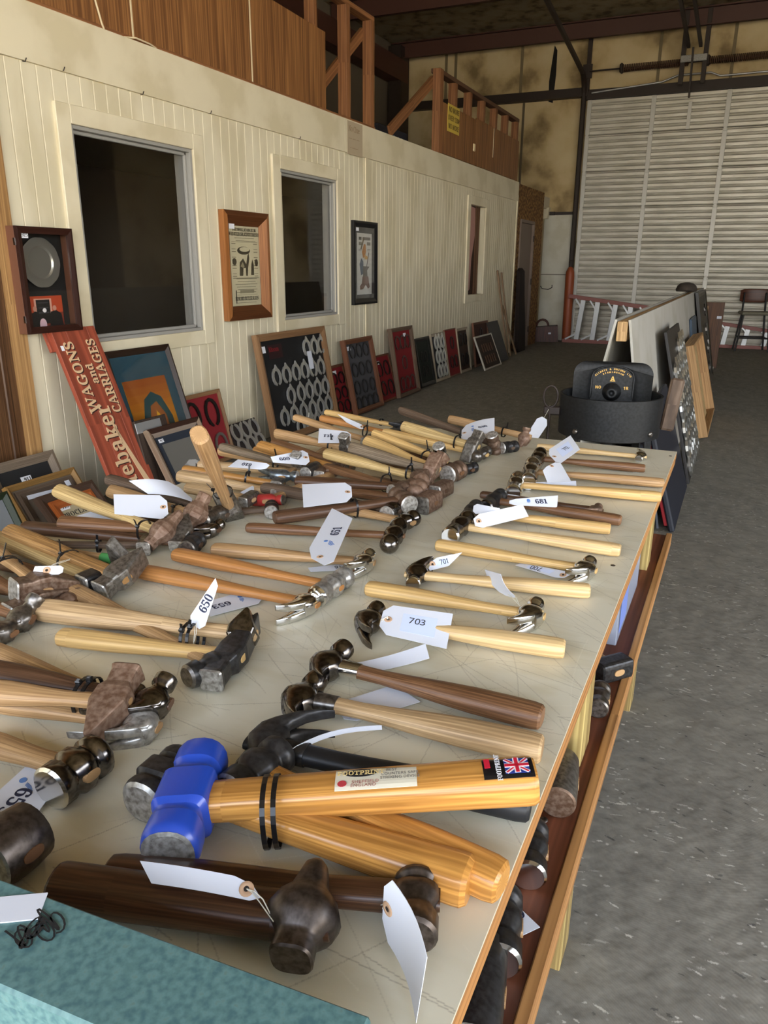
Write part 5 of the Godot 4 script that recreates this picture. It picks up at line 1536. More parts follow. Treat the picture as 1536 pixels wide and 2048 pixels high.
# ---------------------------------------------------------------- hammers
# rings of a head along its axis: [place as a share of the face or peen side, half size along the handle, half size across, squareness]
const HEADS := {
	"round": [[-1.0, 0.86, 0.86, 2], [-0.93, 1.0, 1.0, 2], [-0.52, 1.0, 1.0, 2], [-0.46, 0.80, 0.80, 2.2], [-0.34, 0.78, 0.80, 2.5], [-0.16, 0.98, 0.95, 3], [0.16, 0.98, 0.95, 3], [0.34, 0.78, 0.80, 2.5], [0.46, 0.80, 0.80, 2.2], [0.52, 1.0, 1.0, 2], [0.82, 1.0, 1.0, 2], [0.93, 0.82, 0.82, 2], [0.985, 0.5, 0.5, 2], [1.0, 0.12, 0.12, 2]],
	"ball": [[-1.0, 0.62, 0.62, 2], [-0.93, 0.78, 0.78, 2], [-0.60, 0.86, 0.86, 2], [-0.50, 0.64, 0.64, 2], [-0.30, 0.66, 0.70, 2.4], [-0.14, 0.90, 0.80, 2.8], [0.14, 0.90, 0.80, 2.8], [0.30, 0.62, 0.62, 2.2], [0.40, 0.60, 0.60, 2], [0.50, 0.80, 0.80, 2], [0.64, 0.90, 0.90, 2], [0.80, 0.84, 0.84, 2], [0.92, 0.60, 0.60, 2], [0.985, 0.28, 0.28, 2], [1.0, 0.05, 0.05, 2]],
	"cross": [[-1.0, 0.80, 0.76, 7], [-0.95, 0.86, 0.82, 7], [-0.82, 0.76, 0.72, 7], [-0.46, 0.72, 0.68, 7], [-0.26, 0.98, 0.84, 7], [0.12, 1.04, 0.88, 7], [0.36, 0.80, 0.92, 7], [0.96, 0.18, 0.86, 8], [1.0, 0.06, 0.84, 8]],
	"straight": [[-1.0, 0.76, 0.80, 7], [-0.95, 0.82, 0.86, 7], [-0.80, 0.74, 0.80, 7], [-0.46, 0.72, 0.76, 7], [-0.26, 0.88, 0.98, 7], [0.12, 0.92, 1.02, 7], [0.36, 0.92, 0.80, 7], [0.96, 0.86, 0.20, 8], [1.0, 0.84, 0.07, 8]],
	"sledge": [[-1.0, 0.80, 0.80, 2.3], [-0.93, 0.98, 0.98, 2.3], [-0.82, 1.02, 1.02, 2.4], [-0.56, 0.98, 0.98, 2.6], [-0.46, 0.84, 0.84, 3.4], [-0.40, 0.86, 0.86, 4], [-0.30, 1.02, 0.98, 5], [0.30, 1.02, 0.98, 5], [0.40, 0.86, 0.86, 4], [0.46, 0.84, 0.84, 3.4], [0.56, 0.98, 0.98, 2.6], [0.82, 1.02, 1.02, 2.4], [0.93, 0.98, 0.98, 2.3], [1.0, 0.80, 0.80, 2.3]],
	"globe": [[-1.0, 0.66, 0.66, 3.2], [-0.94, 0.72, 0.72, 3], [-0.58, 0.70, 0.70, 2.6], [-0.50, 0.78, 0.78, 2.4], [-0.28, 1.15, 1.08, 2.2], [0.0, 1.30, 1.20, 2.2], [0.24, 1.10, 1.05, 2.2], [0.46, 0.68, 0.72, 2.6], [0.56, 0.60, 0.70, 3], [0.90, 0.42, 0.58, 3], [1.0, 0.24, 0.42, 3]],
	"barrel": [[-1.0, 0.86, 0.86, 2], [-0.95, 0.96, 0.96, 2], [-0.30, 1.0, 1.0, 2.2], [0.30, 1.0, 1.0, 2.2], [0.95, 0.96, 0.96, 2], [1.0, 0.86, 0.86, 2]],
	"block": [[-1.0, 0.80, 0.80, 6], [-0.92, 0.92, 0.92, 6], [-0.35, 0.95, 0.95, 5], [0.35, 0.95, 0.95, 5], [0.92, 0.92, 0.92, 6], [1.0, 0.80, 0.80, 6]],
	"claw": [[-1.0, 0.60, 0.60, 2], [-0.95, 0.68, 0.68, 2], [-0.62, 0.68, 0.68, 2], [-0.55, 0.52, 0.52, 2], [-0.38, 0.54, 0.54, 2], [-0.20, 0.86, 0.70, 2.4], [0.02, 1.06, 0.80, 2.8], [0.24, 0.98, 0.80, 2.8], [0.42, 0.70, 0.74, 3]],
}

# d: t head kind, h/b/f/p = [px, py, height above the table] of head centre, butt, striking face, peen; R head radius; r0, r1 half widths of the handle at neck and butt
func hammer(label: String, d: Dictionary) -> Node3D:
	var ph: Vector3 = d.h if d.h is Vector3 else tb(d.h)
	var pb: Vector3 = d.b if d.b is Vector3 else tb(d.b)
	var y := (pb - ph).normalized()
	var l: float = (pb - ph).length()
	if d.has("len"):
		l = d.len
	var ax := Vector3.UP.cross(y)
	var l1 := 0.05
	var l2 := 0.05
	if d.has("f"):
		var v: Vector3 = (d.f if d.f is Vector3 else tb(d.f)) - ph
		ax = -(v - y * v.dot(y))
		l1 = ax.length()
	if d.has("p"):
		var v: Vector3 = (d.p if d.p is Vector3 else tb(d.p)) - ph
		v -= y * v.dot(y)
		l2 = v.length()
		if not d.has("f"):
			ax = v
			l1 = l2
	else:
		l2 = l1
	if d.has("L"):
		l1 = d.L[0]
		l2 = d.L[1]
	var x := ax.normalized()
	var z := x.cross(y)
	if d.get("dbg", false):
		print(label, " L=%.3f l1=%.3f l2=%.3f" % [l, l1, l2])
	var o := thing(d.get("n", "hammer"), label, "hammer", Transform3D(Basis(x, y, z), ph), d.get("g", "hammers on the table"))
	var R: float = d.get("R", 0.019)
	var r0: float = d.get("r0", 0.0105)
	var r1: float = d.get("r1", 0.0165)
	var sq: float = d.get("sq", 2.5)
	var flat: float = d.get("flat", 0.82)
	# handle
	var k := MB.new()
	var rings := []
	var top: float = -R * (1.02 if d.t != "claw" else 1.08)
	var prof := [[0.0, 1.0, 0.0], [0.10, 0.98, 0.0], [0.22, 0.93, 0.05], [0.36, 0.92, 0.35], [0.52, 0.96, 0.72], [0.68, 1.0, 0.94], [0.84, 1.0, 1.0], [0.955, 1.0, 0.97], [0.99, 0.95, 0.90], [1.0, 0.80, 0.78]]
	if d.get("even", false):
		prof = [[0.0, 1.0, 0.0], [0.08, 1.0, 0.1], [0.3, 1.0, 0.35], [0.6, 1.0, 0.65], [0.85, 1.0, 0.9], [0.965, 1.0, 1.0], [0.985, 0.98, 1.0], [1.0, 0.88, 0.90]]
	rings.append(ring(Vector3(0, top, 0), Vector3.RIGHT, Vector3.BACK, r0 * 0.84, r0 * 0.46, 2.6, 16))
	rings.append(ring(Vector3(0, R * 0.5, 0), Vector3.RIGHT, Vector3.BACK, r0 * 1.05, r0 * 0.78, 2.6, 16))
	var y0 := R * 0.9
	var bow: float = d.get("bow", 0.0)
	for q in prof:
		var rr: float = lerpf(r0, r1, q[2]) * (q[1] if q[1] > 0.95 or q[0] < 0.5 else q[1])
		var yy := lerpf(y0, l, q[0])
		rings.append(ring(Vector3(bow * sin(PI * q[0]), yy, 0), Vector3.RIGHT, Vector3.BACK, rr * 1.06, rr * lerpf(0.80, flat, q[0]), sq, 16))
	k.loft(rings, [0, 2, rings.size() - 2], true, true, false, false, Vector2(rng.randf(), rng.randf()))
	part(o, "handle", k.done(), M[d.get("w", "pale")])
	# head, with its striking face as a piece of its own
	var sec: Array = HEADS[d.t]
	rings = []
	for s in sec:
		var xx: float = s[0] * (l1 if s[0] < 0 else l2)
		rings.append(ring(Vector3(xx, 0, 0), Vector3.UP, Vector3.BACK, s[1] * R, s[2] * R * d.get("wide", 1.0), s[3], 20))
	var oct: bool = d.t == "globe" and d.get("m", "") in ["rusty", "brownsteel"]
	if oct:
		rings = []
		for s in sec:
			rings.append(ring(Vector3(s[0] * (l1 if s[0] < 0 else l2), 0, 0), Vector3.UP, Vector3.BACK, s[1] * R * 1.05, s[2] * R * 1.05, 2.0, 8))
	var facet: bool = d.t in ["cross", "straight", "block"]
	k = MB.new()
	k.loft(rings.slice(1), ([2, 4, 5] if facet else ([2, 4, 5, 6, 7, 9] if d.t == "sledge" else [])), true, true, false, oct or facet)
	if d.t == "claw":
		for s in [-1.0, 1.0]:
			var pr := []
			for q in [[0.02, 0.0, 0.36, 0.90, 0.40], [0.30, -0.04, 0.38, 0.70, 0.42], [0.52, 0.10, 0.42, 0.50, 0.40], [0.76, 0.42, 0.52, 0.34, 0.36], [0.92, 0.80, 0.60, 0.20, 0.30], [1.0, 1.10, 0.64, 0.05, 0.24]]:
				pr.append(ring(Vector3(q[0] * l2, q[1] * R * d.get("droop", 1.0), s * q[2] * R), Vector3.UP, Vector3.BACK, q[3] * R, q[4] * R, 3.2, 12))
			k.loft(pr, [], true, true)
	var head := part(o, "head", k.done(), M[d.get("m", "dark")], Transform3D.IDENTITY, d.get("hl", ""))
	k = MB.new()
	k.loft(rings.slice(0, 2), [], true, false)
	part(head, "striking_face", k.done(), M[d.get("fm", "face")])
	if d.t in ["sledge", "barrel", "block"] or d.get("both", false):
		k = MB.new()
		k.loft([ring(Vector3(l2 * 0.985, 0, 0), Vector3.UP, Vector3.BACK, sec[-2][1] * R * 0.93, sec[-2][2] * R * 0.93, sec[-1][3], 20), ring(Vector3(l2 * 1.008, 0, 0), Vector3.UP, Vector3.BACK, sec[-1][1] * R * 0.97, sec[-1][2] * R * 0.97, sec[-1][3], 20)], [], false, true)
		part(head, "striking_face", k.done(), M[d.get("fm", "face")])
	if d.get("ferrule", "") != "":
		k = MB.new()
		k.loft([ring(Vector3(0, R * 0.95, 0), Vector3.RIGHT, Vector3.BACK, r0 * 1.16, r0 * 0.95, 2.4, 16), ring(Vector3(0, R * 0.95 + 0.03, 0), Vector3.RIGHT, Vector3.BACK, r0 * 1.12, r0 * 0.92, 2.4, 16)])
		part(o, "ferrule", k.done(), M[d.ferrule])
	return o

# a cable tie drawn round handles at c, the handles running along axis
func tie(label: String, c: Vector3, axis: Vector3, rx: float, ry: float, turns := 1, tail := 0.03, at := 1.2) -> void:
	var y := axis.normalized()
	var z := (Vector3.UP - y * y.y).normalized()
	var x := y.cross(z)
	if turns == 1:
		rx *= 0.86
		ry *= 0.74
	var o := thing("cable_tie", label, "cable tie", Transform3D(Basis(x, y, z), c), "cable ties round the hammers")
	for t in turns:
		var k := MB.new()
		var off := (t - (turns - 1) * 0.5) * 0.011
		var rings := []
		for i in 24:
			var an := TAU * i / 24.0
			var d := Vector3(signf(cos(an)) * pow(absf(cos(an)), 0.8) * rx, 0, signf(sin(an)) * pow(absf(sin(an)), 0.8) * ry)
			var nrm := Vector3(cos(an), 0, sin(an))
			rings.append(PackedVector3Array([d + Vector3(0, off - 0.0026, 0), d + Vector3(0, off + 0.0026, 0), d + nrm * 0.0016 + Vector3(0, off + 0.0026, 0), d + nrm * 0.0016 + Vector3(0, off - 0.0026, 0)]))
		k.loft(rings, [], false, false, true, true)
		part(o, "strap", k.done(), M.plastic)
		var a := at + t * 0.25
		var hp := Vector3(cos(a) * (rx + 0.004), off, sin(a) * (ry + 0.004))
		var hb := Basis(Vector3(-sin(a), 0, cos(a)), Vector3.UP, Vector3(cos(a), 0, sin(a)))
		var hd := bar(o, "lock", hp, Vector3(0.007, 0.0085, 0.007), M.plastic, 0.0012, hb.orthonormalized())
		bar(hd, "slot", Vector3(0, 0, 0.0037), Vector3(0.004, 0.004, 0.0008), M.grey_plastic)
		if tail > 0.0:
			strut(o, "tail", hp, hp + Vector3(cos(a + 0.5), 0.1, sin(a + 0.5)) * tail, 0.0045, 0.0013, M.plastic, Vector3(cos(a), 0, sin(a)), 0.0)

# ---------------------------------------------------------------- lot tags: a card with clipped corners, eyelet, string and writing
# cs: corners [px, py, height] A (eyelet end), B, C (far end), D (eyelet end); u runs from the eyelet end, v from AB to DC
func tag(label: String, cs: Array, o: Dictionary = {}) -> void:
	var p := []
	for c in cs:
		p.append(tb(c))
	var org: Vector3 = (p[0] + p[1] + p[2] + p[3]) * 0.25
	var nrm: Vector3 = ((p[1] + p[2] - p[0] - p[3])).cross(p[3] + p[2] - p[0] - p[1]).normalized()
	if nrm.dot(Vector3(0, EYE, 0) - org) < 0:
		nrm = -nrm
	var t := thing("lot_tag", label, "tag", Transform3D(Basis.IDENTITY, org), "paper lot tags")
	var bend: float = o.get("bend", 0.0)
	var at := func(u: float, v: float, e: float) -> Vector3:
		var a: Vector3 = p[0].lerp(p[1], u)
		var b: Vector3 = p[3].lerp(p[2], u)
		return a.lerp(b, v) - org + nrm * (bend * sin(PI * u) + e)
	var strip := func(u0: float, u1: float, v0: float, v1: float, e0: float, e1: float, clip: bool) -> ArrayMesh:
		var k := MB.new()
		var n := 8
		var rows := []
		for i in n + 1:
			var u := lerpf(u0, u1, float(i) / n)
			var c := 0.0
			if clip:
				c = maxf(0.0, 0.24 - u * 2.2) * (v1 - v0)
			var m := (v0 + v1) * 0.5
			rows.append([at.call(u, v0 + c, e1), at.call(u, m, e1), at.call(u, v1 - c, e1), at.call(u, v1 - c, e0), at.call(u, m, e0), at.call(u, v0 + c, e0)])
		var pp := PackedVector3Array()
		var gg := PackedInt32Array()
		for i in n:
			var a: Array = rows[i]
			var b: Array = rows[i + 1]
			for q in 6:
				var q2 := (q + 1) % 6
				pp.append_array([a[q], b[q], b[q2], a[q], b[q2], a[q2]])
				var gi: int = 0 if q < 2 else (1 if q == 3 or q == 4 else -1)
				gg.append_array([gi, gi])
		for e in 2:
			var a: Array = rows[0] if e == 0 else rows[n]
			for tr in [[0, 1, 4], [0, 4, 5], [1, 2, 3], [1, 3, 4]]:
				pp.append_array([a[tr[0]], a[tr[1]], a[tr[2]]] if e == 0 else [a[tr[0]], a[tr[2]], a[tr[1]]])
				gg.append(-1)
		var uu := PackedVector2Array()
		uu.resize(pp.size())
		k.piece(pp, uu, gg)
		return k.done()
	part(t, "card", strip.call(0.0, 1.0, 0.0, 1.0, 0.0, 0.0006, true), M.paper)
	# eyelet
	var ue: float = o.get("eye", 0.085)
	var c0: Vector3 = at.call(ue, 0.5, 0.0008)
	var du: Vector3 = (at.call(ue + 0.05, 0.5, 0.0) - at.call(ue, 0.5, 0.0)).normalized()
	var nn: Vector3 = (nrm - du * nrm.dot(du)).normalized()
	var fb := Basis(du, nn, du.cross(nn))
	if not o.get("noeye", false):
		var k := MB.new()
		k.lathe([[0.0068, 0.0], [0.0066, 0.0005], [0.0026, 0.0006], [0.0024, 0.0]], 16, Transform3D(fb, c0))
		var e := part(t, "eyelet", k.done(), M.eyelet)
		k = MB.new()
		k.lathe([[0.0026, 0.0], [0.0026, 0.0005]], 10, Transform3D(fb, c0))
		part(e, "eyelet_hole", k.done(), M.hole)
	if o.has("sticker"):
		var s: Array = o.sticker
		part(t, "printed_label", strip.call(s[0], s[1], s[2], s[3], 0.0007, 0.0009, false), M.sticker)
	if o.has("txt"):
		# q: [text, u, v, size, direction of reading: 1 along u, -1 against it, 2 along v, -2 against it, handwritten]
		for q in o.txt:
			var c: Vector3 = at.call(q[1], q[2], 0.0013)
			var dd: Vector3 = at.call(q[1] + 0.06, q[2], 0.0) - at.call(q[1] - 0.06, q[2], 0.0)
			if absi(q[4]) == 2:
				dd = at.call(q[1], q[2] + 0.1, 0.0) - at.call(q[1], q[2] - 0.1, 0.0)
			dd = dd.normalized() * signf(q[4])
			var n2 := (nrm - dd * nrm.dot(dd)).normalized()
			lettering(t, "number", q[0], q[3], M.ink if q.size() < 6 else M.inkblack, Transform3D(Basis(dd, n2.cross(dd), n2), c), 0.0004, "Droid Serif" if q.size() < 6 else "Droid Sans", q.size() < 6, q.size() >= 6)
	if o.has("logo"):
		# small blue mark with lines of print beside it
		var q: Array = o.logo
		for i in 4:
			part(t, "small_print", strip.call(q[0] + 0.02 * i, q[0] + 0.02 * i + 0.012, q[1], q[1] + q[2] * (0.5 + 0.15 * ((i * 7) % 3)), 0.0009, 0.0011, false), M.inkblue)
		var k := MB.new()
		k.lathe([[0.0045, 0.0], [0.0045, 0.0004]], 12, Transform3D(fb, at.call(q[0] + 0.03, q[1] - 0.12, 0.0009)))
		part(t, "printed_mark", k.done(), M.inkblue)
	if o.has("s"):
		var e := tb(o.s) - org
		var m := (c0 + e) * 0.5 + Vector3(0.004, 0.006, 0.0)
		pipe(t, "string", [c0, c0.lerp(m, 0.5) + Vector3(0, 0.003, 0), m, e], 0.0006, M.thread, 4)
		pipe(t, "string", [c0, c0.lerp(m, 0.5) - Vector3(0.003, -0.001, 0), m - Vector3(0.004, 0.004, 0), e + Vector3(0.003, 0, 0.003)], 0.0006, M.thread, 4)

func near_row() -> void:
	var g := "hammers set out singly along the table edge"
	hammer("small pale handled claw hammer at the far table corner, head pointing into the aisle", {"t": "claw", "h": [1281, 913, 0.016], "b": [1075, 893, 0.012], "f": [1280, 926, 0.016], "L": [0.038, 0.045], "R": 0.017, "r0": 0.009, "r1": 0.013, "m": "chrome", "fm": "chrome", "g": g})
	hammer("reddish brown handled polished hammer beside the small one at the far corner", {"t": "round", "h": [1076, 917, 0.02], "b": [1290, 937, 0.014], "f": [1064, 930, 0.02], "p": [1088, 905, 0.02], "R": 0.021, "r1": 0.0155, "w": "brown", "m": "gunmetal", "fm": "chrome", "both": true, "g": g})
	hammer("two tone brown handled hammer with a big polished barrel face", {"t": "round", "h": [1062, 943, 0.022], "b": [1328, 966, 0.015], "f": [1042, 964, 0.022], "p": [1078, 926, 0.022], "R": 0.024, "r1": 0.016, "w": "tan", "m": "chrome", "fm": "chrome", "g": g})
	hammer("pale handled polished hammer reaching over the table edge by the far corner", {"t": "round", "h": [1032, 969, 0.021], "b": [1322, 994, 0.016], "f": [1014, 986, 0.021], "p": [1046, 955, 0.021], "R": 0.022, "r1": 0.0165, "w": "yellow", "m": "chrome", "fm": "chrome", "g": g})
	hammer("dark brown handled black hammer lying beside tag 681", {"t": "round", "h": [988, 1001, 0.019], "b": [1242, 1041, 0.015], "f": [968, 1015, 0.019], "p": [1004, 988, 0.019], "R": 0.019, "r1": 0.016, "w": "brown", "m": "black", "fm": "gunmetal", "g": g})
	hammer("worn brown claw hammer half hidden behind tag 681, head pointing into the aisle", {"t": "claw", "h": [1192, 1020, 0.014], "b": [962, 989, 0.012], "f": [1204, 1008, 0.014], "L": [0.03, 0.045], "R": 0.016, "r0": 0.009, "r1": 0.012, "w": "umber", "m": "brownsteel", "g": g})
	hammer("pale handled black headed hammer under the blank tag", {"t": "round", "h": [944, 1024, 0.019], "b": [1221, 1058, 0.015], "f": [928, 1037, 0.019], "p": [958, 1011, 0.019], "R": 0.019, "r1": 0.0155, "w": "yellow", "m": "black", "fm": "gunmetal", "g": g})
	hammer("pale hammer with a six sided polished face below the blank tag", {"t": "round", "h": [922, 1052, 0.02], "b": [1241, 1101, 0.016], "f": [899, 1074, 0.02], "p": [938, 1034, 0.02], "R": 0.021, "r1": 0.0165, "w": "pale", "m": "gunmetal", "fm": "chrome", "g": g})
	hammer("pale claw hammer tagged 700, head pointing into the aisle", {"t": "claw", "h": [1170, 1138, 0.018], "b": [874, 1089, 0.014], "f": [1192, 1116, 0.018], "p": [1156, 1156, 0.018], "L": [0.045, 0.062], "R": 0.021, "r1": 0.0155, "w": "yellow", "m": "chrome", "fm": "chrome", "g": g})
	hammer("pale claw hammer with claws turned away, handle toward the aisle, above tag 703", {"t": "claw", "h": [833, 1150, 0.018], "b": [1180, 1182, 0.015], "f": [815, 1173, 0.018], "p": [846, 1128, 0.018], "L": [0.045, 0.058], "R": 0.021, "r1": 0.0165, "w": "pale", "m": "gunmetal", "fm": "chrome", "g": g})
	hammer("pale polished claw hammer with an upright tag, head pointing into the aisle", {"t": "claw", "h": [1062, 1229, 0.019], "b": [734, 1176, 0.015], "f": [1088, 1203, 0.019], "p": [1042, 1254, 0.019], "L": [0.047, 0.068], "R": 0.022, "r1": 0.0165, "w": "yellow", "m": "chrome", "fm": "chrome", "g": g})
	hammer("pale claw hammer carrying tag 703 across its handle", {"t": "claw", "h": [738, 1240, 0.019], "b": [1130, 1298, 0.016], "f": [758, 1212, 0.019], "p": [718, 1270, 0.019], "L": [0.05, 0.062], "R": 0.022, "r1": 0.018, "w": "pale", "m": "gunmetal", "fm": "chrome", "g": g})
	hammer("reddish brown handled claw hammer between tag 703 and the black rubber one", {"t": "claw", "h": [656, 1328, 0.02], "b": [1085, 1435, 0.017], "f": [687, 1293, 0.02], "p": [634, 1358, 0.02], "L": [0.056, 0.062], "R": 0.024, "r0": 0.0115, "r1": 0.0195, "w": "brown", "m": "gunmetal", "fm": "chrome", "ferrule": "chrome", "g": g})
	hammer("pale maple handled claw hammer next to the black rubber one", {"t": "claw", "h": [603, 1396, 0.02], "b": [1085, 1499, 0.018], "f": [630, 1362, 0.02], "p": [580, 1436, 0.02], "L": [0.054, 0.066], "R": 0.024, "r0": 0.012, "r1": 0.0205, "w": "ash", "m": "gunmetal", "fm": "chrome", "ferrule": "dark", "g": g})
	hammer("black rubber handled claw hammer lying under the blue sledge handle", {"t": "claw", "h": [533, 1492, 0.02], "b": [1062, 1614, 0.016], "f": [508, 1522, 0.02], "p": [560, 1458, 0.02], "L": [0.05, 0.07], "R": 0.025, "r0": 0.014, "r1": 0.019, "w": "rubber", "m": "black", "fm": "dark", "droop": 2.2, "ferrule": "black", "g": g})
	var gs := "sledges strapped together at the near end"
	hammer("blue painted sledge hammer with a varnished handle and flag sticker", {"n": "sledge_hammer", "t": "sledge", "h": [374, 1606, 0.036], "b": [1072, 1560, 0.070], "f": [394, 1512, 0.036], "p": [350, 1712, 0.034], "R": 0.029, "r0": 0.0205, "r1": 0.0235, "sq": 3.4, "flat": 0.86, "even": true, "w": "honey", "m": "bluepaint", "fm": "steel", "both": true, "g": gs})
	hammer("black headed lump hammer strapped below the blue sledge", {"n": "sledge_hammer", "t": "sledge", "h": [326, 1566, 0.028], "b": [942, 1764, 0.023], "f": [284, 1610, 0.028], "p": [362, 1522, 0.028], "R": 0.026, "r0": 0.0135, "r1": 0.023, "sq": 3.0, "flat": 0.92, "even": true, "w": "honey", "m": "black", "fm": "steel", "g": gs})
	hammer("black round headed hammer with bright face strapped behind the blue sledge", {"n": "sledge_hammer", "t": "round", "h": [518, 1540, 0.026], "b": [1006, 1766, 0.021], "f": [470, 1552, 0.026], "L": [0.05, 0.045], "R": 0.024, "r0": 0.013, "r1": 0.021, "sq": 2.8, "flat": 0.9, "w": "honey", "m": "black", "fm": "steel", "g": gs})
	var gd := "old dark hammers by the teal box"
	hammer("old dark globe headed hammer with a thick walnut handle in front", {"t": "globe", "h": [606, 1836, 0.034], "b": [112, 1772, 0.024], "f": [584, 1922, 0.028], "p": [640, 1742, 0.036], "R": 0.0265, "r0": 0.0205, "r1": 0.021, "sq": 2.4, "flat": 0.95, "even": true, "w": "walnut", "m": "oldsteel", "fm": "oldsteel", "g": gd})
	hammer("old dark block headed hammer lying behind the globe headed one", {"t": "round", "h": [832, 1795, 0.022], "b": [214, 1748, 0.02], "f": [838, 1862, 0.022], "p": [822, 1752, 0.022], "L": [0.045, 0.022], "R": 0.022, "r0": 0.015, "r1": 0.0195, "w": "walnut", "m": "oldsteel", "fm": "oldsteel", "g": gd})
	var gl := "hammers at the near left side"
	hammer("tan handled rounding hammer with mirror bright faces at the left", {"t": "round", "h": [152, 1540, 0.026], "b": [-60, 1474, 0.016], "f": [104, 1582, 0.026], "p": [200, 1500, 0.026], "R": 0.0265, "r0": 0.013, "r1": 0.016, "w": "tan", "m": "gunmetal", "fm": "chrome", "both": true, "g": gl})
	hammer("dull black barrel headed hammer at the left edge above the teal box", {"t": "barrel", "h": [22, 1690, 0.032], "b": [-240, 1592, 0.02], "f": [-30, 1726, 0.032], "p": [74, 1658, 0.032], "R": 0.032, "r0": 0.014, "r1": 0.017, "w": "brown", "m": "oldsteel", "fm": "steel", "g": gl})
	sledge_stickers()
	teal_box()
	tie("double black cable tie binding the blue sledge to the lump hammer", tb([545, 1622, 0.036]), tb([1072, 1560, 0.055]) - tb([374, 1606, 0.034]), 0.034, 0.033, 2, 0.016, -2.4)

# the label and flag sticker wrapped on the blue sledge's handle
func sledge_stickers() -> void:
	var o: Node3D = get_node("sledge_hammer")
	var b := o.transform.basis
	var n := Vector3.BACK if (b * Vector3.BACK).y > 0 else Vector3.FORWARD
	var rd := Vector3.UP
	var fr := func(y: float, x: float, e: float) -> Transform3D:
		return Transform3D(Basis(rd, n.cross(rd), n), Vector3(0, y, 0) + n * (lerpf(0.0205, 0.0235, y / 0.373) * lerpf(0.80, 0.86, y / 0.373) + e) + n.cross(rd) * x)
	var lab := part(o, "maker_label", curved(0.085, 0.032, 0.03), mat(rgb(214, 208, 188), 0.6), fr.call(0.203, -0.002, 0.0003), "worn cream paper label")
	var q := MB.new()
	q.lathe([[0.017, 0.0], [0.017, 0.0004]], 20, Transform3D(Basis(Vector3(1, 0, 0), Vector3(0, 0, 1), Vector3(0, -0.34, 0)), Vector3(-0.016, 0.006, 0.0012)))
	part(lab, "oval_mark", q.done(), M.inkblack)
	lettering(lab, "printing", "FOOTPRINT", 0.0062, mat(rgb(214, 190, 130), 0.6), Transform3D(Basis.IDENTITY, Vector3(-0.016, 0.006, 0.0019)), 0.0003, "Droid Serif", true)
	q = MB.new()
	q.lathe([[0.0048, 0.0], [0.0048, 0.0004]], 14, Transform3D(Basis(Vector3.RIGHT, Vector3.BACK, Vector3.DOWN), Vector3(-0.035, -0.009, 0.0010)))
	part(lab, "red_seal", q.done(), mat(rgb(190, 60, 66), 0.6))
	for a in [["SHEFFIELD", -0.011, -0.007, 0.0045, rgb(170, 120, 110)], ["ENGLAND", -0.013, -0.0125, 0.0045, rgb(170, 120, 110)], ["BEST", 0.016, 0.009, 0.004, rgb(120, 116, 108)], ["COUNTERS SAFE", 0.025, 0.003, 0.004, rgb(120, 116, 108)], ["STRIKING DEVICE", 0.025, -0.003, 0.004, rgb(120, 116, 108)]]:
		lettering(lab, "printing", a[0], a[3], mat(a[4], 0.7), Transform3D(Basis.IDENTITY, Vector3(a[1], a[2], 0.0008)), 0.0003, "Droid Sans")
	var fl := part(o, "flag_sticker", curved(0.052, 0.031, 0.012), mat(rgb(16, 16, 20), 0.35), fr.call(0.340, -0.002, 0.0003), "black sticker with a union flag")
	var wh := mat(rgb(232, 232, 236), 0.4)
	var rd_ := mat(rgb(206, 34, 60), 0.4)
	var bl := mat(rgb(40, 60, 150), 0.4)
	var c := Vector3(0.009, 0.0, 0.0)
	bar(fl, "flag_field", c + Vector3(0, 0, 0.0009), Vector3(0.025, 0.023, 0.0004), bl)
	for s in [-1.0, 1.0]:
		bar(fl, "flag_saltire", c + Vector3(0, 0, 0.0012), Vector3(0.031, 0.0042, 0.0004), wh, 0.0, Basis(Vector3.BACK, s * 0.74))
		bar(fl, "flag_saltire", c + Vector3(0, 0, 0.0015), Vector3(0.030, 0.0016, 0.0004), rd_, 0.0, Basis(Vector3.BACK, s * 0.74))
	for v in [[Vector3(0.025, 0.0062, 0.0004), 0.0018, wh], [Vector3(0.0062, 0.023, 0.0004), 0.0018, wh], [Vector3(0.025, 0.0036, 0.0004), 0.0021, rd_], [Vector3(0.0036, 0.023, 0.0004), 0.0021, rd_]]:
		bar(fl, "flag_cross", c + Vector3(0, 0, v[1]), v[0], v[2])
	bar(fl, "red_mark", Vector3(-0.021, 0.006, 0.0010), Vector3(0.006, 0.014, 0.0004), rd_, 0.0)
	lettering(fl, "printing", "FOOTPRINT", 0.0052, wh, Transform3D(Basis(Vector3.BACK, PI / 2), Vector3(-0.010, -0.001, 0.0011)), 0.0003, "Droid Serif", true)

# a thin sheet bowed over a handle: length along x, width along y
func curved(l: float, w: float, rad: float) -> ArrayMesh:
	var k := MB.new()
	var rings := []
	for i in 9:
		var t := i / 8.0 - 0.5
		var y := t * w
		var z := -0.07 * w * pow(absf(t * 2.0), 4.0)
		rings.append(PackedVector3Array([Vector3(-l / 2, y, z), Vector3(l / 2, y, z), Vector3(l / 2, y, z + 0.0006), Vector3(-l / 2, y, z + 0.0006)]))
	k.loft(rings, [], true, true, false, true)
	return k.done()

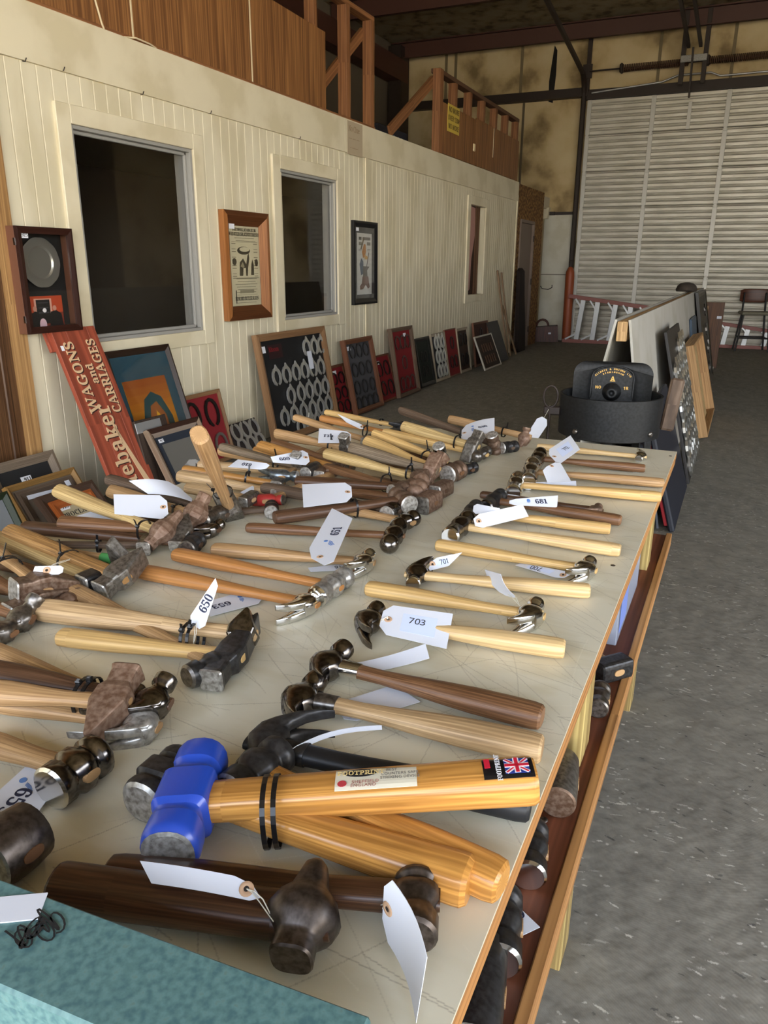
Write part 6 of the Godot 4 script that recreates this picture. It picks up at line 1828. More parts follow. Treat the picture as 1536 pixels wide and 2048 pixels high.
func teal_box() -> void:
	var h := 0.10
	var c := tb([736, 2034, h])
	var a := tb([0, 1760, h])
	var n := tb([0, 1968, h])
	var n2 := tb([185, 2048, h])
	var x := (c - a)
	x.y = 0
	x = x.normalized()
	var z := Vector3(-x.z, 0, x.x)
	var w := absf((n - a).dot(z))
	var l := 0.62
	var t := thing("teal_box", "worn teal painted steel box with a blank sticker and black scribble at the near corner", "box", Transform3D(Basis(x, Vector3.UP, x.cross(Vector3.UP)), c - x * l * 0.5 + z * w * 0.5 - Vector3(0, h, 0)))
	var chip := cloud(61, 0.05, 6, [Color(0.74, 0.80, 0.84), Color(0.88, 0.91, 0.91), Color(1, 1, 1), Color(1.0, 0.94, 0.9)], [0.2, 0.45, 0.75, 0.95])
	var m := mat(rgb(98, 134, 134), 0.5, 0.0, chip, Vector3(4, 4, 4), 1)
	bar(t, "body", Vector3(0, h * 0.5 - 0.008, 0), Vector3(l, h - 0.016, w), m, 0.003)
	bar(t, "lid", Vector3(0, h - 0.009, 0), Vector3(l + 0.004, 0.018, w + 0.004), m, 0.0025)
	var inv := t.transform.affine_inverse()
	var sc: Vector3 = inv * tb([12, 1818, h + 0.001])
	bar(t, "sticker", Vector3(sc.x, h + 0.0007, sc.z), Vector3(0.055, 0.001, 0.026), M.paper, 0.0, Basis(Vector3.UP, 0.5))
	var k := MB.new()
	var path := []
	for i in 110:
		var u := i / 109.0
		var q: Vector3 = inv * tb([112 - 80 * u + 14 * sin(u * 61.0) + 10 * sin(u * 23.0), 1838 + 44 * u + 20 * cos(u * 53.0) + 8 * cos(u * 17.0), h + 0.0012])
		path.append(q)
	k.tube(path, 0.0011, 4, false, true, Vector2(0.1, 1), Vector3.UP)
	part(t, "scribble", k.done(), M.inkblack)

func bundles() -> void:
	var g := "hammers bundled in the left half of the table"
	# bundle of four with a rusty cross peen, left middle
	hammer("rusty cross peen hammer on top of the bundle at the left", {"t": "cross", "h": [224, 1404, 0.045], "b": [-70, 1380, 0.04], "f": [250, 1340, 0.062], "p": [166, 1480, 0.03], "R": 0.024, "wide": 0.85, "w": "tan", "m": "rusty", "fm": "rusty", "g": g, "r1": 0.017})
	hammer("dark claw hammer with a glossy brown handle in the rusty cross peen bundle", {"t": "claw", "h": [308, 1402, 0.034], "b": [-60, 1338, 0.045], "f": [330, 1374, 0.042], "p": [284, 1424, 0.03], "L": [0.04, 0.045], "R": 0.023, "droop": 3.0, "w": "umber", "m": "gunmetal", "g": g, "r1": 0.018})
	hammer("bright steel claw hammer lowest in the rusty cross peen bundle", {"t": "claw", "h": [286, 1450, 0.018], "b": [-60, 1392, 0.016], "f": [322, 1426, 0.022], "p": [262, 1462, 0.016], "L": [0.05, 0.05], "R": 0.022, "droop": 3.0, "w": "tan", "m": "steel", "g": g})
	hammer("tan hammer whose handle slants under the rusty cross peen bundle", {"t": "block", "h": [244, 1404, 0.018], "b": [-70, 1282, 0.03], "f": [220, 1432, 0.018], "L": [0.03, 0.03], "R": 0.018, "w": "tan", "m": "dark", "g": g})
	# bundle tagged 650
	hammer("mottled pale handled black cross peen hammer, upper of the two strapped under tag 650", {"t": "cross", "h": [486, 1268, 0.032], "b": [80, 1219, 0.022], "f": [512, 1312, 0.014], "p": [486, 1233, 0.068], "R": 0.022, "w": "ash", "m": "gunmetal", "fm": "dark", "g": g, "r0": 0.0115, "r1": 0.0195})
	hammer("pale handle with black paint spots on a square faced cross peen, strapped under tag 650", {"t": "cross", "h": [462, 1312, 0.024], "b": [120, 1273, 0.016], "f": [444, 1366, 0.02], "p": [492, 1242, 0.03], "R": 0.021, "w": "yellow", "m": "black", "fm": "steel", "g": g, "r0": 0.0125, "r1": 0.0165})
	hammer("plain tan hammer with a black round face under the pair tagged 650", {"t": "ball", "h": [430, 1330, 0.021], "b": [128, 1172, 0.02], "f": [380, 1352, 0.022], "L": [0.05, 0.045], "R": 0.023, "w": "tan", "m": "black", "fm": "dark", "g": g})
	# three polished ones in the middle
	hammer("orange handled chrome claw hammer beside tag 653", {"t": "claw", "h": [614, 1206, 0.019], "b": [280, 1142, 0.015], "f": [642, 1180, 0.019], "p": [582, 1238, 0.019], "L": [0.045, 0.065], "R": 0.021, "w": "orange", "m": "chrome", "fm": "chrome", "g": g})
	hammer("orange handled polished rounding hammer below tag 651", {"t": "round", "h": [664, 1172, 0.02], "b": [350, 1108, 0.015], "f": [642, 1197, 0.02], "p": [690, 1148, 0.02], "R": 0.0205, "w": "orange", "m": "steel", "fm": "chrome", "both": true, "g": g})
	hammer("pale handled polished claw hammer under tag 651", {"t": "claw", "h": [728, 1124, 0.019], "b": [426, 1098, 0.015], "f": [748, 1094, 0.019], "p": [704, 1152, 0.019], "L": [0.045, 0.06], "R": 0.021, "w": "tan", "m": "chrome", "fm": "chrome", "g": g})
	# left edge bundles
	hammer("scorched tan handled dark cross peen hammer lying over the yellow handle", {"t": "cross", "h": [238, 1152, 0.036], "b": [16, 1061, 0.055], "f": [206, 1186, 0.02], "p": [278, 1112, 0.05], "R": 0.023, "w": "scorched", "m": "iron", "fm": "steel", "g": g, "r0": 0.0135, "r1": 0.0165})
	hammer("long yellow handled black block hammer beside the scorched one", {"t": "block", "h": [190, 1160, 0.022], "b": [-60, 1052, 0.045], "f": [172, 1176, 0.02], "L": [0.03, 0.03], "R": 0.021, "w": "straw", "m": "black", "g": g, "r0": 0.014, "r1": 0.016})
	hammer("green banded pick headed hammer sticking a point upward", {"t": "cross", "h": [246, 1122, 0.03], "b": [-20, 1086, 0.02], "f": [262, 1142, 0.004], "p": [246, 1070, 0.09], "R": 0.02, "wide": 0.7, "w": "tan", "m": "iron", "g": g, "ferrule": "greenpaint"})
	hammer("dark brown handled hammer running beneath the proclamation corner", {"t": "round", "h": [386, 1088, 0.019], "b": [46, 1054, 0.03], "f": [364, 1102, 0.019], "L": [0.035, 0.035], "R": 0.019, "w": "umber", "m": "black", "fm": "dark", "g": g})
	hammer("thin drift grey handled hammer under the green banded one", {"t": "block", "h": [292, 1090, 0.016], "b": [-30, 1090, 0.02], "f": [282, 1104, 0.016], "L": [0.026, 0.026], "R": 0.016, "w": "drift", "m": "dark", "g": g, "r0": 0.009, "r1": 0.011})
	hammer("brown handled hammer under the yellow handled one", {"t": "block", "h": [166, 1166, 0.016], "b": [-70, 1108, 0.02], "f": [152, 1180, 0.016], "L": [0.028, 0.028], "R": 0.017, "w": "brown", "m": "dark", "g": g})
	hammer("grey brown wedge headed hammer with a chipped face by the black twine", {"t": "straight", "h": [84, 1172, 0.04], "b": [-60, 1064, 0.06], "f": [42, 1180, 0.044], "p": [128, 1150, 0.04], "L": [0.05, 0.06], "R": 0.025, "w": "tan", "m": "brownsteel", "fm": "steel", "g": g})
	hammer("grey brown wedge headed hammer lying below the chipped one", {"t": "straight", "h": [70, 1204, 0.022], "b": [-90, 1120, 0.04], "f": [34, 1214, 0.02], "p": [116, 1176, 0.024], "L": [0.05, 0.06], "R": 0.022, "w": "brown", "m": "brownsteel", "fm": "steel", "g": g})
	hammer("dark claw hammer at the left edge with its eye showing", {"t": "claw", "h": [46, 1233, 0.022], "b": [-130, 1176, 0.03], "f": [70, 1222, 0.03], "L": [0.04, 0.05], "R": 0.022, "droop": 2.6, "w": "brown", "m": "dark", "g": g})
	hammer("dark claw hammer lowest at the left edge", {"t": "claw", "h": [10, 1262, 0.016], "b": [-160, 1214, 0.02], "f": [34, 1248, 0.018], "L": [0.04, 0.05], "R": 0.02, "droop": 2.4, "w": "brown", "m": "dark", "g": g})
	hammer("small rusty hammer peeping out below the black block hammer", {"t": "ball", "h": [138, 1202, 0.018], "b": [-60, 1160, 0.012], "f": [122, 1216, 0.018], "L": [0.035, 0.035], "R": 0.018, "w": "brown", "m": "rusty", "g": g})
	hammer("yellow handled rusty globe hammer slanting up over the proclamation frame", {"t": "globe", "h": [324, 1064, 0.04], "b": [114, 980, 0.075], "f": [298, 1092, 0.02], "p": [356, 1028, 0.062], "R": 0.021, "w": "straw", "m": "rusty", "fm": "rusty", "g": g, "r0": 0.012, "r1": 0.0175})
	hammer("smooth brown handled cross peen with a sharp upright point", {"t": "cross", "h": [366, 1062, 0.032], "b": [118, 1045, 0.045], "f": [354, 1094, 0.014], "p": [384, 1022, 0.075], "R": 0.02, "wide": 0.8, "w": "brown", "m": "iron", "g": g})
	hammer("tan handled rusty globe hammer with its poll pointing up", {"t": "globe", "h": [390, 1030, 0.045], "b": [228, 984, 0.05], "f": [410, 988, 0.085], "p": [374, 1060, 0.02], "R": 0.023, "w": "tan", "m": "rusty", "fm": "rusty", "g": g, "len": 0.30})
	hammer("drift brown handled ball hammer behind the big blank tags", {"t": "ball", "h": [440, 1026, 0.026], "b": [216, 958, 0.07], "f": [414, 1044, 0.026], "p": [464, 1010, 0.03], "R": 0.022, "w": "drift", "m": "dark", "g": g})
	hammer("dark claw hammer low among the rusty globes", {"t": "claw", "h": [424, 1058, 0.016], "b": [240, 1030, 0.012], "f": [442, 1046, 0.018], "p": [400, 1070, 0.014], "L": [0.035, 0.05], "R": 0.019, "w": "umber", "m": "gunmetal", "g": g})
	hammer("thick tan hammer standing upright with its handle in the air", {"t": "block", "h": [458, 1014, 0.03], "b": [398, 868, 0.27], "f": [474, 1040, 0.02], "L": [0.034, 0.04], "R": 0.026, "w": "tan", "m": "iron", "fm": "dark", "g": g, "r0": 0.017, "r1": 0.022})
	# ties
	tie("double black cable tie on the rusty cross peen bundle", tb([176, 1392, 0.034]), tb([224, 1404, 0.04]) - tb([-70, 1370, 0.04]), 0.026, 0.022, 2, 0.0, 1.3)
	tie("double black cable tie holding tag 650", tb([385, 1278, 0.022]), tb([470, 1290, 0.03]) - tb([100, 1246, 0.02]), 0.026, 0.026, 2, 0.012, 0.9)
	tie("black cable tie round the yellow and brown handles by the rusty globe", tb([288, 1060, 0.044]), tb([324, 1064, 0.04]) - tb([114, 1000, 0.06]), 0.021, 0.028, 1, 0.02, 0.6)
	tie("black cable tie on the upright hammer", tb([446, 984, 0.085]), tb([398, 868, 0.27]) - tb([458, 1014, 0.03]), 0.024, 0.021, 1, 0.02, 0.3)
	tie("black cable tie round the scorched and yellow handles", tb([138, 1124, 0.040]), tb([238, 1152, 0.036]) - tb([16, 1061, 0.05]), 0.027, 0.030, 1, 0.03, 1.0)
	tie("black cable tie behind the big blank tag", tb([356, 1020, 0.044]), tb([390, 1030, 0.045]) - tb([228, 984, 0.05]), 0.018, 0.018, 1, 0.0, 0.8)
	tie("black twine knotted round the handles at the left edge", tb([14, 1142, 0.045]), tb([84, 1172, 0.04]) - tb([-60, 1064, 0.06]), 0.026, 0.026, 2, 0.03, 1.1)
	tie("black tie round the thin grey handle", tb([198, 1092, 0.018]), tb([292, 1090, 0.016]) - tb([-30, 1090, 0.02]), 0.014, 0.016, 1, 0.015, 1.0)

func pile() -> void:
	var g := "hammers heaped in the far middle of the table"
	for a in [
		["yellow handled black claw hammer at the top of the far pile", "claw", [798, 852, 0.028], [651, 824, 0.05], [806, 838, 0.03], 0.02, "yellow", "black", [0.03, 0.04], 0.010, 0.0135],
		["orange brown hammer under the yellow one at the back of the pile", "block", [786, 868, 0.018], [642, 836, 0.045], [776, 878, 0.018], 0.018, "orange", "dark", [0.03, 0.03], 0.011, 0.016],
		["slim greyish tan hammer slanting above tag 611", "block", [738, 882, 0.035], [589, 834, 0.085], [728, 894, 0.03], 0.018, "tan", "iron", [0.03, 0.03], 0.011, 0.014],
		["tan hammer with its steel poll standing up beside tag 611", "cross", [692, 897, 0.05], [551, 867, 0.07], [677, 878, 0.08], 0.018, "tan", "iron", [0.05, 0.05], 0.011, 0.0165],
		["golden brown hammer with a rusty claw behind tag 609", "claw", [674, 936, 0.028], [518, 890, 0.062], [690, 918, 0.045], 0.019, "gold", "brownsteel", [0.03, 0.045], 0.011, 0.0165],
		["dull golden hammer above the brown claw", "block", [692, 930, 0.018], [546, 884, 0.05], [680, 942, 0.018], 0.018, "brown", "dark", [0.03, 0.03], 0.011, 0.015],
		["golden hammer lowest beside tag 609", "block", [656, 938, 0.016], [510, 899, 0.045], [644, 950, 0.016], 0.017, "gold", "black", [0.03, 0.03], 0.011, 0.0155],
		["long straw coloured hammer with a rusty octagonal head across the pile", "globe", [840, 956, 0.04], [651, 906, 0.07], [824, 978, 0.03], 0.021, "straw", "brownsteel", [0.05, 0.05], 0.0115, 0.0185],
		["rough grey weathered hammer beside the straw coloured one", "straight", [862, 940, 0.05], [700, 896, 0.08], [872, 966, 0.02], 0.02, "grey", "rusty", [0.05, 0.05], 0.012, 0.018],
		["yellow hammer whose dark poll stands upright", "round", [884, 918, 0.045], [747, 868, 0.08], [884, 893, 0.09], 0.019, "yellow", "gunmetal", [0.055, 0.045], 0.011, 0.0165],
		["golden hammer with a round black stamp on its handle", "straight", [868, 936, 0.042], [732, 881, 0.07], [878, 912, 0.07], 0.021, "yellow", "rusty", [0.05, 0.05], 0.011, 0.018],
		["straw hammer with a long grey octagonal head near tag 630", "straight", [946, 892, 0.045], [805, 852, 0.075], [954, 866, 0.08], 0.022, "straw", "iron", [0.05, 0.06], 0.012, 0.0175],
		["yellow hammer with a small steel ball peen", "ball", [964, 908, 0.024], [768, 864, 0.05], [978, 892, 0.03], 0.02, "yellow", "dark", [0.045, 0.05], 0.011, 0.0165],
		["drift grey hammer sticking up at the back of the pile", "round", [988, 888, 0.036], [800, 820, 0.085], [990, 868, 0.075], 0.02, "drift", "brownsteel", [0.04, 0.04], 0.011, 0.015],
		["dark grey handled hammer with a bright round face at the pile's edge", "round", [1018, 894, 0.022], [878, 849, 0.035], [1006, 906, 0.022], 0.019, "drift", "black", [0.035, 0.035], 0.01, 0.014],
		["tan hammer with a drooping rusty claw at the end of the pile", "claw", [1050, 872, 0.034], [898, 838, 0.055], [1044, 858, 0.055], 0.021, "tan", "rusty", [0.03, 0.06], 0.0105, 0.015],
		["brown handled rusty rounding hammer in the middle of the pile", "round", [808, 978, 0.032], [652, 934, 0.03], [790, 992, 0.03], 0.022, "brown", "brownsteel", [0.045, 0.045], 0.011, 0.015],
		["thick dark brown hammer with a bright disc face beside the blank tag", "round", [806, 1000, 0.034], [548, 1036, 0.03], [798, 1026, 0.03], 0.023, "umber", "brownsteel", [0.04, 0.05], 0.014, 0.0185],
		["dark handled hammer with a big rusty dome behind the blank tag", "ball", [836, 976, 0.036], [592, 962, 0.03], [852, 952, 0.05], 0.028, "umber", "rusty", [0.05, 0.05], 0.012, 0.016],
		["tan hammer with the end grain showing in its dark round head", "ball", [812, 1043, 0.021], [636, 1008, 0.014], [792, 1062, 0.021], 0.022, "tan", "gunmetal", [0.045, 0.045], 0.011, 0.015],
		["squat rusty block hammer at the foot of the pile", "block", [856, 1004, 0.022], [700, 984, 0.012], [836, 1012, 0.022], 0.024, "brown", "rusty", [0.04, 0.04], 0.011, 0.015],
		["hammer with a large bright disc face at the edge of the pile", "round", [908, 944, 0.028], [742, 920, 0.02], [900, 964, 0.028], 0.027, "brown", "brownsteel", [0.04, 0.04], 0.012, 0.015],
		["small black ball peen hammer under the grey octagonal head", "ball", [936, 938, 0.018], [782, 902, 0.02], [922, 950, 0.018], 0.019, "umber", "black", [0.035, 0.04], 0.010, 0.014],
		["twin grey brown block hammer beside the bright disc face", "block", [880, 980, 0.02], [722, 958, 0.012], [866, 992, 0.02], 0.021, "umber", "brownsteel", [0.035, 0.045], 0.011, 0.015],
		["green grey handled black barrel hammer behind tag 609", "barrel", [622, 940, 0.03], [441, 893, 0.075], [606, 952, 0.03], 0.018, "grey", "black", [0.04, 0.04], 0.0105, 0.015],
		["slim tan cross peen with an upright poll beside tag 609", "cross", [598, 933, 0.035], [438, 902, 0.055], [604, 908, 0.08], 0.017, "tan", "iron", [0.05, 0.045], 0.0105, 0.014],
		["blue grey steel claw hammer seen from above with its eye showing", "claw", [568, 952, 0.030], [660, 896, 0.01], [596, 949, 0.03], 0.022, "tan", "bluesteel", [0.04, 0.085], 0.012, 0.015],
		["grey tan hammer lying under tag 610", "block", [640, 948, 0.018], [397, 929, 0.035], [628, 962, 0.018], 0.018, "ash", "brownsteel", [0.03, 0.03], 0.011, 0.0155],
		["golden brown hammer crossing behind the upright one", "block", [556, 968, 0.018], [366, 939, 0.05], [546, 982, 0.018], 0.017, "gold", "dark", [0.03, 0.03], 0.011, 0.0155],
		["thick grey tan hammer below the golden one", "block", [560, 986, 0.018], [357, 951, 0.045], [550, 1000, 0.018], 0.018, "ash", "iron", [0.03, 0.03], 0.013, 0.0195],
		["weathered brown hammer running under the blank tag", "round", [786, 1020, 0.020], [526, 975, 0.03], [770, 1034, 0.020], 0.020, "drift", "gunmetal", [0.04, 0.04], 0.012, 0.0175],
		["pale handled steel headed hammer crossing the upright one", "block", [498, 998, 0.03], [374, 975, 0.035], [490, 1012, 0.026], 0.015, "ash", "iron", [0.028, 0.028], 0.011, 0.0165],
		["red painted claw hammer lying low in front of the pile", "claw", [540, 1000, 0.026], [668, 946, 0.01], [572, 994, 0.028], 0.019, "tan", "redpaint", [0.04, 0.07], 0.012, 0.015],
		["small black hammer with a grey round face beside the thick brown butt", "round", [543, 1018, 0.018], [444, 1026, 0.012], [527, 1036, 0.018], 0.017, "drift", "black", [0.03, 0.03], 0.010, 0.012],
	]:
		hammer(a[0], {"t": a[1], "h": a[2], "b": a[3], "f": a[4], "R": a[5], "w": a[6], "m": a[7], "L": a[8], "r0": a[9], "r1": a[10], "g": g, "fm": "face" if not a[7] in ["rusty", "redpaint"] else "iron"})
	hammer("slim brown hammer with twin shiny black domes beside tag 651", {"t": "ball", "h": [788, 1071, 0.022], "b": [494, 1055, 0.014], "f": [796, 1048, 0.024], "p": [777, 1094, 0.022], "R": 0.0235, "w": "brown", "m": "gunmetal", "fm": "gunmetal", "g": g, "r0": 0.0095, "r1": 0.0135})
	for a in [["black tie round the golden handle with the stamp", [852, 914, 0.055], [868, 936, 0.042], [732, 881, 0.07], 0.022, 0.024, 0.03], ["black tie below tag 630", [914, 884, 0.050], [946, 892, 0.045], [805, 852, 0.075], 0.022, 0.028, 0.02], ["black tie round the brown handles in the middle of the pile", [772, 966, 0.036], [808, 978, 0.032], [652, 934, 0.03], 0.022, 0.030, 0.02], ["black tie round the thick dark brown handle", [710, 1016, 0.028], [806, 1000, 0.034], [548, 1036, 0.03], 0.02, 0.030, 0.02], ["black tie round the slim tan cross peen", [551, 927, 0.042], [598, 933, 0.035], [438, 902, 0.055], 0.016, 0.022, 0.025], ["black tie on the tan hammer beside tag 611", [660, 891, 0.058], [692, 897, 0.05], [551, 867, 0.07], 0.016, 0.018, 0.02], ["black tie at the end of the pile", [1008, 864, 0.04], [1050, 872, 0.034], [898, 838, 0.055], 0.018, 0.022, 0.02], ["black tie beside the blue grey claw", [494, 958, 0.034], [556, 968, 0.018], [366, 939, 0.05], 0.020, 0.026, 0.02], ["black tie on the orange handle at the back", [730, 862, 0.034], [786, 868, 0.018], [642, 836, 0.045], 0.018, 0.022, 0.02], ["black tie beside the rough grey handle", [818, 944, 0.055], [862, 940, 0.05], [700, 896, 0.08], 0.02, 0.024, 0.02], ["white cord tie on the yellow handle at the back", [762, 844, 0.034], [798, 852, 0.028], [651, 824, 0.05], 0.013, 0.016, 0.0]]:
		tie(a[0], tb(a[1]), tb(a[3]) - tb(a[2]), a[4], a[5], 1, a[6], rng.randf_range(0.2, 1.4))

func shelf_things() -> void:
	var sy := 0.49
	var g := "heavy hammers stored on the shelf under the table"
	for a in [["dark faceted lump hammer on the shelf", "block", 1224, 1336, 0.025, "black", "black", 0.042, -0.7], ["dark hammer with pale wood in its eye on the shelf", "round", 1198, 1396, 0.022, "dark", "dark", 0.045, 0.1], ["huge round faced sledge head on the shelf", "barrel", 1120, 1562, 0.031, "iron", "brownsteel", 0.06, 0.15], ["black hammer with chrome end and wood in its eye on the shelf", "round", 1060, 1700, 0.027, "black", "chrome", 0.055, 0.2], ["black domed hammer touching the tag on the shelf", "round", 1000, 1850, 0.030, "black", "chrome", 0.06, 0.25], ["black ended sledge head nearest the front of the shelf", "barrel", 954, 1985, 0.034, "black", "iron", 0.07, 0.2]]:
		var R: float = a[4]
		var c := on_y(a[2], a[3], sy + R)
		var d := Vector3(sin(a[8]), 0, cos(a[8]))
		var hd := c + Vector3(-0.30 * cos(a[8]), -R + 0.02, 0.30 * sin(a[8]))
		hammer(a[0], {"n": "shelf_hammer", "t": a[1], "h": c, "b": hd, "f": c + d * a[7], "R": R, "r0": 0.016, "r1": 0.019, "w": "tan", "m": a[5], "fm": a[6], "g": g})
	# clear plastic bin with a blue label
	var p := on_y(1232, 1262, sy)
	var b := thing("plastic_bin", "clear plastic bin with a blue label on the shelf under the table", "bin", Transform3D(Basis.IDENTITY, Vector3(p.x - 0.14, sy, p.z - 0.12)))
	var cl := mat(Color(0.78, 0.82, 0.9, 0.35), 0.3)
	cl.transparency = BaseMaterial3D.TRANSPARENCY_ALPHA
	var k := MB.new()
	var w := 0.15
	var l := 0.20
	for q in [[Vector3(w, 0.085, 0), Vector3(0.003, 0.17, l * 2)], [Vector3(-w, 0.085, 0), Vector3(0.003, 0.17, l * 2)], [Vector3(0, 0.085, l), Vector3(w * 2, 0.17, 0.003)], [Vector3(0, 0.085, -l), Vector3(w * 2, 0.17, 0.003)], [Vector3(0, 0.003, 0), Vector3(w * 2, 0.004, l * 2)]]:
		bar(b, "side", q[0], q[1], cl, 0.001)
	for s in [-1.0, 1.0]:
		bar(b, "rim", Vector3(s * (w + 0.006), 0.172, 0), Vector3(0.016, 0.012, l * 2 + 0.02), mat(rgb(196, 200, 214), 0.4), 0.003)
		bar(b, "rim", Vector3(0, 0.172, s * (l + 0.006)), Vector3(w * 2, 0.012, 0.016), mat(rgb(196, 200, 214), 0.4), 0.003)
	bar(b, "blue_label", Vector3(w + 0.003, 0.07, 0.12), Vector3(0.001, 0.09, 0.12), mat(rgb(120, 144, 216), 0.5))
	# tag lying on the shelf
	var q := [on_y(1018, 1796, sy + 0.008), on_y(1080, 1855, sy + 0.005), on_y(1010, 1888, sy + 0.003)]
	var t := thing("shelf_tag", "white tag printed 670 lying on the shelf beside the black domed hammer", "tag", Transform3D(Basis.IDENTITY, q[1]))
	k = MB.new()
	var e0: Vector3 = q[0] - q[1]
	var e1: Vector3 = q[2] - q[1]
	k.loft([PackedVector3Array([Vector3.ZERO, e0, e0 + e1 * 1.6, e1 * 1.6]), PackedVector3Array([Vector3(0, 0.0008, 0), e0 + Vector3(0, 0.0008, 0), e0 + e1 * 1.6 + Vector3(0, 0.0008, 0), e1 * 1.6 + Vector3(0, 0.0008, 0)])], [], true, true, false, true)
	part(t, "card", k.done(), M.paper)
	var rdn := (e0).normalized()
	var nn := Vector3.UP
	lettering(t, "number", "670", 0.020, M.ink, Transform3D(Basis(-e1.normalized(), nn.cross(-e1.normalized()), nn).orthonormalized(), e0 * 0.5 + e1 * 0.42 + Vector3(0, 0.003, 0)), 0.0005, "Droid Serif", true)

func tags() -> void:
	var W := [0.30, 0.80, 0.22, 0.78]
	tag("white tag with handwritten 703 on a pale blue label", [[770, 1209, 0.040], [906, 1228, 0.036], [893, 1298, 0.010], [755, 1266, 0.022]], {"sticker": W, "txt": [["703", 0.52, 0.42, 0.013, 1, 1]], "s": [762, 1240, 0.03], "eye": 0.10})
	tag("upright white tag printed 651 across two handles", [[611, 1110, 0.040], [664, 1017, 0.060], [705, 1037, 0.060], [661, 1138, 0.040]], {"txt": [["651", 0.62, 0.62, 0.019, 1]], "logo": [0.34, 0.55, 0.28]})
	tag("large blank tag lying across the dark brown handles", [[702, 965, 0.072], [604, 969, 0.075], [607, 1015, 0.055], [705, 1003, 0.050]])
	tag("curled tag printed 630 at the end of the pile", [[924, 854, 0.070], [989, 836, 0.090], [989, 866, 0.068], [922, 884, 0.050]], {"txt": [["630", 0.64, 0.5, 0.015, 1]], "logo": [0.30, 0.4, 0.3], "bend": 0.006})
	tag("white tag printed 611 upside down in the pile", [[702, 864, 0.090], [638, 857, 0.095], [636, 886, 0.070], [702, 886, 0.068]], {"txt": [["611", 0.70, 0.5, 0.014, 1]], "logo": [0.30, 0.45, 0.25]})
	tag("white tag printed 609 in the pile beside the slim cross peen", [[614, 899, 0.078], [541, 914, 0.075], [546, 925, 0.062], [621, 931, 0.052]], {"txt": [["609", 0.66, 0.5, 0.014, 1]], "logo": [0.30, 0.42, 0.25]})
	tag("white tag printed 610 lying flat on the grey tan handle", [[542, 928, 0.066], [476, 919, 0.066], [456, 934, 0.056], [530, 940, 0.052]], {"txt": [["610", 0.60, 0.5, 0.013, 1]], "noeye": true})
	tag("large blank tag propped on the brown handle at the left", [[333, 991, 0.085], [227, 989, 0.088], [229, 1028, 0.062], [338, 1040, 0.052]])
	tag("large curled blank tag behind the propped one", [[348, 966, 0.085], [258, 962, 0.100], [296, 988, 0.075], [396, 1008, 0.055]], {"noeye": true, "bend": 0.008})
	tag("blank tag tucked under the yellow rusty globe hammer", [[196, 1019, 0.040], [300, 1042, 0.038], [250, 1053, 0.030], [130, 1040, 0.034]], {"noeye": true})
	tag("small folded tag with its eyelet beside the scorched handle", [[128, 1131, 0.072], [70, 1133, 0.074], [64, 1150, 0.060], [125, 1149, 0.062]], {"eye": 0.55, "s": [140, 1118, 0.06]})
	tag("tag printed 650 standing in the double cable tie", [[374, 1242, 0.050], [431, 1156, 0.125], [436, 1172, 0.110], [407, 1263, 0.040]], {"txt": [["650", 0.52, 0.5, 0.014, 1]], "noeye": true, "s": [384, 1300, 0.01]})
	tag("tag printed 653 lying flat on the table", [[508, 1178, 0.004], [404, 1206, 0.004], [420, 1233, 0.004], [530, 1204, 0.004]], {"txt": [["653", 0.72, 0.5, 0.016, 1]], "logo": [0.30, 0.4, 0.3], "noeye": true})
	tag("narrow tag lying under the orange rounding hammer", [[692, 1127, 0.006], [616, 1136, 0.005], [621, 1144, 0.004], [700, 1140, 0.004]], {"noeye": true, "txt": [["716", 0.2, 0.5, 0.011, 1, 1]]})
	tag("tag with handwritten 712 at the far end of the row", [[1092, 903, 0.055], [1141, 871, 0.075], [1160, 899, 0.055], [1117, 930, 0.036]], {"txt": [["712", 0.58, 0.5, 0.014, 1, 1]], "sticker": W})
	tag("blank tag hanging from the eyelet below tag 712", [[1118, 921, 0.050], [1143, 964, 0.022], [1095, 966, 0.022], [1084, 938, 0.048]])
	tag("blank tag lying flat behind the pale handle", [[1060, 975, 0.016], [1063, 965, 0.022], [1152, 962, 0.022], [1153, 976, 0.010]], {"noeye": true})
	tag("white tag printed 681 propped on a dark handle", [[1019, 999, 0.044], [1116, 991, 0.046], [1114, 1015, 0.026], [1018, 1010, 0.034]], {"txt": [["681", 0.66, 0.5, 0.014, 1]], "logo": [0.36, 0.45, 0.25], "noeye": true})
	tag("blank tag with eyelet across two pale handles", [[945, 1031, 0.048], [1045, 1009, 0.058], [1057, 1033, 0.030], [952, 1059, 0.026]])
	tag("small blank tag behind the one with the eyelet", [[948, 1007, 0.056], [1000, 1017, 0.056], [995, 1026, 0.046], [945, 1028, 0.044]], {"noeye": true})
	tag("tag with handwritten 700 under a claw head", [[1148, 1146, 0.018], [1042, 1126, 0.006], [1031, 1131, 0.005], [1122, 1159, 0.006]], {"txt": [["700", 0.62, 0.5, 0.012, 1, 1]], "sticker": W})
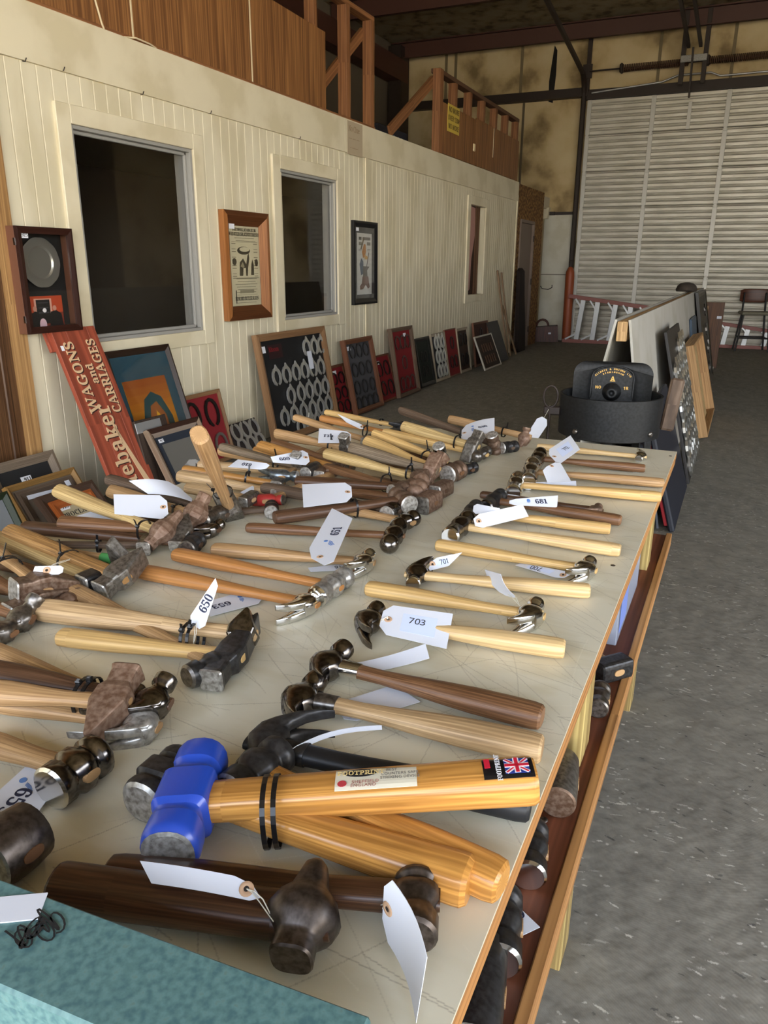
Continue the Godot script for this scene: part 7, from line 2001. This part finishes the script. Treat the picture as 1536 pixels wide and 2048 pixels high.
	tag("lilac shaded tag leaning on a claw turned away", [[866, 1117, 0.030], [924, 1105, 0.034], [897, 1132, 0.012], [854, 1143, 0.016]], {"txt": [["701", 0.55, 0.5, 0.010, 1, 1]], "sticker": W})
	tag("blank tag standing on edge above the pale handle", [[1037, 1197, 0.032], [1002, 1148, 0.060], [970, 1139, 0.022], [1006, 1190, 0.016]], {"noeye": true, "bend": 0.006, "s": [1040, 1212, 0.025]})
	tag("blank tag curling on the table above the reddish brown handle", [[692, 1330, 0.006], [851, 1288, 0.022], [859, 1317, 0.012], [700, 1350, 0.004]], {"noeye": true, "bend": -0.004})
	tag("blank tag flat on the table between the two long claw hammers", [[668, 1408, 0.004], [788, 1370, 0.004], [841, 1404, 0.004], [694, 1448, 0.004]], {"noeye": true})
	tag("thin curled tag on edge beside the black rubber handle", [[571, 1503, 0.032], [763, 1450, 0.034], [764, 1459, 0.026], [574, 1513, 0.024]], {"noeye": true, "bend": -0.012})
	tag("long blank tag resting on the dark walnut handles", [[498, 1758, 0.060], [280, 1722, 0.058], [303, 1767, 0.052], [529, 1808, 0.050]], {"bend": 0.004, "s": [545, 1836, 0.045]})
	tag("big blank tag standing on edge at the near table corner", [[771, 1742, 0.085], [855, 1914, 0.075], [833, 2046, 0.005], [764, 1866, 0.020]], {"bend": -0.006, "s": [762, 1810, 0.03]})
	tag("tag printed 659 under the mirror faced hammer", [[60, 1526, 0.010], [-22, 1600, 0.005], [44, 1668, 0.004], [112, 1576, 0.008]], {"txt": [["659", 0.72, 0.45, 0.020, 1]], "logo": [0.30, 0.35, 0.3], "noeye": true})
	tag("grey shaded tag end under the rusty cross peen bundle", [[150, 1404, 0.006], [84, 1406, 0.004], [88, 1420, 0.003], [150, 1422, 0.005]], {"noeye": true})
	tag("blank tag at the back of the pile under the yellow handle", [[730, 852, 0.052], [675, 828, 0.075], [693, 845, 0.052], [724, 860, 0.042]], {})
	tag("corner of a tag under the weathered brown handle", [[508, 970, 0.034], [480, 985, 0.034], [492, 990, 0.026], [508, 986, 0.026]], {"noeye": true})
